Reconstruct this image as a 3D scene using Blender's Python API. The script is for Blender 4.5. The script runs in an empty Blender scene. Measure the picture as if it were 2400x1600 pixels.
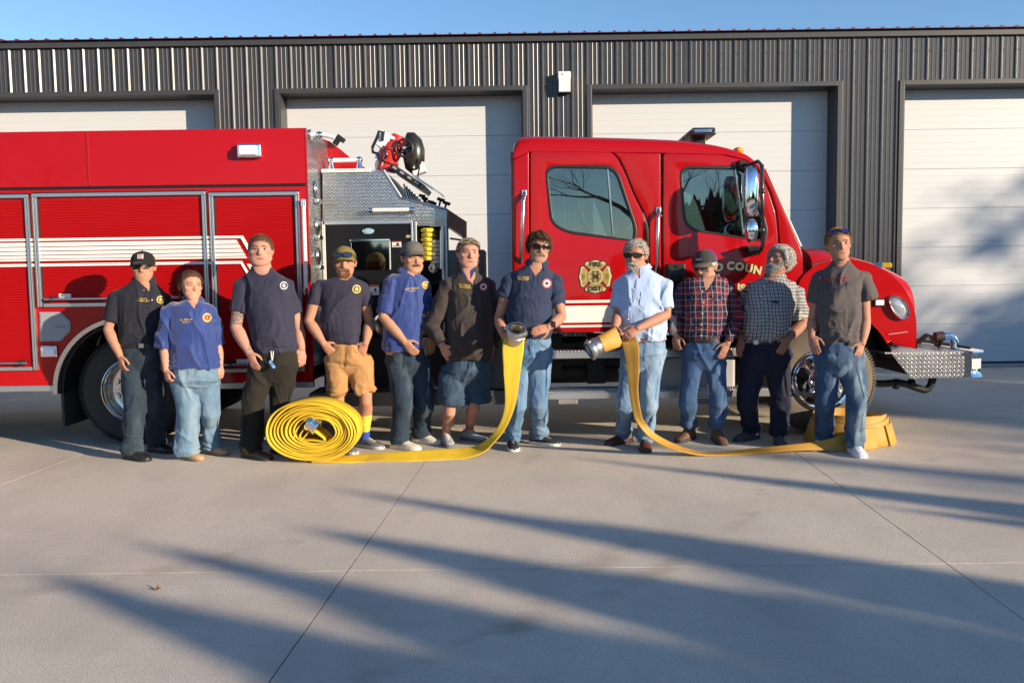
import bpy, bmesh, math, random
import numpy as np
from mathutils import Vector, Matrix, Quaternion
from mathutils.bvhtree import BVHTree

random.seed(7); RNG = np.random.default_rng(7)
R = math.radians; PI = math.pi
scene = bpy.context.scene
COL = scene.collection

# ------------------------------------------------------------ camera, sky, sun, exposure
FPX, CAMH = 1990.0, 1.52            # focal length in 2400-px photo pixels, eye height
cam = bpy.data.cameras.new("camera"); cam.sensor_width = 36.0
cam.lens = FPX / 2400.0 * 36.0; cam.clip_start = 0.05; cam.clip_end = 3000
camo = bpy.data.objects.new("camera", cam); COL.objects.link(camo)
CROT = Matrix.Rotation(PI/2 - R(4.3), 3, 'X') @ Matrix.Rotation(R(-0.8), 3, 'Z')
camo.matrix_world = Matrix.Translation((0, 0, CAMH)) @ CROT.to_4x4()
scene.camera = camo

SUN_AZ, SUN_EL = R(57), R(13.0)     # azimuth from the wall normal (behind the camera) towards picture right
SUND = Vector((math.sin(SUN_AZ)*math.cos(SUN_EL), -math.cos(SUN_AZ)*math.cos(SUN_EL), math.sin(SUN_EL)))
world = bpy.data.worlds.new("World"); scene.world = world; world.use_nodes = True
wn = world.node_tree; wn.nodes.clear()
sky = wn.nodes.new('ShaderNodeTexSky'); sky.sky_type = 'NISHITA'; sky.sun_disc = False
sky.sun_elevation = SUN_EL; sky.sun_rotation = math.atan2(SUND.x, SUND.y)
sky.air_density = 1.0; sky.dust_density = 0.0; sky.ozone_density = 3.6; sky.altitude = 200
bgn = wn.nodes.new('ShaderNodeBackground'); bgn.inputs['Strength'].default_value = 0.115
wo = wn.nodes.new('ShaderNodeOutputWorld')
wn.links.new(sky.outputs[0], bgn.inputs[0]); wn.links.new(bgn.outputs[0], wo.inputs[0])
sun = bpy.data.lights.new("sun", 'SUN'); sun.energy = 5.0; sun.angle = R(0.53); sun.color = (1.0, 0.82, 0.60)
suno = bpy.data.objects.new("sun", sun); COL.objects.link(suno)
suno.rotation_euler = (-SUND).to_track_quat('-Z', 'Y').to_euler(); suno.location = SUND*40
vs = scene.view_settings; vs.view_transform = 'Standard'; vs.look = 'None'; vs.gamma = 1.0; vs.exposure = 0.92
scene.render.engine = 'CYCLES'
scene.cycles.max_bounces = 6; scene.cycles.transparent_max_bounces = 12

# ------------------------------------------------------------ photo pixel (2400 x 1600) -> point at a real depth
def ray(px, py): return CROT @ Vector(((px-1200)/FPX, -(py-800)/FPX, -1.0))
def W(px, py, Y):
    d = ray(px, py); t = Y/d.y; return Vector((d.x*t, Y, CAMH + d.z*t))
def G(px, py, z=0.0):
    d = ray(px, py); t = (z-CAMH)/d.z; return Vector((d.x*t, d.y*t, z))
CINV = CROT.transposed()
def PX(v):
    q = CINV @ (Vector(v) - Vector((0, 0, CAMH))); return (1200 + FPX*q.x/-q.z, 800 - FPX*q.y/-q.z)
CNP = np.array(CINV)
def PXn(V):
    q = (V - np.array([0, 0, CAMH])) @ CNP.T
    return np.stack([1200 + FPX*q[:, 0]/-q[:, 2], 800 - FPX*q[:, 1]/-q[:, 2]], 1)

# ------------------------------------------------------------ numpy value noise
_T = RNG.random((64, 64, 64)).astype(np.float32)
def vnoise(p):
    p = np.asarray(p, dtype=np.float64); i = np.floor(p).astype(int); f = p - i; f = f*f*(3-2*f)
    def g(a, b, c): return _T[(i[:, 0]+a) & 63, (i[:, 1]+b) & 63, (i[:, 2]+c) & 63]
    x, y, z = f[:, 0], f[:, 1], f[:, 2]
    v0 = (g(0,0,0)*(1-x)+g(1,0,0)*x)*(1-y)+(g(0,1,0)*(1-x)+g(1,1,0)*x)*y
    v1 = (g(0,0,1)*(1-x)+g(1,0,1)*x)*(1-y)+(g(0,1,1)*(1-x)+g(1,1,1)*x)*y
    return v0*(1-z)+v1*z

# ------------------------------------------------------------ materials
MATS = {}
def nt(m): return m.node_tree.nodes, m.node_tree.links
def M(name, col=(.5,.5,.5), rough=.5, metal=0.0, var=0.0, vs_=6.0, bump=0.0, bs=120.0, coat=0.0, spec=.5, sheen=0.0, trans=0.0,
      emit=None, var2=None, wrinkle=0.0, wst=(1,1,.55), stretch=(1,1,1), attr=None, coords='Object', sss=0.0, bdist=.004):
    if name in MATS: return MATS[name]
    m = bpy.data.materials.new(name); m.use_nodes = True; N, L = nt(m)
    b = N['Principled BSDF']; b.inputs['Base Color'].default_value = (*col, 1); b.inputs['Roughness'].default_value = rough
    b.inputs['Metallic'].default_value = metal; b.inputs['Specular IOR Level'].default_value = spec
    b.inputs['Coat Weight'].default_value = coat; b.inputs['Coat Roughness'].default_value = .04
    b.inputs['Sheen Weight'].default_value = sheen; b.inputs['Transmission Weight'].default_value = trans
    if sss: b.inputs['Subsurface Weight'].default_value = sss; b.inputs['Subsurface Radius'].default_value = (.012,.005,.003); b.inputs['Subsurface Scale'].default_value = 1.0
    if emit: b.inputs['Emission Color'].default_value = (*emit[:3], 1); b.inputs['Emission Strength'].default_value = emit[3]
    if var or bump or attr or wrinkle:
        tc = N.new('ShaderNodeTexCoord'); mp = N.new('ShaderNodeMapping'); mp.inputs['Scale'].default_value = stretch
        L.new(tc.outputs[coords], mp.inputs[0])
    src = None
    if attr:
        a = N.new('ShaderNodeAttribute'); a.attribute_name = attr; src = a.outputs['Color']
        L.new(src, b.inputs['Base Color'])
    if var:
        n = N.new('ShaderNodeTexNoise'); n.inputs['Scale'].default_value = vs_; n.inputs['Detail'].default_value = 6; n.inputs['Roughness'].default_value = .65
        L.new(mp.outputs[0], n.inputs['Vector'])
        r = N.new('ShaderNodeMapRange'); r.inputs[1].default_value = .25; r.inputs[2].default_value = .75
        r.inputs[3].default_value = 1-var; r.inputs[4].default_value = 1+var
        L.new(n.outputs['Fac'], r.inputs[0])
        mx = N.new('ShaderNodeMix'); mx.data_type = 'RGBA'; mx.blend_type = 'MULTIPLY'; mx.inputs[0].default_value = 1
        if src: L.new(src, mx.inputs[6])
        else: mx.inputs[6].default_value = (*col, 1)
        L.new(r.outputs[0], mx.inputs[7]); out = mx.outputs[2]
        if var2:
            n2 = N.new('ShaderNodeTexNoise'); n2.inputs['Scale'].default_value = var2[1]; n2.inputs['Detail'].default_value = 3
            L.new(mp.outputs[0], n2.inputs['Vector'])
            r2 = N.new('ShaderNodeMapRange'); r2.inputs[1].default_value = var2[2]; r2.inputs[2].default_value = var2[3]; L.new(n2.outputs['Fac'], r2.inputs[0])
            m2 = N.new('ShaderNodeMix'); m2.data_type = 'RGBA'; L.new(r2.outputs[0], m2.inputs[0]); L.new(out, m2.inputs[6]); m2.inputs[7].default_value = (*var2[0], 1)
            out = m2.outputs[2]
        L.new(out, b.inputs['Base Color'])
    if bump:
        n3 = N.new('ShaderNodeTexNoise'); n3.inputs['Scale'].default_value = bs; n3.inputs['Detail'].default_value = 4
        L.new(mp.outputs[0], n3.inputs['Vector'])
        bp = N.new('ShaderNodeBump'); bp.inputs['Strength'].default_value = bump; bp.inputs['Distance'].default_value = bdist
        L.new(n3.outputs['Fac'], bp.inputs['Height']); L.new(bp.outputs[0], b.inputs['Normal'])
    if wrinkle:
        m2 = N.new('ShaderNodeMapping'); m2.inputs['Scale'].default_value = wst; m2.inputs['Rotation'].default_value = (0, .5, .3); L.new(tc.outputs[coords], m2.inputs[0])
        nw = N.new('ShaderNodeTexNoise'); nw.noise_type = 'RIDGED_MULTIFRACTAL'; nw.inputs['Scale'].default_value = 9; nw.inputs['Detail'].default_value = 2.5; nw.inputs['Distortion'].default_value = .9; nw.inputs['Roughness'].default_value = .45
        L.new(m2.outputs[0], nw.inputs['Vector']); b2 = N.new('ShaderNodeBump'); b2.inputs['Strength'].default_value = wrinkle; b2.inputs['Distance'].default_value = .018
        L.new(nw.outputs['Fac'], b2.inputs['Height'])
        if bump: L.new(bp.outputs[0], b2.inputs['Normal'])
        L.new(b2.outputs[0], b.inputs['Normal'])
    MATS[name] = m; return m

def math_node(N, L, op, a, b=None, c=None):
    n = N.new('ShaderNodeMath'); n.operation = op
    for i, v in enumerate((a, b, c)):
        if v is None: continue
        if isinstance(v, (int, float)): n.inputs[i].default_value = v
        else: L.new(v, n.inputs[i])
    return n.outputs[0]

def diamond_mat(name, col=(.62,.63,.64), pitch=.034, axes='XZ', rough=.28):
    """tread plate: raised lugs turned +45/-45 degrees in alternate cells"""
    m = bpy.data.materials.new(name); m.use_nodes = True; N, L = nt(m); b = N['Principled BSDF']
    b.inputs['Base Color'].default_value = (*col, 1); b.inputs['Metallic'].default_value = .92; b.inputs['Roughness'].default_value = rough
    tc = N.new('ShaderNodeTexCoord'); sp = N.new('ShaderNodeSeparateXYZ'); L.new(tc.outputs['Object'], sp.inputs[0])
    o = {'X': 0, 'Y': 1, 'Z': 2}
    u = math_node(N, L, 'MULTIPLY', sp.outputs[o[axes[0]]], 1/pitch); v = math_node(N, L, 'MULTIPLY', sp.outputs[o[axes[1]]], 1/pitch)
    def lug(ou, ov, s):
        a = math_node(N, L, 'SUBTRACT', math_node(N, L, 'FRACT', math_node(N, L, 'ADD', u, ou)), .5)
        c = math_node(N, L, 'SUBTRACT', math_node(N, L, 'FRACT', math_node(N, L, 'ADD', v, ov)), .5)
        p = math_node(N, L, 'MULTIPLY', math_node(N, L, 'ADD', a, math_node(N, L, 'MULTIPLY', c, s)), .7071)
        q = math_node(N, L, 'MULTIPLY', math_node(N, L, 'SUBTRACT', c, math_node(N, L, 'MULTIPLY', a, s)), .7071)
        e = math_node(N, L, 'ADD', math_node(N, L, 'POWER', math_node(N, L, 'DIVIDE', p, .40), 2), math_node(N, L, 'POWER', math_node(N, L, 'DIVIDE', q, .115), 2))
        r = N.new('ShaderNodeMapRange'); r.interpolation_type = 'SMOOTHSTEP'; r.inputs[1].default_value = 1.25; r.inputs[2].default_value = .2
        L.new(e, r.inputs[0]); return r.outputs[0]
    h = math_node(N, L, 'MAXIMUM', lug(0, 0, 1), lug(.5, .5, -1))
    cm = N.new('ShaderNodeMix'); cm.data_type = 'RGBA'; L.new(h, cm.inputs[0]); cm.inputs[6].default_value = (*[c*.62 for c in col], 1); cm.inputs[7].default_value = (*[min(1, c*1.35) for c in col], 1); L.new(cm.outputs[2], b.inputs['Base Color'])
    bp = N.new('ShaderNodeBump'); bp.inputs['Strength'].default_value = 1; bp.inputs['Distance'].default_value = .016
    L.new(h, bp.inputs['Height']); L.new(bp.outputs[0], b.inputs['Normal'])
    n = N.new('ShaderNodeTexNoise'); n.inputs['Scale'].default_value = 9; n.inputs['Detail'].default_value = 5; L.new(tc.outputs['Object'], n.inputs['Vector'])
    r = N.new('ShaderNodeMapRange'); r.inputs[3].default_value = rough*.8; r.inputs[4].default_value = rough*1.5; L.new(n.outputs['Fac'], r.inputs[0]); L.new(r.outputs[0], b.inputs['Roughness'])
    MATS[name] = m; return m

def glass_mat(name, tint=(.75,.85,.82), fac=.8):
    m = bpy.data.materials.new(name); m.use_nodes = True; N, L = nt(m); N.remove(N['Principled BSDF'])
    tr = N.new('ShaderNodeBsdfTransparent'); tr.inputs[0].default_value = (*tint, 1)
    gl = N.new('ShaderNodeBsdfGlossy'); gl.inputs['Roughness'].default_value = .01
    fr = N.new('ShaderNodeFresnel'); fr.inputs[0].default_value = 1.52
    r = math_node(N, L, 'MULTIPLY_ADD', fr.outputs[0], 1.0, .12)
    mx = N.new('ShaderNodeMixShader'); L.new(r, mx.inputs[0]); L.new(tr.outputs[0], mx.inputs[1]); L.new(gl.outputs[0], mx.inputs[2])
    L.new(mx.outputs[0], N['Material Output'].inputs[0]); MATS[name] = m; return m

# ------------------------------------------------------------ scene objects
def root_loc(o):
    while o.parent: o = o.parent
    return o.location
def thing(name, label, cat, loc=(0, 0, 0), group=None):
    o = bpy.data.objects.new(name, None); COL.objects.link(o); o.location = loc; o.empty_display_size = .1
    o["label"] = label; o["category"] = cat
    if group: o["group"] = group
    return o
def link(name, me, parent=None, label=None, cat=None, kind=None, group=None):
    o = bpy.data.objects.new(name, me); COL.objects.link(o)
    if parent: o.parent = parent
    for k, v in (("label", label), ("category", cat), ("kind", kind), ("group", group)):
        if v: o[k] = v
    return o

class MB:
    """collects shapes (world metres) into one mesh"""
    def __init__(s): s.v = []; s.f = []; s.mi = []; s.m = 0
    def add(s, V, F):
        o = len(s.v); s.v.extend([tuple(p) for p in V]); s.f.extend([tuple(i+o for i in f) for f in F]); s.mi.extend([s.m]*len(F)); return s
    def box(s, lo, hi):
        x0, y0, z0 = lo; x1, y1, z1 = hi
        return s.add([(x0,y0,z0),(x1,y0,z0),(x1,y1,z0),(x0,y1,z0),(x0,y0,z1),(x1,y0,z1),(x1,y1,z1),(x0,y1,z1)],
              [(0,3,2,1),(4,5,6,7),(0,1,5,4),(1,2,6,5),(2,3,7,6),(3,0,4,7)])
    def obox(s, c, ax, ay, az):
        c, ax, ay, az = map(Vector, (c, ax, ay, az))
        V = [c+ax*i+ay*j+az*k for k in (-1, 1) for i, j in ((-1,-1),(1,-1),(1,1),(-1,1))]
        return s.add(V, [(0,3,2,1),(4,5,6,7),(0,1,5,4),(1,2,6,5),(2,3,7,6),(3,0,4,7)])
    def prism(s, poly, d):
        """poly: 3-D polygon, extruded by vector d"""
        n = len(poly); d = Vector(d); V = [Vector(p) for p in poly] + [Vector(p)+d for p in poly]
        F = [tuple(range(n)), tuple(range(2*n-1, n-1, -1))] + [(i, n+i, n+(i+1) % n, (i+1) % n) for i in range(n)]
        return s.add(V, F)
    def loft(s, rings, cap=True, closed=False):
        n = len(rings[0]); V = [p for r in rings for p in r]; F = []; m = len(rings)
        for i in range(m if closed else m-1):
            a, b = i*n, ((i+1) % m)*n
            for j in range(n): k = (j+1) % n; F.append((a+j, a+k, b+k, b+j))
        if cap and not closed: F.append(tuple(range(n-1, -1, -1))); F.append(tuple(range((m-1)*n, m*n)))
        return s.add(V, F)
    def tube(s, pts, rad, n=10, cap=True, flat=1.0, ref=None):
        pts = [Vector(p) for p in pts]
        if isinstance(rad, (int, float)): rad = [rad]*len(pts)
        rings = []; u = None
        for i, p in enumerate(pts):
            t = (pts[min(i+1, len(pts)-1)] - pts[max(i-1, 0)])
            if t.length < 1e-9: t = Vector((0, 0, 1))
            t.normalize()
            if u is None:
                u = Vector(ref) if ref is not None else (Vector((0, 0, 1)) if abs(t.z) < .9 else Vector((1, 0, 0)))
            u = (u - t*u.dot(t))
            if u.length < 1e-6: u = t.orthogonal()
            u.normalize(); w = t.cross(u)
            rings.append([p + u*(rad[i]*math.cos(a)) + w*(rad[i]*flat*math.sin(a)) for a in [2*PI*k/n for k in range(n)]])
        return s.loft(rings, cap)
    def ell(s, c, r, nu=14, nv=9, rot=None):
        c = Vector(c); V = []; F = []
        for i in range(1, nv):
            th = PI*i/nv
            for j in range(nu):
                ph = 2*PI*j/nu; q = Vector((r[0]*math.sin(th)*math.cos(ph), r[1]*math.sin(th)*math.sin(ph), r[2]*math.cos(th)))
                V.append(c + (rot @ q if rot else q))
        t = Vector((0, 0, r[2])); V.append(c + (rot @ t if rot else t)); V.append(c - (rot @ t if rot else t)); a, b = len(V)-2, len(V)-1
        for i in range(nv-2):
            for j in range(nu): k = (j+1) % nu; F.append((i*nu+j, (i+1)*nu+j, (i+1)*nu+k, i*nu+k))
        for j in range(nu): k = (j+1) % nu; F.append((a, j, k)); F.append((b, (nv-2)*nu+k, (nv-2)*nu+j))
        return s.add(V, F)
    def lathe(s, c, axis, prof, n=28, cap=True):
        """prof: list of (radius, distance along axis)"""
        c = Vector(c); a = Vector(axis).normalized(); u = a.orthogonal().normalized(); w = a.cross(u)
        return s.loft([[c + a*h + (u*math.cos(2*PI*k/n) + w*math.sin(2*PI*k/n))*r for k in range(n)] for r, h in prof], cap)
    def mesh(s, name, mats, off=(0, 0, 0), smooth=None):
        me = bpy.data.meshes.new(name); o = Vector(off)
        me.from_pydata([Vector(p)-o for p in s.v], [], s.f)
        for m in (mats if isinstance(mats, (list, tuple)) else [mats]): me.materials.append(m)
        me.polygons.foreach_set('material_index', s.mi)
        bm = bmesh.new(); bm.from_mesh(me); bmesh.ops.recalc_face_normals(bm, faces=bm.faces); bm.to_mesh(me); bm.free()
        if smooth is not None:
            me.polygons.foreach_set('use_smooth', [True]*len(me.polygons)); me.set_sharp_from_angle(angle=R(smooth))
        me.update(); return me
    def build(s, name, mats, parent=None, smooth=None, bevel=0, seg=2, **kw):
        me = s.mesh(name, mats, root_loc(parent) if parent else (0, 0, 0), smooth)
        o = link(name, me, parent, **kw)
        if bevel:
            b = o.modifiers.new("bevel", 'BEVEL'); b.width = bevel; b.segments = seg; b.limit_method = 'ANGLE'; b.angle_limit = R(40); b.harden_normals = False
        return o
def box(name, lo, hi, mat, parent=None, bevel=.003, **kw): return MB().box(lo, hi).build(name, mat, parent, bevel=bevel, **kw)

def curve_panel(name, outlines, Y, thick, mat, parent, bevel=.006, res=3, smooth=40):
    """flat panel standing in the XZ plane with holes: outlines[0] outer, the others holes; front face at Y, thickness away from the camera"""
    cu = bpy.data.curves.new(name, 'CURVE'); cu.dimensions = '2D'; cu.fill_mode = 'BOTH'
    cu.extrude = max(thick/2 - bevel, .0005); cu.bevel_depth = bevel; cu.bevel_resolution = res; cu.offset = -bevel
    for pts in outlines:
        sp = cu.splines.new('POLY'); sp.points.add(len(pts)-1); sp.use_cyclic_u = True
        for i, p in enumerate(pts): sp.points[i].co = (p[0], p[1], 0, 1)
    tmp = bpy.data.objects.new("tmp", cu); COL.objects.link(tmp)
    dg = bpy.context.evaluated_depsgraph_get(); me = bpy.data.meshes.new_from_object(tmp.evaluated_get(dg)); bpy.data.objects.remove(tmp)
    o = root_loc(parent) if parent else Vector((0, 0, 0))
    for v in me.vertices: x, z, d = v.co; v.co = (x-o.x, Y+thick/2-d-o.y, z-o.z)
    bm = bmesh.new(); bm.from_mesh(me); bmesh.ops.remove_doubles(bm, verts=bm.verts, dist=1e-5); bmesh.ops.recalc_face_normals(bm, faces=bm.faces); bm.to_mesh(me); bm.free()
    me.materials.clear(); me.materials.append(mat)
    me.polygons.foreach_set('use_smooth', [True]*len(me.polygons)); me.set_sharp_from_angle(angle=R(smooth))
    return link(name, me, parent)

def smooth_poly(pts, n=4):
    """closed Catmull-Rom through 2-D points"""
    out = []; m = len(pts)
    for i in range(m):
        p0, p1, p2, p3 = [np.array(pts[(i+k-1) % m], float) for k in range(4)]
        for j in range(n):
            t = j/n; out.append(tuple(.5*((2*p1)+(-p0+p2)*t+(2*p0-5*p1+4*p2-p3)*t*t+(-p0+3*p1-3*p2+p3)*t**3)))
    return out
def spline(pts, n=6):
    """open Catmull-Rom through points of any dimension"""
    P = [np.array(p, float) for p in pts]; P = [2*P[0]-P[1]] + P + [2*P[-1]-P[-2]]; out = []
    for i in range(1, len(P)-2):
        for j in range(n):
            t = j/n; p0, p1, p2, p3 = P[i-1:i+3]
            out.append(.5*((2*p1)+(-p0+p2)*t+(2*p0-5*p1+4*p2-p3)*t*t+(-p0+3*p1-3*p2+p3)*t**3))
    out.append(P[-2]); return out
def round_poly(pts, r, n=5):
    """round the corners of a closed 2-D polygon; r: one radius or one per corner"""
    out = []; m = len(pts); rr = r if isinstance(r, (list, tuple)) else [r]*m
    for i in range(m):
        a, b, c = Vector(pts[i-1]), Vector(pts[i]), Vector(pts[(i+1) % m]); u = (a-b); w = (c-b)
        k = min(rr[i], u.length*.48, w.length*.48); p0 = b+u.normalized()*k; p2 = b+w.normalized()*k
        for j in range(n+1):
            t = j/n; q = p0*(1-t)**2 + b*2*t*(1-t) + p2*t*t; out.append((q.x, q.y))
    return out
def text_mesh(s, size, align='CENTER', extrude=0.0, shear=0.0, space=1.0, bold=0.0):
    cu = bpy.data.curves.new("text", 'FONT'); cu.body = s; cu.size = size; cu.align_x = align; cu.align_y = 'CENTER'
    cu.extrude = extrude; cu.shear = shear; cu.space_character = space; cu.offset = bold; cu.resolution_u = 3
    tmp = bpy.data.objects.new("tmp", cu); COL.objects.link(tmp)
    dg = bpy.context.evaluated_depsgraph_get(); me = bpy.data.meshes.new_from_object(tmp.evaluated_get(dg)); bpy.data.objects.remove(tmp)
    V = [tuple(v.co) for v in me.vertices]; F = [tuple(p.vertices) for p in me.polygons]; bpy.data.meshes.remove(me); return V, F
def flat_text(name, s, size, c, mat, parent, thick=.003, **kw):
    """lettering standing in the XZ plane, facing the camera side (-Y), centre c"""
    V, F = text_mesh(s, size, extrude=thick/2, **kw); c = Vector(c); mb = MB()
    mb.add([(c.x+x, c.y-z, c.z+y) for x, y, z in V], F); return mb.build(name, mat, parent)

# ------------------------------------------------------------ shared materials
RED = M("fire_red_paint", (.34,.0025,.0045), .22, coat=.42, spec=.16, var=.03, vs_=2)
REDS = M("fire_red_shutter", (.32,.0028,.0045), .36, coat=.06, spec=.15, var=.03, vs_=3)
WHITE = M("white_vinyl", (.74,.72,.68), .4, var=.03, vs_=9)
ALU = M("brushed_aluminium", (.62,.63,.64), .34, metal=.9, var=.08, vs_=20, stretch=(1,1,8))
CHROME = M("chrome", (.82,.83,.85), .06, metal=1.0)
STEEL = M("polished_steel", (.62,.62,.61), .2, metal=1.0, var=.06, vs_=12)
BLACK = M("black_plastic", (.012,.012,.013), .42)
BLACKG = M("black_gloss", (.010,.010,.012), .15, coat=.5)
RUBBER = M("tyre_rubber", (.030,.028,.026), .8, var=.25, vs_=14, bump=.3, bs=90)
FRAME = M("chassis_black", (.009,.009,.010), .6, var=.3, vs_=9)
DIA = diamond_mat("tread_plate"); DIAS = diamond_mat("tread_plate_side", axes='YZ'); DIAT = diamond_mat("tread_plate_top", axes='XY', rough=.34)
DIAK = diamond_mat("dark_tread_plate", col=(.20,.20,.20), axes='XZ', rough=.4)
GLASS = glass_mat("cab_glass", (.55,.66,.63)); LENS = M("lamp_lens", (.86,.87,.9), .12, var=.12, vs_=60, bump=.5, bs=90)
GOLD = M("gold_leaf", (.72,.50,.16), .32, metal=.75, var=.25, vs_=40)
HANDRAIL = M("ribbed_handrail", (.78,.77,.74), .35, metal=.2)

# ============================================================ GROUND
def ground_mat():
    m = bpy.data.materials.new("broomed_concrete"); m.use_nodes = True; N, L = nt(m); b = N['Principled BSDF']
    tc = N.new('ShaderNodeTexCoord')
    def noise(sc, det, rough=.6, st=(1,1,1), rot=0):
        mp = N.new('ShaderNodeMapping'); mp.inputs['Scale'].default_value = st; mp.inputs['Rotation'].default_value = (0, 0, rot); L.new(tc.outputs['Object'], mp.inputs[0])
        n = N.new('ShaderNodeTexNoise'); n.inputs['Scale'].default_value = sc; n.inputs['Detail'].default_value = det; n.inputs['Roughness'].default_value = rough
        L.new(mp.outputs[0], n.inputs['Vector']); return n.outputs['Fac']
    def rng(x, a, c, lo, hi):
        r = N.new('ShaderNodeMapRange'); r.inputs[1].default_value = a; r.inputs[2].default_value = c; r.inputs[3].default_value = lo; r.inputs[4].default_value = hi; L.new(x, r.inputs[0]); return r.outputs[0]
    def mul(col, fac, c2):
        x = N.new('ShaderNodeMix'); x.data_type = 'RGBA'; L.new(fac, x.inputs[0])
        if isinstance(col, tuple): x.inputs[6].default_value = (*col, 1)
        else: L.new(col, x.inputs[6])
        x.inputs[7].default_value = (*c2, 1); return x.outputs[2]
    c = mul((.62,.545,.445), rng(noise(.7, 5, .62, (1,.45,1), .5), .42, .66, 0, .85), (.43,.375,.32))      # broad brownish water stains
    c = mul(c, rng(noise(1.6, 6, .7, (.5,1.4,1), .35), .5, .72, 0, .7), (.63,.57,.49))
    c = mul(c, rng(noise(5, 6, .75), .56, .78, 0, .45), (.33,.29,.25))
    c = mul(c, rng(noise(34, 4, .8), .50, .72, 0, .42), (.40,.36,.31)); c = mul(c, rng(noise(90, 3, .7), .50, .74, 0, .75), (.27,.25,.23))
    c = mul(c, rng(noise(260, 2, .6), .5, .75, 0, .6), (.70,.65,.58))
    for cx_, cy_, r_, wd in ((-4.6, 8.6, 5.0, .11), (-4.4, 8.9, 6.9, .10), (5.6, 1.0, 6.2, .12)):      # faint tyre scuffs
        vd = N.new('ShaderNodeVectorMath'); vd.operation = 'DISTANCE'; L.new(tc.outputs['Object'], vd.inputs[0]); vd.inputs[1].default_value = (cx_, cy_, 0)
        dd = math_node(N, L, 'ABSOLUTE', math_node(N, L, 'SUBTRACT', vd.outputs['Value'], r_)); k_ = rng(dd, wd*.3, wd, .42, 0); k2 = math_node(N, L, 'MULTIPLY', k_, rng(noise(1.3, 4, .7), .48, .62, 0, 1)); c = mul(c, k2, (.30,.235,.18))
    L.new(c, b.inputs['Base Color']); b.inputs['Roughness'].default_value = .9; b.inputs['Specular IOR Level'].default_value = .25
    h1 = noise(300, 3, .6, (1,.22,1), .05); h2 = noise(110, 4, .7); h3 = noise(6, 4, .6)
    hh = math_node(N, L, 'ADD', math_node(N, L, 'MULTIPLY', h1, .5), math_node(N, L, 'ADD', math_node(N, L, 'MULTIPLY', h2, .8), math_node(N, L, 'MULTIPLY', h3, .5)))
    bp = N.new('ShaderNodeBump'); bp.inputs['Strength'].default_value = .9; bp.inputs['Distance'].default_value = .006; L.new(hh, bp.inputs['Height']); L.new(bp.outputs[0], b.inputs['Normal'])
    MATS["conc"] = m; return m
CONC = ground_mat()
EARTH = M("dry_winter_lawn", (.13,.115,.06), .95, var=.35, vs_=3, bump=.6, bs=30)
MB().add([(-900,-900,-.06),(900,-900,-.06),(900,900,-.06),(-900,900,-.06)], [(0,1,2,3)]).build("ground", EARTH, kind="structure")
apron = bpy.data.objects.new("pavement", None); COL.objects.link(apron); apron["kind"] = "structure"; apron["label"] = "pale broomed concrete apron with saw-cut joints in front of the station"
JX = [-3.98 + 3.135*i for i in range(-4, 7)]; JY = [-12.0, -8.4, -4.1, .05, 4.35, 8.7, 13.36]; SK = .052
for j in range(len(JY)-1):
    for i in range(len(JX)-1):
        g = .0035
        def P(ix, jy, sx, sy): y = JY[jy] + sy*g; return (JX[ix] + SK*(y-5) + sx*g, y - .006*JX[ix])
        q = [P(i, j, 1, 1), P(i+1, j, -1, 1), P(i+1, j+1, -1, -1), P(i, j+1, 1, -1)]
        MB().prism([(x, y, -.05) for x, y in q], (0, 0, .05)).build("concrete_slab", CONC, apron)
box("joint_filler", (-22, -13, -.058), (22, 13.4, -.018), M("joint_filler", (.035,.032,.03), .9), apron, bevel=0)
box("station_floor", (-14, 13.40, -.05), (14, 27, .02), M("floor_concrete", (.3,.29,.28), .8), apron, bevel=0)

# ============================================================ FIRE STATION
YW = 13.40
SIDING = M("charcoal_siding", (.045,.045,.049), .34, var=.10, vs_=2.5, spec=.5, metal=.15)
TRIMM = M("charcoal_trim", (.042,.041,.043), .42, var=.08, vs_=4, spec=.5)
ROOFM = M("maroon_roof_steel", (.11,.022,.030), .4, spec=.5, var=.1, vs_=4)
st = thing("fire_station", "charcoal ribbed metal fire station with white overhead doors behind the truck", "building", (0, YW, 0))
ZE, ZD = 5.14, 4.40            # eave line, door head
DOORS = [(-8.30, -4.555), (-3.545, .215), (1.285, 5.09), (6.125, 9.90)]
DEPTH = .36
def siding(x0, x1, z0, z1):
    """ribbed sheet: big trapezoid ribs every 0.229 m, two low ribs between, standing off the wall"""
    pts = []; P = .2286
    k0 = math.floor(x0/P) - 1
    prof = [(0, 0), (.020, -.019), (.038, -.019), (.058, 0), (.098, 0), (.105, -.004), (.119, -.004), (.126, 0), (.163, 0), (.170, -.004), (.184, -.004), (.191, 0)]
    for k in range(k0, k0+int((x1-x0)/P)+4):
        for dx, dy in prof:
            x = k*P + dx + .04
            if x0+.0005 < x < x1-.0005: pts.append((x, dy))
    pts = [(x0, 0)] + pts + [(x1, 0)]; n = len(pts)
    V = [(x, YW+d, z0) for x, d in pts] + [(x, YW+d, z1) for x, d in pts] + [(x0, YW+.03, z0), (x1, YW+.03, z0), (x0, YW+.03, z1), (x1, YW+.03, z1)]
    F = [(i, i+1, n+i+1, n+i) for i in range(n-1)] + [(2*n, 2*n+2, n, 0), (2*n+1, n-1, 2*n-1, 2*n+3)]
    mb = MB(); mb.add(V, F); return mb.build("siding_panel", SIDING, st)
def siding_run(x0, x1, z0, z1):
    Wp = .9144; k = math.floor(x0/Wp)
    while k*Wp < x1:
        a, b_ = max(x0, k*Wp), min(x1, (k+1)*Wp)
        if b_-a > .01: siding(a, b_-.0015, z0, z1)
        k += 1
xs = [-10.6] + [v for d in DOORS for v in d] + [11.2]
for i in range(0, len(xs), 2): siding_run(xs[i], xs[i+1], .03, ZE)
for a, b_ in DOORS: siding_run(a, b_, ZD+.075, ZE)
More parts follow.
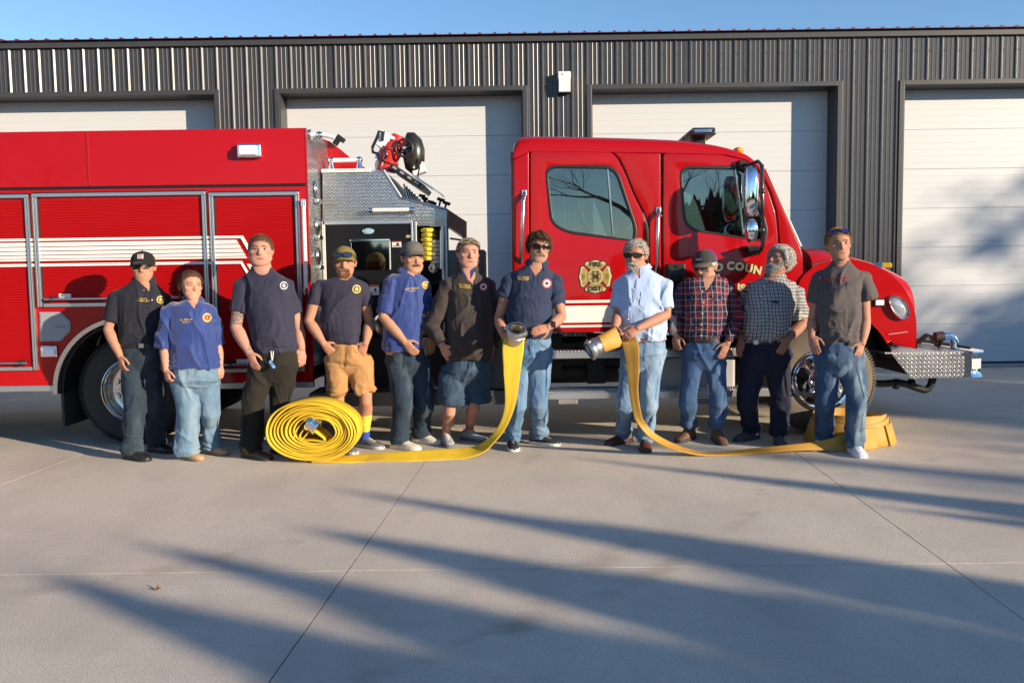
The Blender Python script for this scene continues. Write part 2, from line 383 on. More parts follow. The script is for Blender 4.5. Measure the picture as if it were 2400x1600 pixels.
screw = M("siding_screw", (.05,.05,.052), .4, metal=.5); mb = MB()
for z in (4.92, 4.47, 3.4):
    for k in range(-46, 49):
        x = k*.2286 + .04 + .078
        if z < 4.46 and any(a-.05 < x < b_+.05 for a, b_ in DOORS): continue
        mb.ell((x, YW-.004, z), (.008, .006, .008), 6, 4)
so = mb.build("siding_screws", screw, st); so["kind"] = "stuff"
DOORW = bpy.data.materials.new("white_door_steel"); DOORW.use_nodes = True
N, L = nt(DOORW); b = N['Principled BSDF']; b.inputs['Base Color'].default_value = (.52,.535,.555,1); b.inputs['Roughness'].default_value = .42
tc = N.new('ShaderNodeTexCoord'); sp = N.new('ShaderNodeSeparateXYZ'); L.new(tc.outputs['Object'], sp.inputs[0])
fz = math_node(N, L, 'FRACT', math_node(N, L, 'MULTIPLY', sp.outputs[2], 1/.105))
gr = N.new('ShaderNodeMapRange'); gr.inputs[1].default_value = .0; gr.inputs[2].default_value = .06; L.new(fz, gr.inputs[0])
nz = N.new('ShaderNodeTexNoise'); nz.inputs['Scale'].default_value = 2.2; nz.inputs['Detail'].default_value = 4; mp = N.new('ShaderNodeMapping'); mp.inputs['Scale'].default_value = (1,1,9); L.new(tc.outputs['Object'], mp.inputs[0]); L.new(mp.outputs[0], nz.inputs['Vector'])
bp = N.new('ShaderNodeBump'); bp.inputs['Strength'].default_value = .5; bp.inputs['Distance'].default_value = .003
L.new(math_node(N, L, 'ADD', gr.outputs[0], math_node(N, L, 'MULTIPLY', nz.outputs['Fac'], .8)), bp.inputs['Height']); L.new(bp.outputs[0], b.inputs['Normal'])
SEAL = M("door_seal", (.02,.02,.02), .7)
for a, b_ in DOORS:
    od = MB().box((a+.01, YW+DEPTH+.05, .02), (b_-.01, YW+DEPTH+.07, ZD+.1)).build("overhead_door", DOORW, st)
    zz = .05; hs = .622
    while zz < ZD+.05:
        MB().box((a+.012, YW+DEPTH, zz+.0015), (b_-.012, YW+DEPTH+.045, min(zz+hs-.0015, ZD+.1))).build("door_section", DOORW, od, bevel=.0025)
        zz += hs
    MB().box((a+.02, YW+DEPTH-.008, .012), (b_-.02, YW+DEPTH+.05, .05)).build("bottom_seal", SEAL, od)
    for x, s in ((a, 1), (b_, -1)):      # jambs
        MB().box((min(x, x+s*.012)-.0, YW-.012, .0), (max(x, x+s*.012), YW+DEPTH+.05, ZD)).build("door_jamb", TRIMM, st)
        MB().box((min(x-s*.075, x-s*.002), YW-.026, .0), (max(x-s*.075, x-s*.002), YW+.0, ZD+.075)).build("jamb_trim", TRIMM, st, bevel=.004)
    MB().box((a-.002, YW-.012, ZD), (b_+.002, YW+DEPTH+.05, ZD+.02)).build("door_lintel", TRIMM, st)
    MB().box((a, YW-.028, ZD+.002), (b_, YW+.0, ZD+.075)).build("lintel_trim", TRIMM, st, bevel=.004)
# eave trim, gutter line and roof sheets
MB().box((-10.6, YW-.055, ZE-.01), (11.2, YW+.02, ZE+.085)).build("eave_trim", TRIMM, st, bevel=.006)
rp = None
for k in range(-12, 13):
    x0 = k*.9144
    if rp is None:
        mb = MB(); n = 0; pr = []
        for q in range(4):
            for dx, dz in ((0, 0), (.02, .022), (.04, .022), (.06, 0), (.145, 0)): pr.append((q*.2286+dx, dz))
        pr.append((.9144, 0)); n = len(pr)
        V = [(x, YW-.11, ZE+.098+z) for x, z in pr] + [(x, YW+7, ZE+.098+z+.6) for x, z in pr]
        V += [(x, YW-.11, ZE+.090) for x, z in pr]
        F = [(i, i+1, n+i+1, n+i) for i in range(n-1)] + [(2*n+i, 2*n+i+1, i+1, i) for i in range(n-1)]
        mb.add(V, F); rp = mb.build("roof_panel", ROOFM, st); rp.location.x = x0
    else:
        o = rp.copy(); COL.objects.link(o); o.location.x = x0
MB().box((-10.6, YW+7, 0), (11.2, YW+7.1, ZE+.7)).build("back_wall", SIDING, st)
for x in (-10.6, 11.1): MB().box((x, YW+.031, 0), (x+.1, YW+7, ZE)).build("end_wall", SIDING, st)
wl = thing("wall_light", "small white wall pack light on the siding between two overhead doors", "light", W(1322, 196, YW-.05))
c = W(1322, 196, YW-.03); hw = 14.5*YW/FPX; hh = 24*YW/FPX
WPL = M("wall_light_plastic", (.72,.71,.69), .35)
MB().box((c.x-hw, YW-.13, c.z+hh*.28), (c.x+hw, YW-.021, c.z+hh)).build("housing", WPL, wl, bevel=.012, seg=3)
MB().prism([(c.x-hw*.92, YW-.15, c.z+hh*.25), (c.x-hw*.92, YW-.024, c.z+hh*.25), (c.x-hw*.92, YW-.024, c.z-hh*.9), (c.x-hw*.92, YW-.12, c.z-hh*.9)], (hw*1.84, 0, 0)).build("diffuser", M("prismatic_lens", (.8,.79,.76), .25, bump=.4, bs=200), wl, bevel=.01, seg=3)
MB().ell((c.x-hw*.35, YW-.131, c.z+hh*.72), (.012, .006, .012)).build("photocell", BLACK, wl)
MB().box((c.x-hw, YW-.11, c.z-hh), (c.x+hw, YW-.023, c.z-hh*.91)).build("bottom_cap", BLACK, wl, bevel=.006)

# ============================================================ TREES behind the photographer (their shadows cross the apron)
BARK = M("grey_bark", (.14,.11,.085), .9, var=.3, vs_=14, bump=.8, bs=30)
NEEDLE = M("cedar_foliage", (.045,.065,.028), .8, var=.35, vs_=4)
LEAFM = M("dry_oak_leaves", (.10,.065,.03), .8, var=.4, vs_=5)
def conifer_mesh(h, r, n, seed):
    g = np.random.default_rng(seed); t = g.random(n)**.8; z = .25 + t*(h-.25)
    prof = r*np.clip((h-z)/h, 0, 1)**.86*1.25*(1-.35*np.exp(-((z)/.8)))
    ang = g.random(n)*2*PI; lob = 1+.22*np.sin(ang*3+z*2.1)+.12*np.sin(z*6+ang)
    rad = prof*lob*np.sqrt(g.uniform(.15, 1, n)); P = np.stack([rad*np.cos(ang), rad*np.sin(ang), z], 1)
    s = (g.uniform(.07, .17, n)*np.clip((h-z)/1.2, .35, 1))[:, None]; a = g.normal(size=(n, 3)); a /= np.linalg.norm(a, axis=1)[:, None]; a[:, 2] += .8
    b = np.cross(a, g.normal(size=(n, 3))); b /= np.linalg.norm(b, axis=1)[:, None]
    V = np.stack([P-a*s*.9, P+b*s*.5, P+a*s*1.3, P-b*s*.5], 1).reshape(-1, 3)
    F = [(4*i, 4*i+1, 4*i+2, 4*i+3) for i in range(n)]; V = V.tolist(); nu = 14; zs = np.linspace(.4, h-.12, 22)
    for j, zz in enumerate(zs):       # solid core added inside the leaves to make the cast shadows crisp
        for i in range(nu):
            an = 2*PI*i/nu; rr = .80*r*1.25*((h-zz)/h)**.86*(1-.35*math.exp(-zz/.8))*(1+.22*math.sin(an*3+zz*2.1)+.12*math.sin(zz*6+an)); V.append([rr*math.cos(an), rr*math.sin(an), zz])
    o = 4*n; F += [(o+j*nu+i, o+j*nu+(i+1) % nu, o+(j+1)*nu+(i+1) % nu, o+(j+1)*nu+i) for j in range(21) for i in range(nu)]
    me = bpy.data.meshes.new("crown"); me.from_pydata(V, [], F); me.materials.append(NEEDLE); return me
CON = [conifer_mesh(7.0, 1.0, 11000, s) for s in (3, 5)]
def conifer(base, h, rs, label, i):
    t = thing("cedar_tree", label, "tree", base, group="trees behind the photographer")
    o = link("crown", CON[i % 2], t); o.scale = (rs, rs, h/7.0); o.rotation_euler.z = i*1.7
    MB().tube([Vector(base)+Vector((0, 0, z)) for z in (-.1, h*.3, h*.8)], [.11, .08, .02], 8).build("trunk", BARK, t)
SH = Vector((SUND.x, SUND.y, 0)).normalized()
def tip_tree(tip, h, rs, label, i):
    base = Vector((tip[0], tip[1], 0)) + SH*(h/math.tan(SUN_EL)); conifer(base, h, rs*1.5, label, i)
TIPS = [((-2.3, 4.25), 6.6, 1.05), ((-1.95, 4.72), 7.4, .95), ((-1.05, 4.98), 6.9, 1.15), ((-.98, 5.9), 8.2, .85), ((.75, 6.9), 7.6, .55), ((1.9, 6.1), 7.1, .85), ((2.6, 5.3), 6.4, .8), ((-.6, 3.25), 7.2, 1.05), ((1.6, 7.45), 9.0, .60), ((-2.6, 10.1), 10.0, .24), ((3.2, 9.7), 9.0, .7), ((4.4, 8.6), 8.4, .55)]
ORD = ["tall", "slim", "broad", "leaning-looking", "narrow", "bushy", "short", "wide", "tallest", "old", "dense", "shaggy"]
for i, (tp, h, rs) in enumerate(TIPS): tip_tree(tp, h*(.58 if i < 8 else 1), rs*(.58*1.18 if i < 8 else 1), f"{ORD[i]} pointed evergreen cedar standing far behind the photographer", i)
def bare_tree(base, h, seed, label, leaves=0):
    g = random.Random(seed); t = thing("bare_tree", label, "tree", base, group="bare trees behind the photographer"); mb = MB(); tips = []
    def grow(p, d, L_, r, lev):
        pts = [p]; rad = [r]; q = p.copy(); dd = d.copy(); n = 4
        for k in range(n):
            dd = (dd + Vector((g.gauss(0, .13), g.gauss(0, .13), g.gauss(.04, .08)))).normalized(); q = q + dd*(L_/n); pts.append(q.copy()); rad.append(r*(1-.42*(k+1)/n))
        mb.tube(pts, rad, 8 if lev == 0 else (5 if lev < 3 else 3), cap=False)
        if lev >= 5: tips.append(q); return
        for k in range(3 if lev else 4):
            ax = Vector((g.gauss(0, 1), g.gauss(0, 1), g.gauss(0, .3))).normalized(); nd = (dd + ax*g.uniform(.45, .95)).normalized()
            i0 = g.choice((2, 3, 4)) if k else 4
            grow(pts[i0], nd, L_*g.uniform(.62, .82), rad[i0]*g.uniform(.55, .75), lev+1)
    grow(Vector(base), Vector((0, 0, 1)), h*.30, h*.026, 0)
    mb.build("trunk", BARK, t)
    if leaves:
        gg = np.random.default_rng(seed); T_ = np.array([tuple(p) for p in tips]); idx = gg.integers(0, len(T_), leaves)
        cl = gg.random(len(T_)) < .62; idx = idx[cl[idx]]
        P_ = T_[idx] + gg.normal(size=(len(idx), 3))*.28; s_ = gg.uniform(.10, .24, len(idx))[:, None]
        a_ = gg.normal(size=P_.shape); a_ /= np.linalg.norm(a_, axis=1)[:, None]; b_ = np.cross(a_, gg.normal(size=P_.shape)); b_ /= np.linalg.norm(b_, axis=1)[:, None]
        V_ = np.stack([P_-a_*s_, P_+b_*s_*.6, P_+a_*s_, P_-b_*s_*.6], 1).reshape(-1, 3) - np.array(base)
        me = bpy.data.meshes.new("crown"); me.from_pydata(V_.tolist(), [], [(4*i, 4*i+1, 4*i+2, 4*i+3) for i in range(len(idx))]); me.materials.append(LEAFM)
        link("crown", me, t)
    return t
for i, (tgt, dist, h, lab, lv) in enumerate([((9.6, 13.7), 42, 15.5, "large spreading oak holding dry leaves far behind the photographer", 9000), ((3.0, 13.7), 52, 14, "tall oak with thin dry leaves far behind the photographer", 6500),
        ((-2.2, 13.7), 48, 13, "wide oak with sparse dry leaves far behind the photographer", 7000), ((5.6, 9.6), 28, 7.6, "small oak with dense dry leaves standing behind the photographer", 9000)]):
    b0 = Vector((tgt[0], tgt[1], 0)) + SH*dist; bare_tree((b0.x, b0.y, 0), h, 11+i, lab, lv)
bare_tree((-16, -16, 0), 13, 21, "bare spreading oak mirrored in the red truck side"); bare_tree((7, -32, 0), 15, 22, "bare oak mirrored in the cab windows")

# the far wood round the lot, seen only in the paint and chrome
WOOD = M("far_winter_wood", (.045,.040,.028), .9, var=.5, vs_=.8)
g = np.random.default_rng(9); V = []; F = []
for k in range(5200):
    a = g.uniform(PI*.78, PI*2.22); r = g.uniform(62, 84); p = np.array([r*math.cos(a), r*math.sin(a)*1.0, 0]); hgt = g.uniform(3.0, 7.5)*(.8+.35*math.sin(a*9)+.2*math.sin(a*23)); w_ = g.uniform(.8, 2.0)
    t = np.array([-math.sin(a), math.cos(a), 0])*w_; u = np.array([0, 0, max(hgt, 1.5)]); q = g.uniform(-.5, .5)*t; o = len(V)
    V += [p-t, p+t, p+t*.6+u*.7, p+q+u, p-t*.7+u*.75]; F.append((o, o+1, o+2, o+3, o+4))
me = bpy.data.meshes.new("treeline"); me.from_pydata([tuple(v) for v in V], [], F); me.materials.append(WOOD); link("treeline", me, None, kind="stuff", label="far brown winter wood round the lot behind the photographer")

# ============================================================ FIRE TRUCK
YS = 7.85; YF = 10.25          # near side, far side
def S(px, py, Y=YS): w = W(px, py, Y); return (w.x, w.z)
def SX(px, py, Y=YS): return W(px, py, Y).x
def SZ(px, py, Y=YS): return W(px, py, Y).z
tr = thing("fire_truck", "red crew cab fire engine with tread plate pump panel parked across the apron", "fire truck", (0, 9.0, 0))
WHITEL = M("reflective_white", (.72,.71,.66), .35, var=.03, vs_=20)
GREYD = M("grey_fuel_door", (.27,.28,.30), .45); DARKIN = M("dark_interior", (.02,.02,.022), .7)
GROOVE = M("black_rubber_strip", (.008,.008,.008), .35)
ZT = SZ(400, 304); ZB = SZ(80, 903); XB0 = -7.4; XB1 = SX(716, 303)
RWX, FWX, WR = SX(304, 916), SX(1935, 903), .515
# ---- rear body
def arc(cx, cz, r, a0, a1, n=24): return [(cx + r*math.cos(a), cz + r*math.sin(a)) for a in np.linspace(a0, a1, n)]
AR = .665
arch = [p for p in arc(RWX, WR, AR, 0, PI) if p[1] > ZB]
out = [(XB0, ZT), (XB1, ZT), (XB1, ZB)] + [(RWX+AR, ZB)] + arch + [(RWX-AR, ZB), (XB0, ZB)]
body = curve_panel("body_side", [out], YS, .05, RED, tr, bevel=.008)
MB().box((XB0, YS+.052, 1.28), (XB1-.004, YF, ZT-.01)).build("body_core", RED, tr, bevel=.01)
MB().box((XB0, YS+.052, ZB), (RWX-.75, YF-.02, 1.279)).build("rear_compartment", DARKIN, tr)
MB().box((RWX+.75, YS+.052, ZB), (XB1-.02, YF-.02, 1.279)).build("front_compartment", DARKIN, tr)
MB().box((XB1-.003, YS+.004, .72), (XB1+.004, YF, ZT-.004)).build("body_end_plate", DIAS, tr)
MB().box((XB1-.010, YS-.004, .66), (XB1+.006, YS+.012, ZT)).build("corner_trim", RED, tr, bevel=.004)
zg = SZ(360, 438); MB().box((XB0, YS-.007, zg-.013), (XB1-.012, YS+.004, zg+.013)).build("groove_strip", GROOVE, tr, bevel=.003)
MB().box((XB0, YS-.010, zg+.013), (XB1-.012, YS+.004, zg+.017)).build("groove_bead", RED, tr)
xs_ = SX(207, 370); MB().box((xs_-.010, YS-.006, zg+.02), (xs_+.010, YS+.004, ZT-.01)).build("seam_trim", RED, tr, bevel=.003)
MB().box((XB0, YS-.012, ZB-.055), (RWX-AR-.01, YS+.05, ZB)).build("rub_rail", ALU, tr, bevel=.006)
MB().box((RWX+AR+.01, YS-.012, ZB-.055), (XB1, YS+.05, ZB)).build("rub_rail", ALU, tr, bevel=.006)
# fenderette
rings = []
for a in np.linspace(-.02, PI+.02, 40):
    u = Vector((math.cos(a), 0, math.sin(a))); c = Vector((RWX, YS, WR))
    rings.append([c+u*(AR-.01)+Vector((0, y, 0)) for y in (-.035,)] + [c+u*(AR+.028)+Vector((0, -.042, 0)), c+u*(AR+.038)+Vector((0, -.02, 0)), c+u*(AR+.03)+Vector((0, .02, 0)), c+u*(AR-.012)+Vector((0, .06, 0))])
MB().loft(rings).build("fenderette", STEEL, tr, smooth=40)
rings = [[Vector((RWX+math.cos(a)*r, y, WR+math.sin(a)*r)) for r, y in ((AR-.015, YS+.03), (AR-.015, YS+.9), (AR-.035, YS+.9), (AR-.035, YS+.03))] for a in np.linspace(0, PI, 30)]
MB().loft(rings).build("wheel_well", FRAME, tr, smooth=40)
x0 = SX(136, 960); MB().box((x0, YS+.06, .18), (x0+.03, YS+.62, ZB+.05)).build("mud_flap", RUBBER, tr, bevel=.004)
x0 = SX(160, 960); MB().box((x0, YS+.62, .20), (x0+.02, YS+.75, ZB+.05)).build("mud_flap", RUBBER, tr, bevel=.004)
# roll-up doors
def rollup(px0, px1, py0, py1):
    xa, za = S(px0, py0); xb = SX(px1, py0); zb = SZ((px0+px1)/2, py1)
    d = MB(); n = max(4, int((za-zb)/.0245)); h = (za-zb)/n; V = []
    for i in range(n+1):
        z = zb+i*h
        V += [(xa, YS-.004, z), (xb, YS-.004, z)]
        if i < n: V += [(xa, YS-.0075, z+h*.12), (xb, YS-.0075, z+h*.12), (xa, YS-.0075, z+h*.9), (xb, YS-.0075, z+h*.9)]
    F = [(2*i, 2*i+1, 2*i+3, 2*i+2) for i in range(len(V)//2-1)]
    d.add(V, F); sh = d.build("roll_up_door", REDS, tr); wv = .036
    for x, s in ((xa, -1), (xb, 1)):
        for o, w_, m_, pr in ((0, .014, GROOVE, .014), (.014, .019, ALU, .030), (.033, .006, GROOVE, .02), (.039, .012, ALU, .034)):
            a, b2 = sorted((x+s*o, x+s*(o+w_))); MB().box((a, YS-pr, zb-.01), (b2, YS+.002, za+.02)).build("door_track", m_, sh, bevel=.0025)
    MB().box((xa-.051, YS-.036, za+.021), (xb+.051, YS+.002, za+.053)).build("door_header", ALU, sh, bevel=.004)
    MB().box((xa-.053, YS-.028, za+.054), (xb+.053, YS+.002, za+.064)).build("header_gasket", GROOVE, sh)
    MB().box((xa, YS-.028, zb-.012), (xb, YS+.002, zb+.022)).build("bottom_rail", ALU, sh, bevel=.004)
    zz = zb+.062; MB().tube([(xa+.02, YS-.05, zz), (xb-.02, YS-.05, zz)], .011, 10).build("lift_bar", STEEL, sh, smooth=50)
    for x in (xa+.09, xb-.09): MB().box((x-.02, YS-.06, zz-.022), (x+.02, YS-.006, zz+.026)).build("latch", BLACK, sh, bevel=.005)
    MB().box((xa+.14, YS-.016, zz+.010), (xa+.25, YS-.0125, zz+.046)).build("warning_label", WHITEL, sh)
rollup(-150, 57, 473, 866); rollup(92, 471, 468, 714); rollup(505, 689, 466, 868)
# reflective stripe: thin bands, cut on a slope at the end
def zpx(v): return SZ(287, 280+v/3.136)
sg = []
for v0, v1, part in ((867, 885, 'o'), (897, 926, 'm'), (932, 957, 'm'), (963, 987, 'm'), (993, 1015, 'm'), (1020, 1032, 'm'), (1052, 1072, 'l')): sg.append((zpx(v1), zpx(v0), part))
def xd(px, z): zr = SZ(571, 553); return SX(px, 553) + (zr-z)*.55
YB = YS-.0165; outer = 571; inn = 556
for z0, z1, part in sg:
    e = {'o': outer, 'm': inn-6, 'l': 527}[part]
    MB().prism([(XB0, YB, z0), (xd(e, z0), YB, z0), (xd(e, z1), YB, z1), (XB0, YB, z1)], (0, .004, 0)).build("stripe", WHITEL, tr)
zt = zpx(1072)
for k in range(9):
    z1 = zt - .004 - k*.031; z0 = z1-.026
    MB().prism([(xd(541, z0), YB, z0), (xd(inn-6, z0), YB, z0), (xd(inn-6, z1), YB, z1), (xd(541, z1), YB, z1)], (0, .004, 0)).build("stripe", WHITEL, tr)
z0, z1 = zt-.29, zpx(885)
MB().prism([(xd(562, z0), YB, z0), (xd(571, z0), YB, z0), (xd(571, z1), YB, z1), (xd(562, z1), YB, z1)], (0, .004, 0)).build("stripe", WHITEL, tr)
z0, z1 = zt-.29, zpx(1052)
MB().prism([(xd(527, z0), YB, z0), (xd(534, z0), YB, z0), (xd(534, z1), YB, z1), (xd(527, z1), YB, z1)], (0, .004, 0)).build("stripe", WHITEL, tr)
# fuel door, marker, flood light, rails
oc = [S(93, 731), S(143, 731), S(166, 752), S(166, 776), S(143, 799), S(95, 800)]
fd = MB().prism([(x, YS-.012, z) for x, z in oc], (0, .014, 0)).build("fuel_door", GREYD, tr, bevel=.004)
ic = [(x*.92+(sum(p[0] for p in oc)/6)*.08, z*.92+(sum(p[1] for p in oc)/6)*.08) for x, z in oc]
MB().prism([(x, YS-.019, z) for x, z in ic], (0, .006, 0)).build("door_leaf", GREYD, fd, bevel=.003)
x, z = S(144, 765); MB().box((x-.045, YS-.023, z-.014), (x+.045, YS-.018, z+.014)).build("latch", M("latch_grey", (.20,.21,.23), .4), fd, bevel=.003)
def lamp(name, px0, px1, py0, py1, par, Y=YS, d=.05, rim=CHROME, lens=LENS):
    xa, za = S(px0, py0, Y); xb, zb = S(px1, py1, Y); t = (xb-xa)*.11
    b = MB().box((xa, Y-d*.6, zb), (xb, Y+.002, za)).build(name, rim, par, bevel=min(.02, (za-zb)*.3), seg=3)
    MB().box((xa+t, Y-d, zb+t), (xb-t, Y-d*.5, za-t)).build("lens", lens, b, bevel=min(.016, (za-zb)*.2), seg=3)
    return b
fl = lamp("flood_light", 558, 614, 338, 372, tr, d=.09); lamp("marker_light", 96, 138, 810, 836, tr, d=.04)
xr_, zr_ = S(714, 474); zr2 = SZ(714, 680)
MB().tube([(xr_, YS-.05, zr_), (xr_, YS-.05, zr2)], .019, 14).build("grab_rail", HANDRAIL, tr, smooth=40)
for z in (zr_, zr2): MB().tube([(xr_, YS-.055, z+.02), (xr_, YS-.055, z-.04)], .024, 12).tube([(xr_, YS-.05, z), (xr_, YS+.01, z)], .016, 10).build("rail_bracket", CHROME, tr, smooth=40)
for px in (170, 570): x = SX(px, 303); MB().box((x-.07, YS+.25, ZT), (x+.07, YS+.4, ZT+.035)).build("roof_marker", BLACK, tr, bevel=.012)
# items on the body end plate: chrome rail, folding steps, mounts
z = SZ(735, 322, 8.1); MB().tube([(XB1+.02, 7.96, z), (XB1+.16, 7.96, z-.005), (XB1+.24, 7.96, z-.03)], .02, 12).build("end_rail", HANDRAIL, tr, smooth=40)
MB().ell((XB1+.10, 7.96, z-.005), (.035,)*3).tube([(XB1+.01, 7.96, z), (XB1+.03, 7.96, z)], .05, 14).build("rail_stanchion", CHROME, tr, smooth=50)
for py in (445, 530, 600):
    z = SZ(735, py, 8.15); g = MB()
    g.lathe((XB1+.012, 8.14, z), (1, 0, 0), [(.085, 0), (.085, .012), (.06, .014), (.06, .02)], 24); g.box((XB1+.01, 8.06, z-.13), (XB1+.05, 8.22, z-.09)); g.build("folding_step", STEEL, tr, smooth=40, bevel=.004)
# red hose-bed wall sloping down behind the pump panel
YH = 8.75; pl = [S(744, 322, YH), S(772, 331, YH), S(800, 352, YH), S(852, 396, YH), S(852, 420, YH), S(744, 420, YH)]
MB().prism([(x, YH, z) for x, z in pl], (0, .05, 0)).build("hose_bed_side", RED, tr, bevel=.004)
MB().prism([(x, YF-.1, z) for x, z in pl], (0, .05, 0)).build("hose_bed_side", RED, tr, bevel=.004)
x, z = S(795, 343, 8.7); MB().tube([(x-.05, 8.72, z+.02), (x, 8.72, z+.09), (x+.05, 8.72, z+.05)], [.03, .04, .025], 10).build("bed_latch", BLACK, tr, smooth=50)
# ---- pump module
YP = 8.36
def P2(px, py): return S(px, py, YP)
top = [P2(756, 405), P2(900, 399), P2(941, 463), P2(1048, 491), P2(1048, 529), P2(1040, 529), P2(972, 529), P2(972, 519), P2(756, 519)]
pp = curve_panel("pump_panel", [top], YP, .04, DIA, tr, bevel=.003)
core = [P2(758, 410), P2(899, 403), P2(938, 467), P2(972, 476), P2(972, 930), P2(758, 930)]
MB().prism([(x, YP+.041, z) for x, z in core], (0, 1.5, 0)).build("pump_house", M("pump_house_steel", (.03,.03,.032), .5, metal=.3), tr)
sh0 = [P2(754, 396), P2(869, 396)]
MB().box((sh0[0][0], YP-.02, SZ(800, 405, YP)), (sh0[1][0], YP+.6, SZ(800, 396, YP))).build("top_ledge", M("ledge_aluminium", (.70,.69,.66), .4, metal=.3), tr, bevel=.004)
g = MB(); (xa, za), (xb, zb) = S(776, 376, YP+.1), S(842, 376, YP+.1)
g.tube([(xa, YP+.1, za), (xb, YP+.1, za)], .022, 12); rail = g.build("ledge_rail", HANDRAIL, tr, smooth=40)
for x in (xa, xb): MB().tube([(x, YP+.1, SZ(800, 396, YP)), (x, YP+.1, za-.02)], [.04, .02], 12).ell((x, YP+.1, za), (.034, .034, .034)).build("stanchion", CHROME, rail, smooth=50)
(xa, za), (xb, _) = P2(872, 494), P2(968, 494)
rl = MB().tube([(xa, YP-.06, za), (xb, YP-.06, za)], .021, 14).build("hand_rail", HANDRAIL, tr, smooth=40)
for x in (xa, xb): MB().tube([(x-.02, YP-.06, za), (x+.02, YP-.06, za)], .027, 12).tube([(x, YP-.06, za), (x, YP, za-.01)], .018, 10).build("rail_end", CHROME, rl, smooth=40)
# edge trims
def edge_bar(name, pts, r, mat, par): MB().tube([Vector((p[0], YP-.004, p[1])) for p in pts], r, 8).build(name, mat, par, smooth=40)
edge_bar("edge_trim", [P2(900, 399), P2(941, 463)], .012, ALU, pp); edge_bar("edge_trim", [P2(941, 463), P2(1048, 491)], .012, STEEL, pp)
MB().box((P2(756, 522)[0], YP-.012, P2(756, 527)[1]), (P2(966, 522)[0], YP+.02, P2(756, 519)[1])).build("panel_frame_top", ALU, pp, bevel=.003)
MB().box((P2(757, 600)[0], YP-.012, .75), (P2(764, 600)[0], YP+.03, P2(757, 519)[1])).build("panel_frame_side", M("pale_plate", (.62,.60,.55), .4, metal=.4), pp, bevel=.003)
for a, b2 in ((965, 970), (973, 978)): MB().box((P2(a, 600)[0], YP-.02, .78), (P2(b2, 600)[0], YP+.03, P2(a, 519)[1])).build("panel_frame_side", ALU, pp, bevel=.003)
xk0, zk0 = P2(765, 527); xk1 = P2(964, 600)[0]
cp = MB().box((xk0, YP-.004, .72), (xk1, YP+.036, zk0)).build("control_panel", M("black_panel", (.006,.006,.007), .4, bump=.08, bs=500, spec=.25), tr, bevel=.002)
# badge: chrome oval with a blank sky-coloured face
cx, cz = P2(864, 542); ov = [(cx+.06*math.cos(a)*1.0, cz+.031*math.sin(a)) for a in np.linspace(0, 2*PI, 28)[:-1]]
bd = MB().prism([(x, YP-.018, z) for x, z in ov], (0, .016, 0)).build("badge", CHROME, cp, bevel=.005, seg=3)
# mirror-polished access door
(xa, za), (xb, zb) = P2(823, 566), P2(914, 632)
md = MB().box((xa, YP-.014, zb), (xb, YP-.002, za)).build("polished_door", M("mirror_steel", (.34,.33,.33), .03, metal=1.0), cp, bevel=.003)
MB().box((xa-.006, YP-.022, za), (xb+.006, YP-.002, za+.02)).build("hinge", CHROME, cp, bevel=.003)
MB().box((xb+.001, YP-.02, zb), (xb+.012, YP-.002, za)).build("hinge", ALU, cp, bevel=.003)
STK = M("sticker_white", (.70,.70,.68), .5); STR = M("sticker_red", (.6,.12,.04), .5)
for px0, px1, py0, py1 in ((919, 941, 566, 579), (866, 889, 667, 691)):
    (xa, za), (xb, zb) = P2(px0, py0), P2(px1, py1); sk = MB().box((xa, YP-.008, zb), (xb, YP-.0045, za)).build("instruction_label", STK, cp)
    MB().box((xa, YP-.0095, za-(za-zb)*.2), (xb, YP-.0085, za)).build("label_header", STR, cp)
    MB().ell(((xa+xb)/2+.01, YP-.009, (za+zb)/2), (.014, .001, .014)).build("label_symbol", BLACK, cp)
    for k in range(3): z = zb+(za-zb)*(.1+.1*k); MB().box((xa+.006, YP-.0095, z), (xb-.006, YP-.0085, z+.003)).build("label_line", BLACK, cp)
(xa, za), (xb, zb) = P2(952, 551), P2(966, 557); MB().box((xa, YP-.010, zb), (xb, YP-.0045, za)).build("name_plate", M("brass_plate", (.6,.5,.25), .4, metal=.6), cp)
# lower gauges, caps and intake hidden in the shade behind the people
for px, py, r in ((760, 752, .10), (905, 760, .12), (800, 840, .11), (930, 850, .10), (1000, 760, .11)):
    x, z = P2(px, py); MB().lathe((x, YP-.004, z), (0, -1, 0), [(r, 0), (r, .06), (r*.8, .075), (r*.78, .12), (r*.4, .13)], 24).build("intake_cap", STEEL, tr, smooth=40)
# cross-lay hose opening
XO0, XO1 = P2(979, 600)[0], P2(1034, 600)[0]; zo = P2(1000, 530)[1]
MB().box((XO0-.02, YP+.35, .9), (XO1+.05, YP+.37, zo+.02)).box((XO0, YP+.05, .9), (XO1, YP+.35, P2(1000, 665)[1])).build("hose_bay", DARKIN, tr)
strip = M("bay_strip", (.66,.65,.62), .35, metal=.5)
MB().box((P2(1035, 600)[0], YP-.012, .8), (P2(1041, 600)[0], YP+.04, zo)).build("bay_post", strip, tr, bevel=.003)
MB().tube([(P2(1037, 540)[0], YP-.05, P2(1037, 540)[1]), (P2(1037, 630)[0], YP-.05, P2(1037, 630)[1])], .021, 12).build("bay_grab_rail", HANDRAIL, tr, smooth=40)
MB().box((P2(1043, 600)[0], YP-.006, .8), (P2(1049, 600)[0], YP+.05, P2(1045, 491)[1])).build("bay_corner", DIA, tr, bevel=.002)
HY = M("yellow_attack_hose", (.60,.42,.02), .7, var=.2, vs_=30); HW = M("cream_attack_hose", (.52,.48,.38), .75, var=.15, vs_=30)
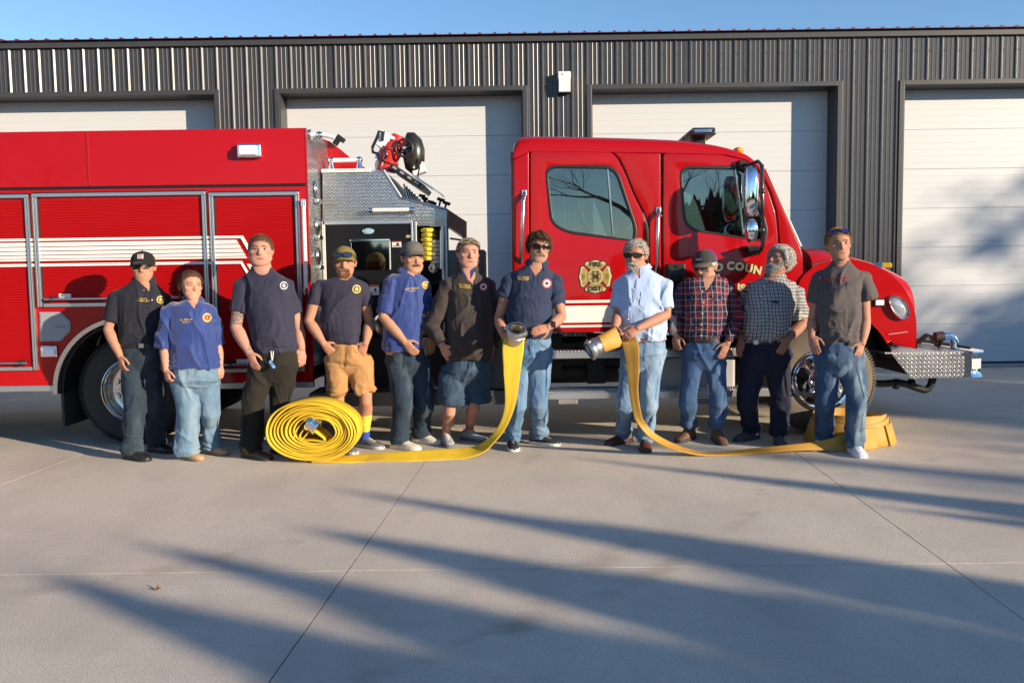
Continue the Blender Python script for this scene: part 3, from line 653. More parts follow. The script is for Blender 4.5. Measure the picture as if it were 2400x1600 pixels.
for k in range(7):
    xa, za = P2(991 + (k % 2)*1.5, 540+k*11); 
    MB().tube([(xa, YP+.33, za), (xa, YP+.0, za), (xa+.045, YP-.025, za), (xa+.09, YP+.0, za), (xa+.092, YP+.33, za)], .021, 8, flat=1.0).build("folded_hose", HY, tr, smooth=50)
for k in range(7):
    xa, za = P2(1010 + (k % 3)*2, 567+k*9.5)
    MB().tube([(xa, YP+.33, za), (xa, YP+.0, za), (xa+.035, YP-.02, za), (xa+.07, YP+.0, za), (xa+.072, YP+.33, za)], .019, 8).build("folded_hose", HW, tr, smooth=50)
x, z = P2(1016, 628); MB().lathe((x, YP+.02, z), (0, -1, 0), [(.046, 0), (.048, .05), (.04, .055), (.036, .052), (.015, .06), (.012, .07)], 26).build("nozzle", M("nozzle_grey", (.10,.10,.095), .5), tr, smooth=40)
# receding end of the module
YE = YP+.75; q = [P2(1049, 490), S(1094, 520, YE), S(1094, 560, YE), P2(1049, 529)]
MB().prism([(q[0][0], YP, q[0][1]), (q[1][0], YE, q[1][1]), (q[2][0], YE, q[2][1]), (q[3][0], YP, q[3][1])], (-.03, .02, 0)).build("module_end_plate", diamond_mat("tread_plate_end", col=(.3,.3,.31), axes='YZ'), tr)
MB().tube([(q[3][0]+.02, YP+.1, q[3][1]-.12), (q[2][0], YE, q[2][1]-.02)], .01, 8).build("module_brace", BLACK, tr)
MB().box((q[1][0]-.05, YE-.03, .8), (q[1][0], YE+.03, q[2][1])).build("module_post", FRAME, tr)
MB().box((P2(1049, 600)[0], YP+.02, .75), (P2(1049, 600)[0]+.36, YP+.72, P2(1049, 586)[1])).build("module_box", M("grey_module_box", (.07,.07,.075), .4), tr, bevel=.005)
MB().box((P2(985, 600)[0], YP+.05, .62), (P2(1049, 600)[0], YP+.9, P2(1049, 665)[1])).build("module_base", FRAME, tr)
# sloped top console, gauges, pull rods
YQ = 8.75; a, b2 = W(903, 402, YQ), W(945, 468, YQ)
MB().prism([(a.x, YP+.05, a.z), (b2.x, YP+.05, b2.z), (b2.x+.03, YP+.05, b2.z-.04), (a.x+.03, YP+.05, a.z-.06)], (0, 1.4, 0)).build("slope_plate", M("console_brown", (.16,.145,.12), .35, metal=.6), tr, bevel=.003)
c0, c1 = W(915, 387, 8.6), W(993, 440, 8.6); d = (c1-c0).normalized(); nrm = Vector((-d.z, 0, d.x))
con = MB().obox((c0+c1)/2+Vector((0, .35, 0)), d*((c1-c0).length/2), (0, .36, 0), nrm*.028).build("gauge_console", M("console_grey", (.12,.12,.115), .35, metal=.7), tr, bevel=.006)
for k in range(4):
    pnt = c0 + d*((c1-c0).length*(.14+.22*k)) + Vector((0, -.012, 0)); MB().obox(pnt, d*.045, (0, .02, 0), nrm*.022).build("gauge_housing", BLACK, con, bevel=.008)
    MB().obox(pnt+Vector((0, -.021, 0)), d*.022, (0, .002, 0), nrm*.01).build("gauge_glass", M("gauge_glass", (.25,.27,.28), .1), con)
MB().obox((c0+c1)/2+d*.2+nrm*.05+Vector((0, .2, 0)), d*.18, (0, .2, 0), nrm*.004).build("sun_shade", STEEL, con)
for k in range(7):
    bz = W(962+k*4.6, 452+k*4.5, YQ); MB().tube([bz+Vector((-.02, .06*k, -.10)), bz+Vector((-.065, .06*k, .09))], .010, 8).build("pull_rod", STEEL, tr, smooth=50)
for px, py in ((990, 459), (996, 465), (1010, 473), (1016, 476)):
    c = W(px, py, YQ); kb = MB(); kb.tube([c+Vector((.03, 0, -.10)), c], .009, 8); kb.tube([c+Vector((-.035, 0, .005)), c+Vector((.03, 0, -.008))], .016, 8); kb.build("pull_knob", BLACK, tr, smooth=50)
for px, py in ((1033, 468), (1046, 476)):
    c = W(px, py, YQ); kb = MB(); kb.tube([c+Vector((-.025, 0, -.09)), c], .011, 8); kb.tube([c+Vector((-.035, 0, .012)), c+Vector((.04, 0, -.014))], .017, 8); kb.build("pull_knob", BLACK, tr, smooth=50)
# ---- deck gun
YD = 8.85
def D(px, py, dy=0): return W(px, py, YD+dy)
dk = MB().tube([D(905, 402), D(908, 385), D(913, 362), D(922, 342), D(931, 328), D(935, 318)], [.10, .09, .115, .105, .085, .06], 16).build("deck_gun", M("gun_red", (.48,.02,.015), .28, coat=.6), tr, smooth=60)
for py, r in ((380, .118), (352, .128), (333, .100)):
    px = 908+(380-py)*.38; c = D(px, py); MB().lathe(c-Vector((.003, 0, .012)), (.3, 0, 1), [(r*.8, 0), (r, .003), (r, .022), (r*.8, .026)], 18).build("flange", M("gun_red_dark", (.36,.012,.012), .3, coat=.5), dk, smooth=40)
MB().tube([D(952, 319), D(960, 322), D(967, 334), D(970, 352), D(970, 374), D(966, 392), D(958, 402)], [.04, .07, .098, .112, .112, .09, .045], 16, ref=(0, 1, 0)).build("waterway", M("gun_black", (.028,.026,.023), .32, metal=.3), dk, smooth=60)
hwc = D(947, 347, -.13); g = MB(); rr = .086
g.loft([[hwc+Vector((math.cos(a)*(rr+.012*math.cos(b_)), .012*math.sin(b_), math.sin(a)*(rr+.012*math.cos(b_)))) for b_ in np.linspace(0, 2*PI, 9)[:-1]] for a in np.linspace(0, 2*PI, 33)[:-1]], closed=True)
for k in range(5):
    a = k*2*PI/5+.3; g.tube([hwc, hwc+Vector((math.cos(a)*rr, 0, math.sin(a)*rr))], .008, 6)
g.build("hand_wheel", BLACK, dk, smooth=50); MB().lathe(hwc+Vector((0, .01, 0)), (0, -1, 0), [(.025, 0), (.022, .02), (.012, .03)], 14).tube([hwc, hwc+Vector((0, .12, 0))], .014, 8).build("wheel_hub", CHROME, dk, smooth=40)
WP = M("actuator_white", (.72,.72,.70), .35)
c = D(906, 334); MB().obox(c, Vector((.068, 0, -.040)), (0, .09, 0), Vector((.036, 0, .072))).build("actuator", WP, dk, bevel=.01, seg=3)
c = D(981, 395, .03); MB().obox(c, (.066, 0, .022), (0, .08, 0), Vector((-.02, 0, .058))).build("actuator", WP, dk, bevel=.01, seg=3)
for dy in (-.1, .08):
    MB().tube([D(p, q_, dy) for p, q_ in ((896, 330), (899, 309), (888, 308), (884, 322), (873, 345), (874, 357), (884, 360), (890, 372), (898, 378), (908, 365), (901, 352))], .016, 8).build("guard_bar", BLACKG, dk, smooth=50)
MB().lathe(D(887, 398), (0, 0, 1), [(.035, 0), (.036, .07), (.028, .075), (.028, .085), (.024, .09), (.022, .13)], 16).build("valve_base", WP, dk, smooth=40)
MB().tube([D(884, 376), D(888, 362), D(896, 358)], [.03, .035, .025], 10).build("valve_arm", CHROME, dk, smooth=50)
MB().tube([D(979, 372, -.1), D(983, 395, -.12), D(979, 412, -.11), D(982, 421, -.1)], .008, 6).build("cable", BLACK, dk, smooth=50)
# ---- running board, lower black skirts
MB().box((SX(722, 900), YS+.03, .42), (SX(1182, 900), YS+.5, .47)).build("pump_step", DIAK, tr, bevel=.006)
MB().box((SX(722, 900), YS+.02, .34), (SX(1182, 900), YS+.06, .47)).build("pump_step_face", DIAK, tr, bevel=.006)
MB().box((SX(1135, 860), YS+.1, .47), (SX(1180, 860), YS+.5, SZ(1150, 800))).build("step_box", DIAK, tr, bevel=.006)
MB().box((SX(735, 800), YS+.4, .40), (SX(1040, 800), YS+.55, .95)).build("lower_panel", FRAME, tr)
# ---- chassis
for y in (8.55, 9.35): MB().box((-7, y, .62), (3.9, y+.09, .86)).build("frame_rail", FRAME, tr, bevel=.01)
MB().tube([(RWX, 8.0, WR), (RWX, 10.1, WR)], .11, 14).ell((RWX, 9.05, WR), (.24, .2, .22)).build("rear_axle", FRAME, tr, smooth=50)
MB().tube([(FWX, 8.2, WR-.05), (FWX, 9.9, WR-.05)], .07, 12).build("front_axle", FRAME, tr, smooth=50)
MB().tube([(-2.2, 9.05, .6), (1.6, 9.05, .75)], .06, 12).build("drive_shaft", FRAME, tr, smooth=50)
MB().box((.35, 8.5, .5), (.5, 8.58, .95)).box((.75, 8.45, .45), (.93, 8.55, .95)).build("hanger_bracket", FRAME, tr, bevel=.004)
MB().tube([(-.4, 8.7, .55), (1.2, 8.7, .55)], .12, 16).build("air_tank", FRAME, tr, smooth=40)
# ---- cab
YC = YS+.02
def C2(px, py): return S(px, py, YC)
ROOFP = [(1203, 352), (1205, 330), (1212, 315), (1226, 309), (1300, 309), (1400, 311), (1500, 314), (1596, 319), (1650, 326), (1692, 335), (1740, 350), (1765, 366), (1788, 392)]
seam = [(1203, 372), (1243, 354), (1540, 358), (1700, 362), (1752, 376), (1788, 400)]
def seam_z(px):
    for (a, ya), (b_, yb) in zip(seam, seam[1:]):
        if a <= px <= b_: return ya+(yb-ya)*(px-a)/(b_-a)
    return seam[0][1] if px < seam[0][0] else seam[-1][1]
rings = []; yc, hwid = (YS+YF)/2, (YF-YS)/2
for px, py in [tuple(p) for p in spline(ROOFP, 4)]:
    x, z = C2(px, py); zs = SZ(px, seam_z(px)); zs = min(zs, z-.004); ring = []
    for k in range(25):
        a = PI*k/24; cu, su = math.cos(a), math.sin(a)
        ring.append((x, yc - hwid*math.copysign(abs(cu)**.32, cu), zs + (z-zs)*abs(su)**.5))
    ring += [(x, yc+hwid-.06, zs-.01), (x, yc-hwid+.06, zs-.01)]; rings.append(ring)
MB().loft(rings).build("cab_roof", RED, tr, smooth=50)
ZC0 = SZ(1400, 776)            # cab lower edge
def win(pts, r): return round_poly([C2(*p) for p in pts], [k*YC/FPX for k in r])
W1 = win([(1277, 389), (1443, 389), (1492, 535), (1488, 566), (1330, 547), (1290, 525)], [26, 30, 30, 10, 30, 22])
W2 = win([(1591, 391), (1752, 391), (1782, 480), (1798, 540), (1792, 567), (1622, 541), (1601, 520)], [26, 34, 60, 24, 10, 30, 20])
gap = 3.0
# panels: rear corner post, rear door, B-pillar panel, front door, cowl
rc = [(1203, 374), (1240, 356), (1240, 778), (1203, 778)]
curve_panel("cab_corner", [round_poly([C2(*p) for p in rc], .02)], YS, .06, RED, tr, bevel=.015)
d1 = [(1243, 355), (1432, 357), (1447, 372), (1462, 402), (1482, 452), (1508, 505), (1517, 535), (1519, 778), (1243, 778)]
rd = curve_panel("rear_door", [round_poly([C2(*p) for p in d1], .03), W1], YS, .06, RED, tr, bevel=.007)
bp_ = [(1437, 358), (1547, 360), (1550, 778), (1523, 778), (1521, 533), (1512, 503), (1487, 452), (1467, 402), (1453, 374)]
curve_panel("door_pillar", [round_poly([C2(*p) for p in bp_], .012)], YS, .06, RED, tr, bevel=.007)
d2 = [(1554, 360), (1690, 363), (1752, 378), (1780, 410), (1800, 450), (1816, 500), (1822, 560), (1822, 770), (1810, 778), (1554, 778)]
fdr = curve_panel("front_door", [round_poly([C2(*p) for p in d2], .03), W2], YS, .06, RED, tr, bevel=.007)
cw = [(1757, 377), (1790, 396), (1826, 471), (1874, 580), (1880, 600), (1880, 720), (1828, 778), (1826, 560), (1820, 498), (1804, 447), (1784, 408)]
curve_panel("cowl_panel", [round_poly([C2(*p) for p in cw], .012)], YS, .06, RED, tr, bevel=.007)
def inset(poly, d):
    cx, cz = np.mean([p[0] for p in poly]), np.mean([p[1] for p in poly]); o = []
    for x, z in poly:
        v = Vector((x-cx, z-cz)); o.append((cx+v.x*(1-d/max(v.length, .01)), cz+v.y*(1-d/max(v.length, .01))))
    return o
SEALM = M("window_rubber", (.012,.013,.014), .4)
for Wn, dr, post in ((W1, rd, ((1424, 390), (1437, 560))), (W2, fdr, ((1722, 391), (1742, 557)))):
    curve_panel("window_seal", [inset(Wn, -.006), inset(Wn, .026)], YS-.004, .03, SEALM, dr, bevel=.006)
    MB().prism([(x, YS+.022, z) for x, z in inset(Wn, .02)], (0, .005, 0)).build("window_glass", GLASS, dr)
    a, b_ = [C2(*p) for p in post]; MB().tube([(a[0], YS+.012, a[1]-.02), (b_[0], YS+.012, b_[1]+.03)], .011, 6).build("window_divider", STEEL, dr, smooth=40)
# far side of the cab
far = [(1203, 374), (1243, 355), (1547, 358), (1700, 363), (1752, 378), (1790, 396), (1826, 471), (1874, 580), (1880, 720), (1828, 778), (1203, 778)]
curve_panel("far_cab_side", [round_poly([C2(*p) for p in far], .02), W1, W2], YF-.06, .06, RED, tr, bevel=.006)
for Wn in (W1, W2): MB().prism([(x, YF-.03, z) for x, z in inset(Wn, .002)], (0, .005, 0)).build("far_window_glass", GLASS, tr)
# cab back wall, floor, firewall, windshield
xb_ = SX(1203, 600, YC); MB().box((xb_-.012, YS+.06, ZC0+.02), (xb_+.03, YF-.06, SZ(1203, 354))).build("cab_back", RED, tr, bevel=.01)
MB().box((xb_+.03, YS+.07, ZC0), (SX(1850, 700), YF-.07, ZC0+.06)).build("cab_floor", FRAME, tr)
HLINER = M("cab_headliner", (.34,.34,.31), .8); INT = M("cab_trim_grey", (.17,.18,.165), .75); SEAT = M("seat_vinyl", (.26,.27,.26), .6)
MB().box((xb_+.03, YS+.08, SZ(1500, 372)), (SX(1740, 372), YF-.08, SZ(1500, 366))).build("headliner", HLINER, tr)
a, b_ = W(1790, 396, YC), W(1872, 578, YC)
ws = MB().prism([(a.x, YS+.10, a.z), (a.x, YF-.10, a.z), (b_.x, YF-.10, b_.z), (b_.x, YS+.10, b_.z)], (.004, 0, .002)).build("windshield", GLASS, tr)
for y in (YS+.03, YF-.05): MB().tube([(a.x+.012, y, a.z), (b_.x+.015, y, b_.z)], .022, 8).build("windshield_seal", SEALM, ws, smooth=40)
MB().prism([(b_.x-.55, YS+.09, b_.z-.02), (b_.x+.02, YS+.09, b_.z-.02), (b_.x+.02, YS+.09, ZC0+.1), (b_.x-.35, YS+.09, ZC0+.1)], (0, YF-YS-.18, 0)).build("dashboard", M("dash_black", (.03,.03,.03), .6), tr, bevel=.03)
swc = W(1712, 520, YS+.55); g = MB(); ax = Vector((-.75, 0, .66)).normalized(); u = Vector((0, 1, 0)); w_ = ax.cross(u)
g.loft([[swc+(u*math.cos(t)+w_*math.sin(t))*(.22+.015*math.cos(k))+ax*.015*math.sin(k) for k in np.linspace(0, 2*PI, 7)[:-1]] for t in np.linspace(0, 2*PI, 25)[:-1]], closed=True)
for t in (0, 2.1, 4.2): g.tube([swc-ax*.05, swc+(u*math.cos(t)+w_*math.sin(t))*.22], .012, 6)
g.tube([swc-ax*.05, swc-ax*.45+Vector((.1, 0, -.1))], .03, 8); g.build("steering_wheel", BLACK, tr, smooth=50)
for (px, yy) in ((1590, YS+.5), (1590, YF-.5), (1300, YS+.45), (1300, YF-.45), (1300, 9.05)):
    x, z = SX(px, 540, YC), SZ(px, 640)
    st_ = MB().box((x-.05, yy-.24, z-.25), (x+.45, yy+.24, z-.10)).build("seat", SEAT, tr, bevel=.05, seg=3)
    MB().prism([(x-.12, yy-.23, SZ(px, 500)), (x+.0, yy-.23, SZ(px, 500)), (x+.1, yy-.23, z-.12), (x-.04, yy-.23, z-.12)], (0, .46, 0)).build("backrest", SEAT, st_, bevel=.035, seg=3)
    MB().box((x-.13, yy-.13, SZ(px, 492)), (x-.02, yy+.13, SZ(px, 432))).build("headrest", SEAT, st_, bevel=.035, seg=3)
x, z = SX(1307, 470, YC), SZ(1300, 480)
MB().tube([W(1480, 500, YF-.3), W(1455, 560, YF-.25)], .06, 4).build("belt_anchor", HLINER, tr)
MB().tube([W(1679, 440, YF-.12), W(1695, 500, YF-.12), W(1712, 560, YF-.14)], [.09, .07, .06], 8).build("far_pillar_trim", M("pillar_cream", (.45,.46,.38), .7), tr, smooth=40)
# door stripe, emblem, lettering
for py0, py1, e0, e1 in ((703, 709, 1206, 1822), (716, 755, 1206, 1822), (761, 766, 1206, 1822)):
    for xa_, xb2 in ((1206, 1239), (1246, 1516), (1557, 1818)):
        MB().box((SX(xa_, py0), YS-.0035, SZ(1400, py1)), (SX(xb2, py0), YS-.0005, SZ(1400, py0))).build("stripe", WHITEL, tr)
GOLD2 = M("gold_leaf_pale", (.78,.66,.36), .35, metal=.5, var=.3, vs_=90); INK = M("emblem_black", (.012,.010,.008), .4)
def cross_poly(r, grow=0.0, arms=(0, 1, 2, 3)):
    P = []
    for k in arms:
        a = k*PI/2; c_, s_ = math.cos(a), math.sin(a)
        for (u, v) in ((.30, -.20-grow*.5), (.52, -.38-grow), (.72, -.64-grow), (.88+grow, -.58-grow*.6), (.92+grow, -.28), (1.0+grow, 0), (.92+grow, .28), (.88+grow, .58+grow*.6), (.72, .64+grow), (.52, .38+grow), (.30, .20+grow*.5)):
            P.append(((u*c_-v*s_)*r, (u*s_+v*c_)*r))
    return P
ec = W(1395.5, 648, YS-.001); er = 38.5*YS/FPX; em = None
def flat(name, poly, y, mat, par, t=.0018, c=None): c = c or ec; return MB().prism([(c.x+x, y, c.z+z) for x, z in poly], (0, t, 0)).build(name, mat, par)
em = flat("emblem", cross_poly(er, .05), YS-.002, INK, tr)
flat("emblem_cross", cross_poly(er, -.01), YS-.004, GOLD2, em)
flat("emblem_field", cross_poly(er*.90, -.02), YS-.006, GOLD, em)
circ = lambda r, n=36: [(r*math.cos(t), r*math.sin(t)) for t in np.linspace(0, 2*PI, n+1)[:-1]]
flat("emblem_ring", circ(er*.50), YS-.008, INK, em); flat("emblem_ring", circ(er*.475), YS-.010, GOLD2, em); flat("emblem_disc", circ(er*.42), YS-.012, GOLD, em)
flat_text("emblem_text", "FIRE", .062, ec+Vector((0, -.009, er*.73)), INK, em, thick=.002, bold=.0015)
flat_text("emblem_text", "DIST.", .062, ec+Vector((0, -.009, -er*.74)), INK, em, thick=.002, bold=.0015)
lines = MB()
for t in (-.022, .022): lines.box((ec.x+t-.003, YS-.015, ec.z-.055), (ec.x+t+.003, YS-.0125, ec.z+.055))
for k in range(5): lines.box((ec.x-.022, YS-.015, ec.z-.045+k*.022), (ec.x+.022, YS-.0125, ec.z-.041+k*.022))
for a in (.5, -.5, 2.2, -2.2): lines.tube([(ec.x-.052*math.cos(a), YS-.0135, ec.z-.05*math.sin(a)), (ec.x+.052*math.cos(a), YS-.0135, ec.z+.05*math.sin(a))], .003, 4)
lines.build("emblem_ladder", INK, em)
for sx in (-1, 1): lines = MB(); lines.box((ec.x+sx*er*.72-.015, YS-.0085, ec.z-.025), (ec.x+sx*er*.72+.015, YS-.0065, ec.z+.025)); lines.build("emblem_device", M("emblem_dark_gold", (.30,.20,.05), .4, metal=.5), em, bevel=.004)  # side devices in plain dark gold
for ch, px, py, rot in (("D", 1685, 627, 3), ("C", 1712, 624, 0), ("O", 1733, 625.5, -4), ("U", 1755, 629, -8), ("N", 1775, 634, -12), ("I", 1731, 675, -1), ("S", 1740, 676, -3)):
    sz = .100 if py < 650 else .095; c = W(px, py, YS); cr, sr = math.cos(R(rot)), math.sin(R(rot))
    for nm, mt_, bo, yy, k_ in (("letter_outline", INK, .010, YS-.0015, 1.02), ("letter", GOLD2, .005, YS-.0045, 1.0)):
        V, F = text_mesh(ch, sz*k_, extrude=.0008, bold=bo); mbt = MB(); mbt.add([(c.x+x*cr-y*sr, yy-z_, c.z+x*sr+y*cr) for x, y, z_ in V], F); mbt.build(nm, mt_, tr)
# handles, grab rails, mirrors
for px, p0, p1 in ((1225, 452, 615), (1539, 492, 640)):
    a, b_ = W(px+3, p0, YS), W(px-2, p1, YS)
    MB().tube([a+Vector((.004, .0, 0)), a+Vector((.003, -.03, -.02)), a+Vector((-.01, -.06, -.09)), b_+Vector((0, -.06, .08)), b_+Vector((0, 0, 0))], .018, 10).build("grab_handle", STEEL, tr, smooth=50)
    MB().box((a.x-.022, YS-.012, a.z-.03), (a.x+.026, YS+.001, a.z+.028)).build("handle_foot", STEEL, tr, bevel=.006)
(xa, za), (xb, zb) = S(1562, 618), S(1606, 690); dh = MB().box((xa, YS-.03, zb), (xb, YS+.001, za)).build("door_handle", BLACK, tr, bevel=.018, seg=3)
MB().box((xa+.03, YS-.05, zb+.02), (xb-.04, YS-.028, za-.09)).build("paddle", BLACKG, dh, bevel=.008); MB().lathe((xa+.085, YS-.03, za-.03), (0, -1, 0), [(.013, 0), (.013, .006)], 14).build("lock", CHROME, dh)
YM = YS-.34
mr = MB().tube([W(1742, 388, YS-.02), W(1762, 384, YM+.1), W(1776, 378, YM), W(1786, 388, YM), W(1787, 480, YM), W(1788, 575, YM), W(1783, 588, YM+.05), W(1766, 592, YS-.03)], .017, 10).build("mirror_arm", BLACKG, tr, smooth=50)
MB().obox(W(1745, 388, YS-.02), (.06, 0, -.01), (0, .03, 0), (0, 0, .04)).build("mirror_mount", BLACK, mr, bevel=.015, seg=3)
(xa, za), (xb, zb) = S(1741, 577, YS-.05), S(1782, 598, YS-.05)
MB().prism([(xa, YS-.14, za), (xb, YS-.14, za), (xb-.02, YS-.12, zb), (xa+.05, YS-.12, zb)], (0, .141, 0)).build("mirror_mount", BLACK, mr, bevel=.015, seg=3)
for px0, px1, py0, py1, e in ((1743, 1777, 390, 507, 3.2), (1746, 1776, 512, 568, 2.2)):
    a, b_ = W(px0, py0, YM), W(px1, py1, YM); cx, cz, hx, hz = (a.x+b_.x)/2, (a.z+b_.z)/2, (b_.x-a.x)/2, (a.z-b_.z)/2; rings = []
    for k, sc in ((-.07, .35), (-.062, .68), (-.045, .88), (-.015, 1), (.02, 1), (.035, .94), (.036, .2)):
        rings.append([(cx+hx*sc*math.copysign(abs(math.cos(t))**(2/e), math.cos(t))+.02*k, YM+k*.95, cz+hz*(sc if sc > .5 else sc*.9)*math.copysign(abs(math.sin(t))**(2/e), math.sin(t))) for t in np.linspace(0, 2*PI, 29)[:-1]])
    MB().loft(rings).build("mirror_head", CHROME, mr, smooth=60)
    for zz in (cz,): MB().tube([(cx+hx*.6, YM+.02, zz), (W(1787, 480, YM).x, YM, zz)], .014, 8).ell((W(1787, 480, YM).x, YM, zz), (.026, .026, .03)).build("mirror_clamp", BLACK, mr, smooth=50)
# roof light bar, clearance lamps
lb0, lb1 = W(1605, 320, 8.45), W(1668, 298, 8.45)
lb0, lb1 = W(1622, 311, 8.3), W(1678, 298, 8.3); zr0 = SZ(1640, 330, 8.3)
lb = MB().box((lb0.x, 8.3, lb0.z), (lb1.x, 9.8, lb1.z)).build("light_bar", glass_mat("light_bar_lens", (.8,.82,.85)), tr, bevel=.02, seg=3)
MB().box((lb0.x+.03, 8.33, lb0.z+.006), (lb1.x-.03, 9.77, lb0.z+.035)).build("led_modules", M("led_reflector", (.7,.7,.72), .2, metal=.8), lb)
MB().box((lb0.x-.02, 8.32, lb0.z-.016), (lb1.x+.01, 9.78, lb0.z-.001)).build("bar_base", BLACK, lb, bevel=.006)
for y in (8.5, 9.5): MB().box((lb0.x+.05, y, zr0-.03), (lb1.x-.05, y+.12, lb0.z-.022)).build("bar_foot", BLACK, lb, bevel=.006)
for y in (8.05, 8.6, 9.05, 9.45, 9.9):
    c = W(1737, 350, 7.95); MB().ell((c.x, y, c.z), (.05, .06, .034)).build("clearance_lamp", M("amber_lens", (.75,.28,.02), .2), tr, smooth=60)
# ---- hood and fender
HOODP = [(1872, 579), (1905, 580), (1937, 585), (2001, 599), (2064, 619), (2108, 640), (2121, 652), (2127, 672), (2128, 700)]
rings = []
for px, py in [tuple(p) for p in spline(HOODP, 4)]:
    x, z = S(px, py, 8.45); zs = SZ(1990, 745); hy = 1.05 - .30*max(0, (px-1872)/256)**1.3; ring = []
    xx = SX(px, py, 8.2) if px > 2100 else x
    for k in range(23):
        a = PI*k/22; cu, su = math.cos(a), math.sin(a); ring.append((x, yc - hy*math.copysign(abs(cu)**.42, cu), zs+(z-zs)*abs(su)**.42))
    rings.append(ring)
MB().loft(rings).build("hood", RED, tr, smooth=50)
fp = [S(*p) for p in ((1886, 708), (1888, 672), (1902, 652), (1930, 634), (1965, 628), (2000, 628), (2035, 637), (2068, 655), (2095, 680), (2113, 708), (2124, 740), (2127, 770), (2126, 801), (2088, 808))]
FA = .70
ar2 = [p for p in arc(FWX, WR+.06, FA, .36, PI-.30, 22)]
fp2 = [tuple(p) for p in spline(fp[:-1], 3)] + [S(2088, 808)] + ar2
fen = curve_panel("front_fender", [fp2], YS-.02, .42, RED, tr, bevel=.075, res=5, smooth=60)
fp3 = [(x, z) for x, z in fp2]; curve_panel("far_fender", [fp3], YF-.40, .42, RED, tr, bevel=.075, res=4, smooth=60)
rings = [[Vector((FWX+math.cos(a)*r, y, WR+.06+math.sin(a)*r)) for r, y in ((FA-.01, YS+.1), (FA-.01, YS+.8), (FA-.03, YS+.8), (FA-.03, YS+.1))] for a in np.linspace(.2, PI-.2, 24)]
MB().loft(rings).build("front_wheel_well", FRAME, tr, smooth=40)
MB().box((SX(1885, 700), YS+.38, .62), (SX(2095, 800), YF-.38, SZ(1990, 700))).build("engine_bay", DARKIN, tr)
MB().prism([(SX(1878, 690)-.01, YS+.0, SZ(1878, 690)), (SX(1905, 672), YS-.012, SZ(1905, 666)), (SX(1905, 672), YS-.012, SZ(1905, 676)), (SX(1878, 700)-.01, YS, SZ(1878, 702))], (0, .03, 0)).build("fender_brace", BLACK, tr, bevel=.004)
MB().box((SX(1876, 640)-.008, YS+.02, SZ(1876, 720)), (SX(1876, 640)+.018, YS+.5, SZ(1876, 592))).build("hood_gap", GROOVE, tr)
vp = [W(1900, 616, 8.03), W(1946, 606, 8.03), W(1946, 648, 8.03), W(1899, 650, 8.03)]
MB().prism([(p.x, 8.0, p.z) for p in vp], (0, .06, 0)).build("hood_vent", M("vent_dark_red", (.16,.004,.006), .4), tr, bevel=.006)
hc = W(2050, 634, YS+.12); MB().lathe(hc+Vector((-.36, 0, .01)), (1, -.12, -.02), [(.02, 0), (.022, .12), (.035, .26), (.055, .34), (.082, .385), (.085, .39), (.07, .375), (.02, .30)], 26).build("air_horn", CHROME, tr, smooth=60)
c = W(2073, 622, 8.9); MB().box((c.x-.06, 8.84, c.z-.03), (c.x+.06, 8.96, c.z+.03)).build("hood_beacon", M("yellow_beacon", (.75,.5,.01), .3), tr, bevel=.02, seg=3)
# headlight
hl = []
hx, hz = S(2102, 720); rot = .62; ra, rb = .078, .132
for sc, dy in ((1.0, .03), (1.0, -.03), (.9, -.045), (.84, -.02)):
    hl.append([(hx+sc*(ra*math.cos(t)*math.cos(rot)-rb*math.sin(t)*math.sin(rot)), YS-.02+dy, hz+sc*(ra*math.cos(t)*math.sin(rot)+rb*math.sin(t)*math.cos(rot))) for t in np.linspace(0, 2*PI, 33)[:-1]])
h_ = MB().loft(hl).build("headlight", CHROME, tr, smooth=40)
MB().ell((hx, YS-.02, hz), (.066, .045, .112), 20, 12, Matrix.Rotation(-rot, 3, 'Y')).build("headlight_lens", M("headlight_glass", (.55,.56,.58), .05, metal=.6, var=.4, vs_=9, stretch=(3,1,1)), h_, smooth=60)
lamp("side_marker", 2045, 2071, 700, 718, tr, Y=YS-.02, d=.04, rim=BLACK)
MB().tube([(SX(2080, 783), YS-.022, SZ(2080, 783)), (SX(2125, 777), YS-.022, SZ(2125, 777))], .004, 6).build("fender_seam", M("seam_pale", (.5,.3,.3), .4), tr)
# ---- bumper
YBp = YS+.02
bp2 = [S(2090, 829, YBp), S(2273, 824, YBp), S(2273, 883, YBp), S(2136, 888, YBp)]
MB().prism([(x, YBp, z) for x, z in bp2], (0, .02, 0)).build("bumper_side", diamond_mat("tread_plate_bumper", col=(.55,.555,.56), pitch=.040), tr, bevel=.003)
bx0, bx1, bz = bp2[0][0]-.05, bp2[1][0], bp2[1][1]
MB().box((bx0, YBp+.02, bz-.012), (bx1, YF-.05, bz)).build("bumper_deck", DIAT, tr, bevel=.003)
MB().box((bx0+.3, YBp+.03, bz-.23), (bx1-.02, YF-.05, bz-.013)).build("bumper_core", FRAME, tr)
cr = [[(bx1+r*math.cos(a), YBp+.10-r*math.sin(a)*.9, z) for a in np.linspace(PI/2, 0, 10)]+[(bx1+r, YF-.1, z), (bx1-.01, YF-.1, z)] for r, z in ((.165, bz+.008), (.17, bz-.006), (.145, bz-.035), (.142, bz-.19), (.155, bz-.215), (.165, bz-.235))]
bmp = MB().loft(cr).build("front_bumper", CHROME, tr, smooth=50)
cr = [[(bx1+.146*math.cos(a), YBp+.10-.146*math.sin(a)*.9, z) for a in np.linspace(PI/2-.04, .2, 8)] for z in (bz-.065, bz-.16)]
mbx = MB(); n = 8; mbx.add([p for r_ in cr for p in r_], [(i, i+1, n+i+1, n+i) for i in range(n-1)]); mbx.build("bumper_decal", M("bumper_white", (.74,.71,.66), .5), bmp)
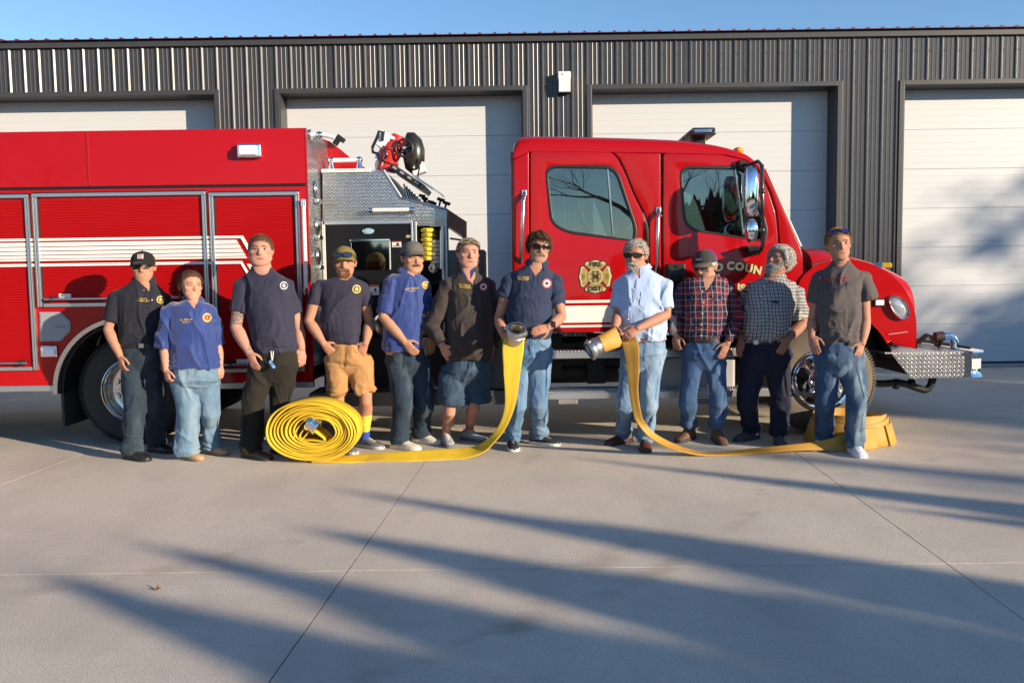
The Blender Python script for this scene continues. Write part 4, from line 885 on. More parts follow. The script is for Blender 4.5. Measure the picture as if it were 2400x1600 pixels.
MB().tube([Vector((bx0+.45, YF-.08, bz+.02)), Vector((bx1+.12, YF-.08, bz+.02)), Vector((bx1+.16, YBp+.3, bz+.01))], .012, 8).build("bumper_edge", BLACK, bmp, smooth=40)
e0 = W(2238, 822, YBp+.45); el = MB().tube([e0, e0+Vector((0, 0, .08)), e0+Vector((-.02, 0, .13)), e0+Vector((-.07, 0, .15)), e0+Vector((-.12, 0, .145))], [.042, .04, .04, .042, .045], 14).build("bumper_outlet", CHROME, tr, smooth=50)
MB().tube([e0+Vector((-.12, 0, .145)), e0+Vector((-.20, 0, .14))], [.05, .048], 12).build("outlet_cap", M("cap_brown", (.20,.10,.07), .5, metal=.5), el, smooth=40)
CANV = M("canvas_strap", (.30,.26,.17), .9, var=.2, vs_=30)
MB().prism([W(2195, 806, YBp+.4), W(2207, 782, YBp+.5), W(2216, 790, YBp+.6), W(2200, 814, YBp+.5)], (.01, .05, .0)).build("strap_end", M("strap_brown", (.12,.07,.05), .8), el)
sp_ = spline([W(2150, 806, YBp+.9), W(2168, 790, YBp+.75), W(2178, 786, YBp+.7), W(2186, 800, YBp+.6), W(2196, 812, YBp+.5), W(2205, 800, YBp+.45)], 4)
rings = [[Vector(p)+Vector((0, -.05, 0)), Vector(p)+Vector((0, .05, .01)), Vector(p)+Vector((0, .05, .018)), Vector(p)+Vector((0, -.05, .008))] for p in sp_]
MB().loft(rings).build("strap", CANV, el)
pb = [W(2040, 897, YS+.3), W(2066, 899, YS+.3), W(2110, 897, YS+.3), W(2150, 909, YS+.3), W(2168, 913, YS+.3), W(2180, 905, YS+.3), W(2188, 880, YS+.3)]
MB().tube(spline(pb, 4), .035, 10).build("suction_pipe", FRAME, tr, smooth=50)
for px in (2100, 2135): c = W(px, 899, YS+.3); MB().lathe(c-Vector((.02, 0, 0)), (1, 0, -.1), [(.048, 0), (.052, .01), (.052, .04), (.046, .045)], 14).build("pipe_coupling", FRAME, tr, smooth=40)
# ---- cab steps and tanks
for py, x0p, x1p, dep in ((828, 1270, 1840, .30), (922, 1240, 1840, .12)):
    z = SZ(1400, py, YS+.06); xa, xb = SX(x0p, py), SX(x1p, py); yf = YS+.02 if py > 900 else YS+.06
    MB().box((xa, yf+.014, z), (xb, yf+.34, z+.03)).build("step_tread", DIAT, tr, bevel=.004)
    MB().box((xa-.02, yf-.004, z-.045), (xb, yf+.012, z+.018)).build("step_face", ALU, tr, bevel=.006)
    for k in range(int((xb-xa)/.03)):
        pass
    for zz in (.031,):
        gm = MB(); nn = int((xb-xa)/.022)
        for r_ in range(5):
            for k in range(nn): xk = xa+.011+k*.022+(.011 if r_ % 2 else 0); gm.add([(xk-.007, yf+.03+r_*.05, z+.03), (xk+.007, yf+.03+r_*.05, z+.03), (xk, yf+.055+r_*.05, z+.03), (xk, yf+.04+r_*.05, z+.042)], [(0, 1, 3), (1, 2, 3), (2, 0, 3)])
        so = gm.build("grip_teeth", STEEL, tr); so["kind"] = "stuff"
for px in (1330, 1650):
    xa, za = S(px-24, 934, YS+.06); xb, zb = S(px+24, 946, YS+.06)
    MB().box((xa, YS+.02, zb), (xb, YS+.08, za)).build("step_lamp", M("step_lamp_grey", (.22,.22,.21), .4), tr, bevel=.014, seg=3)
TANK = M("tank_grey_paint", (.33,.34,.35), .4, var=.05)
MB().box((SX(1540, 870), YS+.16, SZ(1560, 918, YS+.2)), (SX(1735, 870), YS+.7, SZ(1560, 836, YS+.2))).build("fuel_tank", TANK, tr, bevel=.03, seg=3)
# ---- wheels
def wheel(x, y0, rear, dual):
    w = bpy.data.objects.new("wheel", None); COL.objects.link(w); w.parent = tr
    prof = [(.285, .03), (.30, .012), (.36, .0), (.42, .004), (.47, .018), (.502, .045), (.512, .06), (.512, .10), (.505, .104), (.505, .112), (.512, .116), (.512, .17), (.505, .174), (.505, .182), (.512, .186), (.512, .235), (.50, .25), (.45, .275), (.36, .285), (.29, .26)]
    RUB = RUBBER if rear else M("dusty_tyre", (.105,.088,.068), .85, var=.22, vs_=10, bump=.3, bs=60)
    for yo in ([0, .31] if dual else [0]):
        MB().lathe((x, y0+yo, WR), (0, 1, 0), prof, 64, cap=False).build("tyre", RUB, w, smooth=35)
        gm = MB()
        for k in range(110):
            a = 2*PI*k/110; gm.obox((x+.500*math.cos(a), y0+yo+.030, WR+.500*math.sin(a)), (.006*-math.sin(a), 0, .006*math.cos(a)), (0, .014, 0), (.012*math.cos(a), 0, .012*math.sin(a)))
        so = gm.build("tread_blocks", RUB, w); so["kind"] = "stuff"
    if rear: rp_ = [(.292, .015), (.298, .0), (.288, -.004), (.272, .012), (.262, .05), (.262, .11), (.255, .15), (.20, .165), (.135, .16), (.125, .10), (.11, .06), (.0, .055)]
    else: rp_ = [(.292, .03), (.298, .005), (.288, -.004), (.275, .01), (.262, .03), (.225, -.005), (.175, -.045), (.155, -.06), (.145, -.058), (.138, -.07), (.125, -.09), (.085, -.10), (.08, -.14), (.05, -.15), (.0, -.15)]
    MB().lathe((x, y0, WR), (0, 1, 0), rp_, 48, cap=False).build("rim", CHROME if not rear else STEEL, w, smooth=35)
    hr, hy = (.222, y0-.016) if not rear else (.228, y0+.157)
    nrm = Vector((0, -1, 0))
    for k in range(10):
        a = 2*PI*(k+.5)/10; MB().lathe((x+hr*math.cos(a), hy+.004, WR+hr*math.sin(a)), (math.cos(a)*(.55 if not rear else 0), -1, math.sin(a)*(.55 if not rear else 0)), [(.031, -.01), (.031, .004), (.027, .005), (.026, .0), (.0, -.002)], 16).build("hand_hole_disc", BLACK, w)  # shade inside the open holes painted as black discs
        a = 2*PI*k/10; r_ = .150 if not rear else .165
        MB().lathe((x+r_*math.cos(a), (y0-.058) if not rear else y0+.158, WR+r_*math.sin(a)), (0, -1, 0), [(.018, 0), (.018, .025), (.012, .045), (.0, .05)], 8).build("lug_nut", CHROME, w, smooth=40)
wheel(RWX, YS+.06, True, True); wheel(FWX, YS+.07, False, False)
# far-side wheels
for x in (RWX, FWX): MB().lathe((x, YF-.36, WR), (0, 1, 0), [(.0, .02), (.3, .02), (.36, 0), (.49, .02), (.512, .06), (.512, .25), (.48, .29), (.3, .28), (0, .28)], 40).build("far_wheel", RUBBER, tr, smooth=35)

# ============================================================ HOSES
def hose_mat(name, col, dirt):
    m = M(name, col, .62, var=.14, vs_=5, bump=.35, bs=260, var2=(dirt, 3.0, .58, .82)); return m
HOSEY = hose_mat("yellow_supply_hose", (.60,.40,.02), (.36,.24,.04)); HOSEO = hose_mat("ochre_supply_hose", (.42,.225,.03), (.25,.14,.03))
HINK = M("hose_print", (.05,.04,.02), .7)
COUP = M("cast_coupling_metal", (.50,.50,.49), .34, metal=.95, var=.12, vs_=30, bump=.2, bs=200)
def ribbon(rows, thick, n_sub=5, crease=None):
    """rows: (centre, half-width vector); returns an MB of a flat hose with rounded edges, folded double"""
    cs = spline([tuple(c) for c, h in rows], n_sub); hs = spline([tuple(h) for c, h in rows], n_sub); rings = []
    for i, (c, h) in enumerate(zip(cs, hs)):
        t = cs[min(i+1, len(cs)-1)] - cs[max(i-1, 0)]; t = t/np.linalg.norm(t); nrm = np.cross(t, h); nrm /= max(np.linalg.norm(nrm), 1e-6); q = []
        for u, v in ((-1, 0), (-.97, .8), (-.85, 1), (-.3, .62), (.3, .62), (.85, 1), (.97, .8), (1, 0), (.97, -.8), (.85, -1), (.3, -.62), (-.3, -.62), (-.85, -1), (-.97, -.8)): q.append(c+h*u+nrm*v*thick/2)
        rings.append(q)
    return MB().loft(rings)
# --- upright roll, yellow
YR = 7.12; rc = G(735, 1086); c0 = Vector((W(737, 1010, YR).x, YR, 0)); A, B_ = .392, .278; TH = .0225; NT = 10
lean = R(-7)
hy = thing("fire_hose", "bright yellow flat fire hose rolled upright and running to the sunglassed chief", "hose", (c0.x, c0.y, 0), group="large supply hoses")
def roll_pt(t, depth):
    """t: turns from the outside"""
    r = 1 - t*TH*2/ (A+B_)*1.02; a_ = A*r; b_ = B_*(r*.96+.04*r*r); th = -PI/2 + 2*PI*t; cx, sz = math.cos(th), math.sin(th)
    wob = .010*math.sin(3*th+t*1.3)*(1-t/NT*.4) + .006*math.sin(5*th+t*2.7)
    x = a_*cx*(1+wob); z = b_*sz
    if sz < 0: z *= .90
    x += .05*t/NT - .0; z += B_*.93 + .012*t/NT + wob*.25
    y = depth + .010*math.sin(t*5.1)+ .02*t/NT
    z0 = max(z, .006); return Vector((c0.x + x, c0.y + y*math.cos(lean) - z0*math.sin(lean)*-1.0*0 + z0*math.tan(-lean)*-.6, z0))
HWD = .135; rings = []; cs = []
N_ = int(NT*44)
for i in range(N_+1):
    t = NT*i/N_*.86; p = roll_pt(t, 0); p2 = roll_pt(t+.002, 0); d = (p2-p).normalized(); nrm = Vector((d.z, 0, -d.x)); yv = Vector((0, 1, 0)); k = .0082 + .0012*math.sin(t*9)
    rings.append([p-yv*HWD, p-yv*(HWD-.006)+nrm*k, p+yv*(HWD-.006)+nrm*k, p+yv*HWD, p+yv*(HWD-.006)-nrm*k, p-yv*(HWD-.006)-nrm*k])
MB().loft(rings).build("rolled_hose", HOSEY, hy, smooth=70)
# inner tail: a loose fold holding the far coupling
ic = Vector((c0.x-.005, c0.y, .262)); pts = [(-.16, -.06), (-.13, .02), (-.06, .10), (-.01, .115), (.0, .09), (-.03, .06), (-.09, -.01), (-.10, -.05), (-.07, -.055), (-.02, .0), (.02, .01), (.08, -.03), (.13, -.075), (.10, -.09), (.0, -.08), (-.10, -.085)]
rows = [(ic+Vector((x*.9, -.005, z*.9)), Vector((0, .125, 0))) for x, z in pts]; ribbon(rows, .013, 4).build("folded_tail", HOSEY, hy, smooth=60)
MB().lathe(ic+Vector((.03, -.10, .055)), (.85, -.05, -.5), [(.042, -.06), (.07, -.058), (.075, -.05), (.075, -.02), (.066, -.016), (.066, .006), (.074, .01), (.076, .03), (.07, .038), (.055, .04)], 26).build("inner_coupling", CHROME, hy, smooth=40)
# lead running on the ground and up to the chief
def V3(px, py, Y): return W(px, py, Y)
def hv(px0, py0, px1, py1, Y0, Y1): a, b_ = W(px0, py0, Y0), W(px1, py1, Y1); return ((a+b_)/2, (b_-a)/2)
rows = [(G(730, 1080, .010)+Vector((0, .08, 0)), Vector((0, .10, .003))), (G(800, 1080, .012)+Vector((0, .07, 0)), Vector((0, .10, .006))), hv(880, 1084, 882, 1062, 7.01, 7.15), hv(950, 1083, 948, 1058, 7.00, 7.14), hv(1030, 1079, 1026, 1053, 7.04, 7.18), hv(1090, 1074, 1084, 1050, 7.06, 7.18), hv(1133, 1060, 1118, 1044, 7.06, 7.16),
        hv(1159, 1036, 1141, 1030, 7.04, 7.10), hv(1181, 1010, 1162, 1008, 7.02, 7.05), hv(1199, 975, 1178, 975, 7.0, 7.02), hv(1211, 935, 1184, 935, 6.99, 7.0), hv(1220, 871, 1180, 871, 6.99, 6.99), hv(1227, 822, 1177, 820, 6.99, 6.99), hv(1229, 800, 1180, 797, 6.99, 7.0), hv(1230, 782, 1192, 780, 7.0, 7.02)]
lead = ribbon(rows, .015, 6).build("hose_lead", HOSEY, hy, smooth=60)
cd = Vector((.16, -.62, .78)).normalized(); cb = W(1207, 789, 7.0)
def coupling(name, c, ax, r, par, grip):
    cp_ = MB().lathe(c, ax, [(r*.70, -.05), (r*.86, -.048), (r*.9, -.03), (r*.9, .0), (r*.98, .004), (r*1.0, .012), (r*1.0, .03), (r*.93, .036), (r*.93, .044), (r*1.04, .05), (r*1.06, .058), (r*1.06, .082), (r*.98, .092), (r*.80, .092), (r*.74, .086), (r*.70, .06), (r*.68, -.02), (.002, -.024)], 40, cap=False).build(name, COUP, par, smooth=35)
    a = Vector(ax).normalized(); u = a.orthogonal().normalized(); w_ = a.cross(u)
    for k in range(4):
        t = k*PI/2+.4; q = c+a*.07+(u*math.cos(t)+w_*math.sin(t))*r*1.08; MB().obox(q, a*.014, (u*-math.sin(t)+w_*math.cos(t))*.022, (u*math.cos(t)+w_*math.sin(t))*.010).build("coupling_lug", COUP, cp_, bevel=.004)
    MB().lathe(c+a*.088, ax, [(r*.80, 0), (r*.82, .008), (r*.72, .008), (r*.70, 0)], 36, cap=False).build("gasket", BLACK, cp_, smooth=40)
    return cp_
coupling("hose_coupling", cb, cd, .080, hy, 1)
MB().tube([W(1210, 800, 7.0), W(1208, 792, 7.0)], [.082, .07], 20, flat=.6).build("hose_neck", HOSEY, hy, smooth=60)
# --- right hose: flat coil on the ground, lead, coupling
ck = Vector((W(1990, 1030, 7.62).x, 7.62, 0))
ho = thing("fire_hose", "ochre flat fire hose coiled behind white shoes, end held by the blue-shirted man", "hose", (ck.x, ck.y, 0), group="large supply hoses")
rings = []; NT2 = 6.0; N_ = int(NT2*40)
for i in range(N_+1):
    t = NT2*i/N_; r = .372 - .020*t; th = 2*PI*t - .9; lift = .0 if t < 1.6 else min(.055, (t-1.6)*.05)
    rx = r*(1+.03*math.sin(2*th)); p = ck + Vector((rx*math.cos(th), r*.92*math.sin(th), 0)); u = Vector((math.cos(th), math.sin(th), 0)); k = .0075
    flare = .030 if t < 1.6 else .004
    zb, zt_ = .004+lift, .196+lift*1.0 + .014*math.sin(th*2+t)
    b0 = p+u*flare+Vector((0, 0, zb)); t0 = p-u*flare*.6+Vector((0, 0, zt_))
    rings.append([b0, b0+u*k+Vector((0, 0, .008)), t0+u*k-Vector((0, 0, .008)), t0, t0-u*k-Vector((0, 0, .008)), b0-u*k+Vector((0, 0, .008))])
MB().loft(rings).build("coiled_hose", HOSEO, ho, smooth=70)
rows = [hv(1448, 806, 1490, 790, 6.98, 6.96), hv(1457, 805, 1497, 806, 6.95, 6.90), hv(1464, 830, 1498, 832, 6.93, 6.88), hv(1469, 870, 1498, 872, 6.92, 6.88), hv(1475, 920, 1496, 920, 6.92, 6.89), hv(1484, 968, 1503, 968, 6.92, 6.90),
        hv(1493, 990, 1512, 990, 6.92, 6.93), hv(1520, 1023, 1531, 1013, 6.95, 7.02), hv(1560, 1046, 1570, 1036, 6.98, 7.08), hv(1600, 1058, 1606, 1050, 7.0, 7.12), hv(1645, 1066, 1648, 1060, 7.03, 7.16), hv(1710, 1066, 1712, 1057, 7.05, 7.17), hv(1775, 1062, 1776, 1050, 7.08, 7.17), hv(1840, 1057, 1844, 1043, 7.12, 7.18), hv(1895, 1055, 1902, 1036, 7.14, 7.18), hv(1950, 1056, 1958, 1024, 7.14, 7.16), hv(2010, 1056, 2014, 1008, 7.17, 7.17), hv(2056, 1052, 2054, 1001, 7.24, 7.24)]
ribbon(rows, .015, 6).build("hose_lead", HOSEO, ho, smooth=60)
cb2 = W(1409, 806, 6.95); cd2 = Vector((-.80, -.22, -.40)).normalized()
coupling("hose_coupling", cb2+cd2*.03, cd2, .076, ho, 1)
rows = []
MBn = MB(); rg = []
a0, a1 = cb2+cd2*.0, W(1452, 788, 6.96); ax = (a1-a0).normalized(); uu = Vector((0, -1, 0)); uu = (uu-ax*uu.dot(ax)).normalized(); ww = ax.cross(uu)
for k in range(9):
    t = k/8; c = a0.lerp(a1, t); ra = .075*(1-t)+.012*t; rb = .075*(1-t)+.085*t
    rg.append([c+uu*ra*math.cos(q)+ww*rb*math.sin(q) for q in np.linspace(0, 2*PI, 25)[:-1]])
MBn.loft(rg).build("hose_neck", HOSEO, ho, smooth=60)

# ============================================================ PEOPLE
SKIN = M("skin", (.45,.28,.2), .62, attr="tint", var=.07, vs_=90, sss=.10, spec=.28, bump=.15, bs=300)
def cloth(name, col, var=.06, vs_=18, rough=.85, sheen=.05, bump=.12, bs=420, wrinkle=.40, **kw): return M(name, col, rough, wrinkle=wrinkle, var=var, vs_=vs_, sheen=sheen, bump=bump, bs=bs, spec=.2, **kw)
def denim(name, col, fade, k=(.50,.75)): return M(name, col, .85, var=.16, vs_=26, bump=.25, bs=500, spec=.2, var2=(fade, 5.5, *k), stretch=(1,1,.45), sheen=.05, wrinkle=.6, wst=(1.1,1.1,.8))
def plaid_mat(name, base, lines, px, pz):
    """woven check: lines = list of (axis, period, offset, width, colour, strength)"""
    m = bpy.data.materials.new(name); m.use_nodes = True; N, L = nt(m); b = N['Principled BSDF']; b.inputs['Roughness'].default_value = .85; b.inputs['Specular IOR Level'].default_value = .2
    a = N.new('ShaderNodeAttribute'); a.attribute_name = "uvw"; sp = N.new('ShaderNodeSeparateXYZ'); L.new(a.outputs['Vector'], sp.inputs[0]); cur = None
    for axs, per, off, wid, colr, stg in lines:
        f = math_node(N, L, 'FRACT', math_node(N, L, 'MULTIPLY_ADD', sp.outputs[0 if axs == 'x' else 2], 1/per, off+50))
        t = math_node(N, L, 'MULTIPLY', math_node(N, L, 'LESS_THAN', f, wid/per), stg)
        x = N.new('ShaderNodeMix'); x.data_type = 'RGBA'; L.new(t, x.inputs[0])
        if cur is None: x.inputs[6].default_value = (*base, 1)
        else: L.new(cur, x.inputs[6])
        x.inputs[7].default_value = (*colr, 1); cur = x.outputs[2]
    L.new(cur, b.inputs['Base Color']); MATS[name] = m; return m

def remesh(mb, voxel, smooth_it=3, fac=.5, loc=(0, 0, 0)):
    me = bpy.data.meshes.new("tmp"); me.from_pydata([tuple(p) for p in mb.v], [], mb.f)
    bm = bmesh.new(); bm.from_mesh(me); bmesh.ops.recalc_face_normals(bm, faces=bm.faces); bm.to_mesh(me); bm.free()
    o = bpy.data.objects.new("tmp", me); COL.objects.link(o)
    r = o.modifiers.new("r", 'REMESH'); r.mode = 'VOXEL'; r.voxel_size = voxel
    if smooth_it: s_ = o.modifiers.new("s", 'SMOOTH'); s_.factor = fac; s_.iterations = smooth_it
    dg = bpy.context.evaluated_depsgraph_get(); m2 = bpy.data.meshes.new_from_object(o.evaluated_get(dg)); bpy.data.objects.remove(o); bpy.data.meshes.remove(me)
    m2.materials.clear(); return m2
def co_get(me): a = np.empty(len(me.vertices)*3); me.vertices.foreach_get('co', a); return a.reshape(-1, 3)
def co_set(me, a): me.vertices.foreach_set('co', np.ascontiguousarray(a).ravel()); me.update()
def no_get(me): a = np.empty(len(me.vertices)*3); me.vertices.foreach_get('normal', a); return a.reshape(-1, 3)
def sellipse(c, a, b, n=28, e=2.35, yaw=0.0):
    o = []
    for k in range(n):
        t = 2*PI*k/n; cu, su = math.cos(t), math.sin(t); x = a*math.copysign(abs(cu)**(2/e), cu); y = b*math.copysign(abs(su)**(2/e), su)
        o.append(Vector((c[0]+x*math.cos(yaw)-y*math.sin(yaw), c[1]+x*math.sin(yaw)+y*math.cos(yaw), c[2])))
    return o
def shade_smooth(me, ang=None):
    me.polygons.foreach_set('use_smooth', [True]*len(me.polygons))
    if ang: me.set_sharp_from_angle(angle=R(ang))
def folds(me, amp, seed, zhem=None, zwaist=None, stretch=(9, 9, 4.2), cuff=None, mask=None):
    """soft cloth folds pushed along the normals"""
    P = co_get(me); Nn = no_get(me); o = np.array([seed*3.1, seed*1.7, seed*.9])
    w = vnoise(P*np.array([5, 5, 5])+o)*1.1
    Q = P*np.array(stretch)+o; Q[:, 0] += w*1.4+P[:, 2]*3.0*math.sin(seed); Q[:, 2] += w*.7
    n1 = vnoise(Q); rd = 1-np.abs(2*n1-1); d = (rd**3.6-.22)*amp*1.25
    n2 = vnoise(P*np.array([22, 22, 9])+o*2+w[:, None]*2); d += ((1-np.abs(2*n2-1))**2-.35)*amp*.38
    if zwaist is not None:   # bunching above the waist: sideways folds
        k = np.exp(-((P[:, 2]-zwaist)/.09)**2); Q = P*np.array([3.5, 3.5, 26])+o; Q[:, 2] += w*3; d += k*((1-np.abs(2*vnoise(Q)-1))**2-.3)*amp*1.1
    if cuff is not None:
        for zc, hgt in cuff:
            k = np.exp(-((P[:, 2]-zc)/hgt)**2); Q = P*np.array([5, 5, 30])+o*1.3; Q[:, 2] += w*4; d += k*((1-np.abs(2*vnoise(Q)-1))**2-.25)*amp*1.0
    if mask is not None: d = d*mask(P)
    co_set(me, P+Nn*d[:, None])
def hand(mb, wr, tip, pn, side, curl=.5, s=1.0, thumb=1.0, spread=1.0):
    """palm with four fingers and a thumb; pn: palm normal, side=+1 puts the thumb on +cross side"""
    wr, tip = Vector(wr), Vector(tip); d = (tip-wr).normalized(); pn = Vector(pn); pn = (pn-d*pn.dot(d)).normalized(); sd = d.cross(pn)*side
    rings = []
    for t, hw, ht in ((-.03, .026, .020), (.0, .027, .019), (.03, .034, .018), (.06, .041, .016), (.085, .043, .014), (.098, .038, .011)):
        rings.append([wr+d*t*s+sd*(hw*s*math.cos(a))+pn*(ht*s*math.sin(a)) for a in np.linspace(0, 2*PI, 15)[:-1]])
    mb.loft(rings)
    for k, (off, L_, r) in enumerate(((.030, .072, .0090), (.0105, .082, .0094), (-.0095, .077, .0090), (-.028, .060, .0082))):
        b = wr+d*.088*s+sd*off*s; pts = [b-d*.02*s]; q = b; ang = curl*.35; dirv = d
        for seg, fr in enumerate((.44, .31, .25)):
            a = curl*(.35, .75, .55)[seg]; ang = (0 if seg == 0 else ang)+a
            dv = (d*math.cos(ang)+pn*math.sin(ang)+sd*off*1.6*spread).normalized(); pts.append(q); q = q+dv*L_*fr*s
        pts.append(q); mb.tube(pts, [r*s*1.02, r*s*1.05, r*s, r*s*.94, r*s*.78], 8)
    b = wr+d*.022*s+sd*.026*s; t1 = b+(d*.62+sd*.75*thumb+pn*.25).normalized()*.042*s; t2 = t1+(d*.85+sd*.35*thumb+pn*.3).normalized()*.032*s; t3 = t2+(d*.95+sd*.1*thumb+pn*.25).normalized()*.026*s
    mb.tube([b-d*.01, b, t1, t2, t3], [.014*s, .0155*s, .0118*s, .0105*s, .0085*s], 8)

def head_parts(mb, Hm, f):
    """skull, jaw, nose, lips, ears; head-local metres, face towards -Y"""
    def T(p): return Hm @ Vector(p)
    sub = MB(); jw = f.get('jaw', 1.0)*1.12; ch = f.get('cheek', 1.0)*1.05
    sub.ell((0, .012, .026), (.0765, .097, .090), 26, 18)
    secs = [(-.120, -.060, .020*jw, .016), (-.112, -.055, .033*jw, .029), (-.098, -.044, .045*jw, .043), (-.080, -.035, .0535*jw, .054), (-.060, -.025, .059*jw, .065), (-.035, -.016, .0635*ch, .074), (-.008, -.010, .067*ch, .080), (.02, -.006, .0695, .0845), (.05, .0, .068, .085)]
    sub.loft([[Vector((rx*math.copysign(abs(math.cos(a))**.92, math.cos(a)), cy+ry*math.sin(a), z)) for a in np.linspace(0, 2*PI, 29)[:-1]] for z, cy, rx, ry in secs])
    ns = f.get('nose', 1.0)*.88
    sub.tube([(0, -.076, .022), (0, -.087, .006), (0, -.0975, -.014), (0, -.1035, -.027), (0, -.101, -.035), (0, -.089, -.039)], [.0070, .0080, .0098*ns, .0122*ns, .0105*ns, .007], 12)
    for s_ in (-1, 1):
        sub.ell((s_*.0115*ns, -.0925, -.0325), (.0080*ns, .011, .0075), 10, 7)
        sub.ell((s_*.027, -.0775, .0215), (.023, .011, .0075), 12, 8, Matrix.Rotation(s_*.12, 3, 'Y'))
        sub.ell((s_*.044, -.058, -.018), (.023*ch, .021, .018), 12, 8)
        sub.ell((s_*.0765, .014, -.008), (.0075, .0185, .031), 12, 9, Matrix.Rotation(s_*-.30, 3, 'Z') @ Matrix.Rotation(-.15, 3, 'X'))
        sub.ell((s_*.0805, .022, .004), (.006, .016, .021), 10, 8, Matrix.Rotation(s_*-.5, 3, 'Z'))
    sub.ell((0, -.0800, -.0625), (.0255, .0115, .0055), 14, 8); sub.ell((0, -.0780, -.0735), (.022, .0115, .0065), 14, 8)
    for s_ in (-1, 1): sub.ell((s_*.037, -.046, -.056), (.0235*ch, .026, .032), 12, 9)
    sub.ell((0, -.072, -.104), (.020*jw, .013, .013), 12, 8)
    mb.add([T(p) for p in sub.v], sub.f)

class Head:
    def __init__(s, center, yaw, pitch, roll, scale=1.0):
        s.M = Matrix.Translation(center) @ Matrix.Rotation(R(yaw), 4, 'Z') @ Matrix.Rotation(R(-pitch), 4, 'X') @ Matrix.Rotation(R(roll), 4, 'Y') @ Matrix.Diagonal((scale*1.09, scale, scale, 1))
        s.I = s.M.inverted(); s.Mn = np.array(s.M); s.In = np.array(s.I); s.sc = scale
    def T(s, p): return s.M @ Vector(p)
    def loc(s, P): return P @ s.In[:3, :3].T + s.In[:3, 3]
    def out(s, P): return P @ s.Mn[:3, :3].T + s.Mn[:3, 3]
def head_surface(n_u=72, n_v=44):
    """direction grid on the cranium/jaw envelope, head-local"""
    return n_u, n_v
def scalp_point(ph, el):
    """ph: 0 = front, + to image right; el elevation; returns a point and normal on the skull"""
    d = np.array([math.sin(ph)*math.cos(el), -math.cos(ph)*math.cos(el), math.sin(el)]); c = np.array([0, .012, .026]); r = np.array([.0765, .097, .090])
    t = 1/np.sqrt(((d/r)**2).sum()); p = c+d*t
    if p[2] < .03 and d[1] < .35:     # temples and jaw
        k = np.clip((.03-p[2])/.15, 0, 1); p[0] *= 1-.28*k*k
    nn = (p-c)/r**2; return p, nn/np.linalg.norm(nn)
def hairline(ph, front, side, back):
    a = abs(ph)
    if a < .75: return front - .012*(a/.75)**2
    if a < 1.25: t = (a-.75)/.5; return (front-.012)*(1-t)+side*t
    if a < 1.75: return side
    t = min(1, (a-1.75)/.5); return side*(1-t)+back*t
def hair(root, H, col, front=.078, side=.0, back=-.05, thick=.010, n=900, length=.018, lift=.3, down=.4, rad=.0016, curl=0.0, seed=1, shell=True, comb=0.0, forward=0.0, name="hair", var=.3):
    mt = M("hair_%02d%02d%02d" % tuple(int(c*99) for c in col), col, .75, var=var, vs_=70, spec=.2, stretch=(1,1,.4)); g = random.Random(seed); nu, nv = 64, 34; mb = MB()
    if shell:
        V = []; keep = []
        for j in range(nv+1):
            el = -1.05+(PI/2+1.05)*j/nv
            for i in range(nu):
                ph = -PI+2*PI*i/nu; p, nn = scalp_point(ph, el); hl = hairline(ph, front, side, back)
                e = p[2]-hl; k = max(0, min(1, e/.022)); k = k*k*(3-2*k)
                wv = .8+.45*math.sin(ph*9+el*5+seed)*.3+.3*g.random(); V.append(H.T(p+nn*(thick*k*wv-.003))); keep.append(e > -.004)
        F = []
        for j in range(nv):
            for i in range(nu):
                q = (j*nu+i, j*nu+(i+1) % nu, (j+1)*nu+(i+1) % nu, (j+1)*nu+i)
                if all(keep[k] for k in q): F.append(q)
        mb.add(V, F)
    c = 0; tries = 0
    while c < n and tries < n*12:
        tries += 1; ph = g.uniform(-PI, PI); el = math.asin(g.uniform(-.75, 1)); p, nn = scalp_point(ph, el); hl = hairline(ph, front, side, back)
        if p[2] < hl+.001: continue
        c += 1; p = p+nn*thick*.7; dn = np.array([comb, -forward, -1.0])*down; t = dn-nn*dn.dot(nn); d = nn*lift+t+np.array([g.gauss(0, .25), g.gauss(0, .25), g.gauss(0, .2)]); d /= np.linalg.norm(d)
        L_ = length*g.uniform(.6, 1.3); pts = [p-nn*.004]; q = p.copy()
        cu = np.array([g.gauss(0, 1), g.gauss(0, 1), g.gauss(0, 1)])*curl
        for k in range(4):
            q = q+d*L_/4; pts.append(q.copy()); d = d+np.array([0, 0, -.22*down])+np.cross(cu, d)*.55
            d /= np.linalg.norm(d)
            pq = q-np.array([0, .012, .026]); rr = np.array([.0765, .097, .090]); e_ = (pq**2/rr**2).sum()
            if e_ < 1.03 and q[2] > -.02: q = np.array([0, .012, .026])+pq/math.sqrt(e_)*1.02
        r = rad*g.uniform(.7, 1.3); mb.tube([H.T(x) for x in pts], [r, r*1.2, r, r*.8, r*.3], 3, cap=False)
    return mb.build(name, mt, root, smooth=70)
